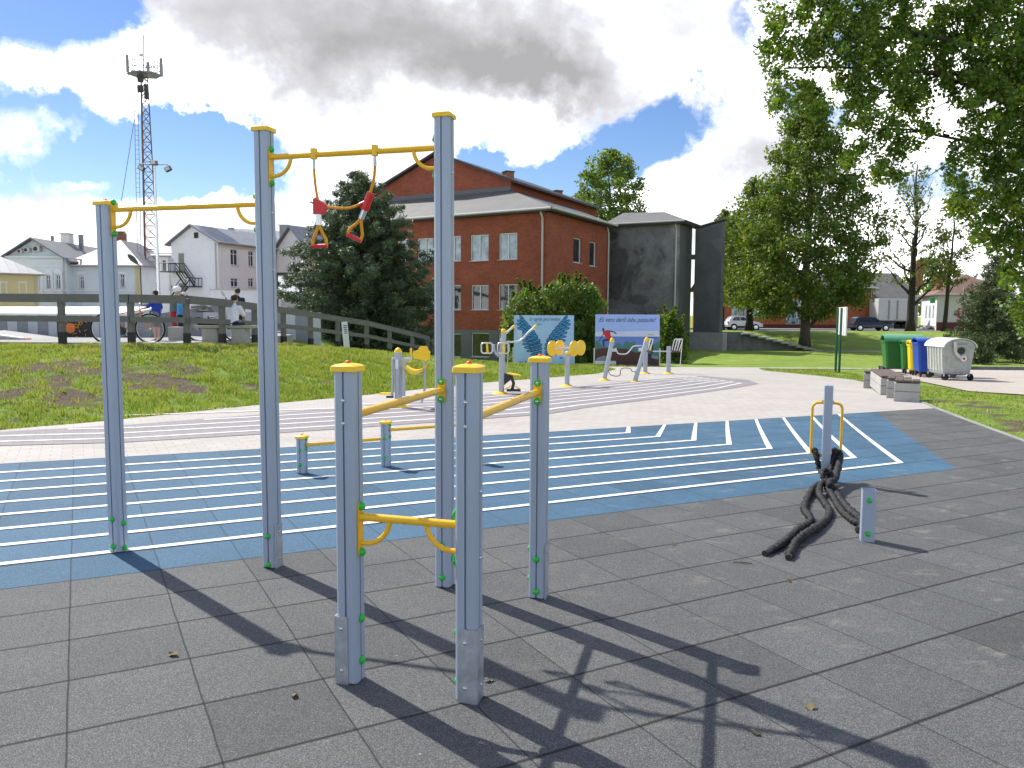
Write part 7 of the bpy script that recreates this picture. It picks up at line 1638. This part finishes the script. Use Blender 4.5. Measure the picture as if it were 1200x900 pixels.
# big poplar overhanging from the right: trunk stands outside the frame
tp = Vector((17.6, 21.5, -.25))
bt = thing('overhanging_tree', 'huge leafy tree whose boughs hang down across the top right of the view', 'tree', tp)
BL = [(905, 20, 22, 21), (930, 50, 28, 21), (900, 65, 20, 21), (915, 98, 20, 21), (912, 120, 11, 21), (960, 15, 32, 21.5), (965, 60, 28, 21.5), (945, 105, 14, 21), (958, 128, 9, 21), (985, 95, 16, 21.5), (1000, 20, 34, 21), (1010, 60, 34, 21), (1020, 100, 30, 21), (1040, 20, 32, 22), (1045, 70, 34, 21),
      (1000, 135, 20, 20.5), (1030, 140, 26, 20.5), (1060, 125, 28, 21), (1010, 170, 16, 20.5), (1040, 185, 18, 20.5), (1065, 168, 18, 21), (1030, 205, 9, 20.5), (1050, 205, 9, 20.5), (1080, 25, 34, 22), (1085, 75, 34, 21.5), (1075, 110, 20, 21.5), (995, 190, 8, 20.5), (1085, 145, 14, 21),
      (1120, 20, 36, 22), (1125, 70, 36, 21), (1125, 108, 22, 21), (1160, 20, 38, 21), (1165, 75, 40, 20.5), (1165, 120, 34, 20.5), (1200, 20, 40, 22), (1200, 80, 40, 21), (1200, 130, 36, 21), (1145, 150, 22, 21), (1125, 175, 16, 21), (1150, 195, 28, 20.5), (1120, 205, 18, 20.5), (1180, 175, 30, 20.5), (1135, 235, 24, 20.5), (1170, 235, 32, 20.5), (1200, 215, 34, 20.5), (1160, 275, 22, 20.5), (1120, 240, 12, 21), (1185, 285, 28, 20.5), (1205, 265, 30, 20.5), (1205, 320, 26, 20.5), (1178, 325, 14, 20.5), (1192, 358, 14, 20.5), (1205, 380, 16, 20.5), (1240, 60, 60, 21), (1240, 160, 55, 21), (1245, 260, 50, 21), (1240, 340, 40, 21), (1290, 100, 70, 22), (1295, 230, 70, 22), (1150, -40, 60, 22), (1050, -35, 50, 22), (960, -30, 40, 21.5), (1250, -40, 60, 22)]
g_ = random.Random(5); C, Rd = [], []
for px, py, pr_, Y in BL:
    k_ = max(5, int(pr_*pr_/38)); Y = Y+g_.uniform(-.5, .5)
    for _ in range(k_):
        a = g_.random()*2*PI; rr_ = math.sqrt(g_.random())*pr_*.86; c = at(px+math.cos(a)*rr_, py+math.sin(a)*rr_, Y+g_.uniform(-1, 1)*pr_/F*Y*1.1); C.append(tuple(c)); Rd.append(g_.uniform(.16, .34))
leaves('crown', np.array(C), np.array(Rd), 60, .105, 'leaf_poplar', bt, asp=.72, up=.2, squash=1.0, seed=77)
mb = MB(); limbset(mb, (0, 0, 0), (-.3, .2, 9), .55, .35, .3, 1, 10); limbset(mb, (-.3, .2, 9), (.2, 0, 15), .35, .08, .5, 2)
for e_, r_, z_, st_ in (((1095, 30, 21.5), .16, 5.5, 1), ((1000, 25, 21.3), .15, 7.5, 2), ((1035, 150, 20.8), .10, 6.0, 3), ((1150, 190, 20.7), .12, 4.0, 4), ((1190, 330, 20.6), .09, 3.2, 5), ((920, 80, 21), .09, 8.0, 6), ((1130, 90, 21), .13, 5.0, 7), ((1060, 80, 21), .11, 6.5, 8)):
    q = at(*e_)-tp; limbset(mb, (-.1, .1, z_), q, r_, .02, .45, st_*3.1, 10)
    for k_ in range(5): s = Vector((-.1, .1, z_)).lerp(q, .45+.11*k_); limbset(mb, s, s+Vector((g_.uniform(-1, .4), g_.uniform(-.5, .5), g_.uniform(-.9, .7)))*1.1, r_*.3, .01, .15, st_+k_*2.2, 5)
mb.build('trunk', 'bark_dark', bt, smooth='all')
# conifers
def conifer(name, label, loc, Ht, rad, tr, nb, mat, bark, seed, z0=.04, droop=-.1, size=.13, per=60, prof=None, crad=.33, lumpy=.25):
    g_ = random.Random(seed); t = thing(name, label, 'tree', loc); L0 = Vector(loc); mb = MB(); mb.tube([(0, 0, 0), (.05, 0, Ht*.5), (0, 0, Ht*.97)], tr, 10, True, [tr, tr*.6, .02]); C, Rd = [], []
    for i in range(nb):
        f = z0+(1-z0)*((i+.5)/nb)**1.05; a = i*2.399+g_.random()*.5
        rr_ = (np.interp(f, [p[0] for p in prof], [p[1] for p in prof]) if prof else rad*(1-f)**.75)*(1+lumpy*g_.uniform(-1, 1)); rr_ = float(rr_)
        p0 = Vector((0, 0, f*Ht)); p1 = Vector((math.cos(a)*rr_, math.sin(a)*rr_, f*Ht+rr_*droop)); mb.tube([p0, p0.lerp(p1, .6), p1], .03, 5, True, [tr*.22*(1-f)+.012, .015, .006])
        m_ = max(2, int(rr_/crad*1.7))
        for j in range(m_):
            s = .25+.78*(j+g_.random()*.8)/m_; q = p0.lerp(p1, s)+Vector((g_.uniform(-1, 1), g_.uniform(-1, 1), g_.uniform(-.5, .7)))*crad*.7; C.append(tuple(L0+q)); Rd.append(crad*g_.uniform(.6, 1.15)*(1.1-.35*s))
    mb.build('trunk', bark, t, smooth='all'); leaves('crown', np.array(C), np.array(Rd), per, size, mat, t, asp=.28, up=.5, squash=.75, seed=seed); return t
l = at(424, 366, 39); zb_p = -1.35
conifer('pine_tree', 'bushy blue green pine tree between the rail fence and the brick building', (l.x, 39, zb_p), at(422, 206, 39).z-zb_p, 3.4, .2, 240, 'needle_pine', 'bark', 41, size=.17, per=70, prof=[(0, 2.9), (.15, 3.45), (.35, 3.5), (.5, 2.9), (.65, 2.3), (.8, 1.6), (.92, .8), (1, .15)], droop=.25, crad=.36, lumpy=.3)
l = at(1160, 420, 44)
conifer('spruce_tree', 'drooping grey green spruce tree on the lawn behind the grey metal container', (l.x+.6, 45, -.93), at(1160, 300, 45).z+.93, 2.9, .13, 110, 'needle_spruce', 'bark_dark', 43, z0=.12, size=.15, per=60, droop=-.28, crad=.34, lumpy=.35)
# bushes
def bush(label, px0, px1, pyt, pyb, Y, z0, nclump, per, size, seed, depth=1.6, crad=.42, mat='leaf_bush', tops=None):
    x0, x1 = at(px0, 366, Y).x, at(px1, 366, Y).x; t = thing('bush', label, 'bush', ((x0+x1)/2, Y, z0)); g_ = random.Random(seed); C, Rd = [], []; mb = MB()
    for i in range(nclump):
        u = g_.random(); px = px0+(px1-px0)*u; top_ = np.interp(px, [p[0] for p in tops], [p[1] for p in tops]) if tops else pyt+(pyb-pyt)*.4*(abs(u-.5)*2)**2.2
        zt = at(px, float(top_), Y).z; z = z0+(zt-z0)*(1-(1-g_.random())**1.6*1.0); C.append((x0+(x1-x0)*u, Y+g_.uniform(-1, 1)*depth*(1-.5*abs(u-.5)), z-crad*.35)); Rd.append(crad*g_.uniform(.6, 1.25))
    for i in range(12): c = C[g_.randrange(len(C))]; mb.tube([Vector((((x0+x1)/2-c[0])*-.4, 0, 0)), Vector((c[0]-(x0+x1)/2, c[1]-Y, c[2]-z0))], .02, 5)
    for i in range(26):     # long shoots poking out at the top
        u = g_.random(); px = px0+(px1-px0)*u; top_ = float(np.interp(px, [p[0] for p in tops], [p[1] for p in tops])) if tops else pyt; q = at(px, top_, Y+g_.uniform(-1, 1)); d = Vector((g_.uniform(-.4, .4), g_.uniform(-.3, .3), .6))*g_.uniform(.4, 1.1)
        for s in (0, .33, .66, 1): C.append(tuple(q+d*s*.9)); Rd.append(crad*.28*(1.2-s))
    mb.build('stems', 'bark', t); leaves('foliage', np.array(C), np.array(Rd), per, size, mat, t, seed=seed); return t
bush('large overgrown bush behind the wings board reaching the brick wall', 594, 704, 335, 430, 41.5, -1.2, 420, 60, .17, 51, tops=[(594, 372), (604, 345), (618, 338), (632, 345), (650, 334), (668, 330), (690, 336), (705, 352), (716, 372)])
bush('narrow bush standing right of the poster board', 770, 802, 368, 430, 40.5, -.9, 110, 55, .17, 53, depth=.8, tops=[(770, 385), (780, 370), (790, 376), (803, 398)])
bush('dark bush filling the gap between the two boards', 668, 700, 372, 430, 42.5, -1.2, 110, 55, .18, 54, depth=.8, mat='leaf_lime', tops=[(668, 380), (700, 376)])
bush('low conifer shrub at the foot of the spruce', 1142, 1164, 405, 428, 41, -.9, 50, 40, .14, 55, depth=.6, crad=.3, mat='needle_spruce')
bush('dark undergrowth below the pine behind the rail fence', 340, 500, 390, 425, 37.0, -1.2, 200, 50, .17, 56, depth=.8, mat='needle_pine', tops=[(340, 385), (420, 395), (500, 412)])

# ------------------------------------------------------------------ sky, clouds, sun
EL, AZ = R(46.0), R(-44.5)
w = bpy.data.worlds.new('World'); SC.world = w; w.use_nodes = True; nt = w.node_tree; nt.nodes.clear()
out = N(nt, 'ShaderNodeOutputWorld'); bg = N(nt, 'ShaderNodeBackground'); L(nt, bg.outputs[0], out.inputs[0])
sky = N(nt, 'ShaderNodeTexSky'); sky.sky_type = 'NISHITA'; sky.sun_disc = False; sky.sun_elevation = EL; sky.sun_rotation = AZ % (2*PI); sky.air_density = 1.0; sky.dust_density = .2; sky.ozone_density = 2.5
tc = N(nt, 'ShaderNodeTexCoord'); sp = N(nt, 'ShaderNodeSeparateXYZ'); L(nt, tc.outputs['Generated'], sp.inputs[0])
az = mth(nt, 'ARCTAN2', sp.outputs[0], sp.outputs[1]); el = mth(nt, 'ARCSINE', sp.outputs[2])
# plane-projected cloud coordinates (clouds flatten towards the horizon)
zc_ = mth(nt, 'ADD', mth(nt, 'MAXIMUM', sp.outputs[2], 0.0), 0.13)
cv = N(nt, 'ShaderNodeCombineXYZ'); L(nt, mth(nt, 'DIVIDE', sp.outputs[0], zc_), cv.inputs[0]); L(nt, mth(nt, 'DIVIDE', sp.outputs[1], zc_), cv.inputs[1])
na = N(nt, 'ShaderNodeTexNoise', Scale=1.15, Detail=12.0, Roughness=0.58, Distortion=.25); L(nt, cv.outputs[0], na.inputs['Vector'])
nb = N(nt, 'ShaderNodeTexNoise', Scale=4.2, Detail=12.0, Roughness=0.62); L(nt, tc.outputs['Generated'], nb.inputs['Vector'])
nd = N(nt, 'ShaderNodeTexNoise', Scale=13.0, Detail=10.0, Roughness=0.62); L(nt, tc.outputs['Generated'], nd.inputs['Vector'])
wx = mth(nt, 'ADD', mth(nt, 'MULTIPLY', mth(nt, 'SUBTRACT', nd.outputs[0], .5), .10), mth(nt, 'MULTIPLY', mth(nt, 'SUBTRACT', nb.outputs[0], .5), .22)); wy = mth(nt, 'MULTIPLY', mth(nt, 'SUBTRACT', nd.outputs[0], .5), .12)
AZW = mth(nt, 'ADD', az, wx); ELW = mth(nt, 'ADD', el, wy)
def dirpx(px, py): d = ray(px, py).normalized(); return math.atan2(d.x, d.y), math.asin(d.z)
def lobe(px, py, rx, ry, rot=0.0):
    a0, e0_ = dirpx(px, py); rx, ry = rx/F, ry/F
    dx = mth(nt, 'SUBTRACT', AZW, a0); dy = mth(nt, 'SUBTRACT', ELW, e0_); c, s = math.cos(rot), math.sin(rot)
    X_ = mth(nt, 'DIVIDE', mth(nt, 'ADD', mth(nt, 'MULTIPLY', dx, c), mth(nt, 'MULTIPLY', dy, s)), rx); Y_ = mth(nt, 'DIVIDE', mth(nt, 'SUBTRACT', mth(nt, 'MULTIPLY', dy, c), mth(nt, 'MULTIPLY', dx, s)), ry)
    q = mth(nt, 'ADD', mth(nt, 'MULTIPLY', X_, X_), mth(nt, 'MULTIPLY', Y_, Y_)); return mth(nt, 'EXPONENT', mth(nt, 'MULTIPLY', q, -1.0))
def summ(items):
    o = None
    for wgt, *a in items:
        v = mth(nt, 'MULTIPLY', lobe(*a), wgt); o = v if o is None else mth(nt, 'ADD', o, v)
    return o
dens0 = mth(nt, 'ADD', mth(nt, 'MULTIPLY', mth(nt, 'SUBTRACT', nb.outputs[0], .5), 3.2), mth(nt, 'ADD', mth(nt, 'MULTIPLY', mth(nt, 'SUBTRACT', nd.outputs[0], .5), 2.4), mth(nt, 'MULTIPLY', mth(nt, 'SUBTRACT', na.outputs[0], .5), .6)))
shape = summ([(1.3, 470, 35, 300, 95), (.8, 640, 90, 130, 60), (.75, 165, 85, 75, 34), (.8, 330, 80, 150, 60), (.5, 45, 150, 110, 34, .35), (.8, 430, 175, 120, 45), (.8, 400, 245, 230, 26), (1.0, 820, 50, 100, 50), (1.0, 855, 200, 110, 58), (.6, 600, 168, 30, 16), (.7, 60, 255, 110, 28), (1.0, 1050, 280, 120, 90), (.9, 1150, 120, 90, 100), (.9, 250, 250, 90, 26), (.45, 130, 205, 60, 12, .3), (.6, 240, 130, 30, 12),
              (-1.0, 60, 22, 85, 30, .25), (.7, 30, 85, 70, 26), (-1.1, 275, 152, 80, 26, .10), (-1.25, 205, 185, 100, 38), (-1.0, 240, 222, 60, 16), (-1.0, 515, 208, 60, 20), (-.6, 90, 200, 90, 26, .4), (-.6, 130, 60, 30, 20), (-1.4, 690, 178, 105, 26, .22), (-1.2, 780, 132, 75, 26, .45), (-1.4, 612, 210, 75, 22, .15), (-.6, 230, 98, 26, 12), (-.9, 872, 30, 22, 40), (-.9, 985, 120, 50, 40), (-1.1, 1075, 235, 50, 40), (-.6, 150, 228, 50, 12), (-.6, 15, 115, 40, 16), (-.5, 20, 215, 40, 14)])
hzn = mth(nt, 'MULTIPLY', mth(nt, 'EXPONENT', mth(nt, 'MULTIPLY', mth(nt, 'MAXIMUM', el, 0.0), -14.0)), 1.1)
dn = mth(nt, 'ADD', mth(nt, 'ADD', dens0, hzn), shape); dens = ramp(nt, [(0.0, (0, 0, 0)), (.30, (.22, .22, .22)), (.62, (.75, .75, .75)), (1.0, (1, 1, 1))], mth(nt, 'DIVIDE', mth(nt, 'ADD', dn, .10), .85))
# grey undersides
ng = N(nt, 'ShaderNodeTexNoise', Scale=5.0, Detail=9.0, Roughness=0.6); mg = N(nt, 'ShaderNodeMapping'); mg.inputs['Location'].default_value = (3.1, 1.7, 9.2); mg.inputs['Scale'].default_value = (1, 1, 1.7); L(nt, tc.outputs['Generated'], mg.inputs[0]); L(nt, mg.outputs[0], ng.inputs['Vector'])
gs = summ([(1.3, 480, 44, 245, 55, -.05), (.85, 650, 95, 85, 30, -.3), (.25, 380, 95, 60, 30), (.35, 860, 270, 80, 22), (.25, 640, 180, 60, 12), (.25, 200, 255, 150, 18), (.35, 330, 150, 50, 28), (.3, 890, 190, 60, 20), (.25, 60, 220, 70, 14)])
gsn = mth(nt, 'ADD', mth(nt, 'MULTIPLY', gs, .85), mth(nt, 'ADD', mth(nt, 'MULTIPLY', mth(nt, 'SUBTRACT', ng.outputs[0], .50), 1.4), mth(nt, 'MULTIPLY', mth(nt, 'SUBTRACT', nd.outputs[0], .5), .25)))
cc = ramp(nt, [(0.0, (14, 14, 14)), (.10, (7.2, 7.25, 7.5)), (.25, (4.9, 5.0, 5.35)), (.45, (3.6, 3.6, 3.8)), (.8, (2.7, 2.7, 2.8)), (1.0, (2.2, 2.2, 2.28))], gsn)
SKYMUL = 1.0
hs = N(nt, 'ShaderNodeHueSaturation', Saturation=1.22, Value=0.62); hs.inputs['Hue'].default_value = 0.512; L(nt, sky.outputs[0], hs.inputs['Color'])
col = mix(nt, dens.outputs[0], hs.outputs[0], cc.outputs[0])
L(nt, col, bg.inputs['Color']); bg.inputs['Strength'].default_value = 0.09
w.cycles.sampling_method = 'MANUAL'; w.cycles.sample_map_resolution = 512
sl = bpy.data.lights.new('sun', 'SUN'); so_ = bpy.data.objects.new('sun', sl); COL.objects.link(so_); sl.energy = 2.6; sl.angle = R(.55); sl.color = (1.0, .955, .89)
sd = Vector((math.sin(AZ)*math.cos(EL), math.cos(AZ)*math.cos(EL), math.sin(EL))); so_.rotation_euler = sd.to_track_quat('Z', 'Y').to_euler(); so_.location = sd*60
SC.view_settings.view_transform = 'Standard'; SC.view_settings.look = 'None'; SC.view_settings.gamma = 1; SC.view_settings.exposure = 1.25
SC.cycles.max_bounces = 6; SC.cycles.diffuse_bounces = 3; SC.cycles.transmission_bounces = 3; SC.cycles.use_denoising = True
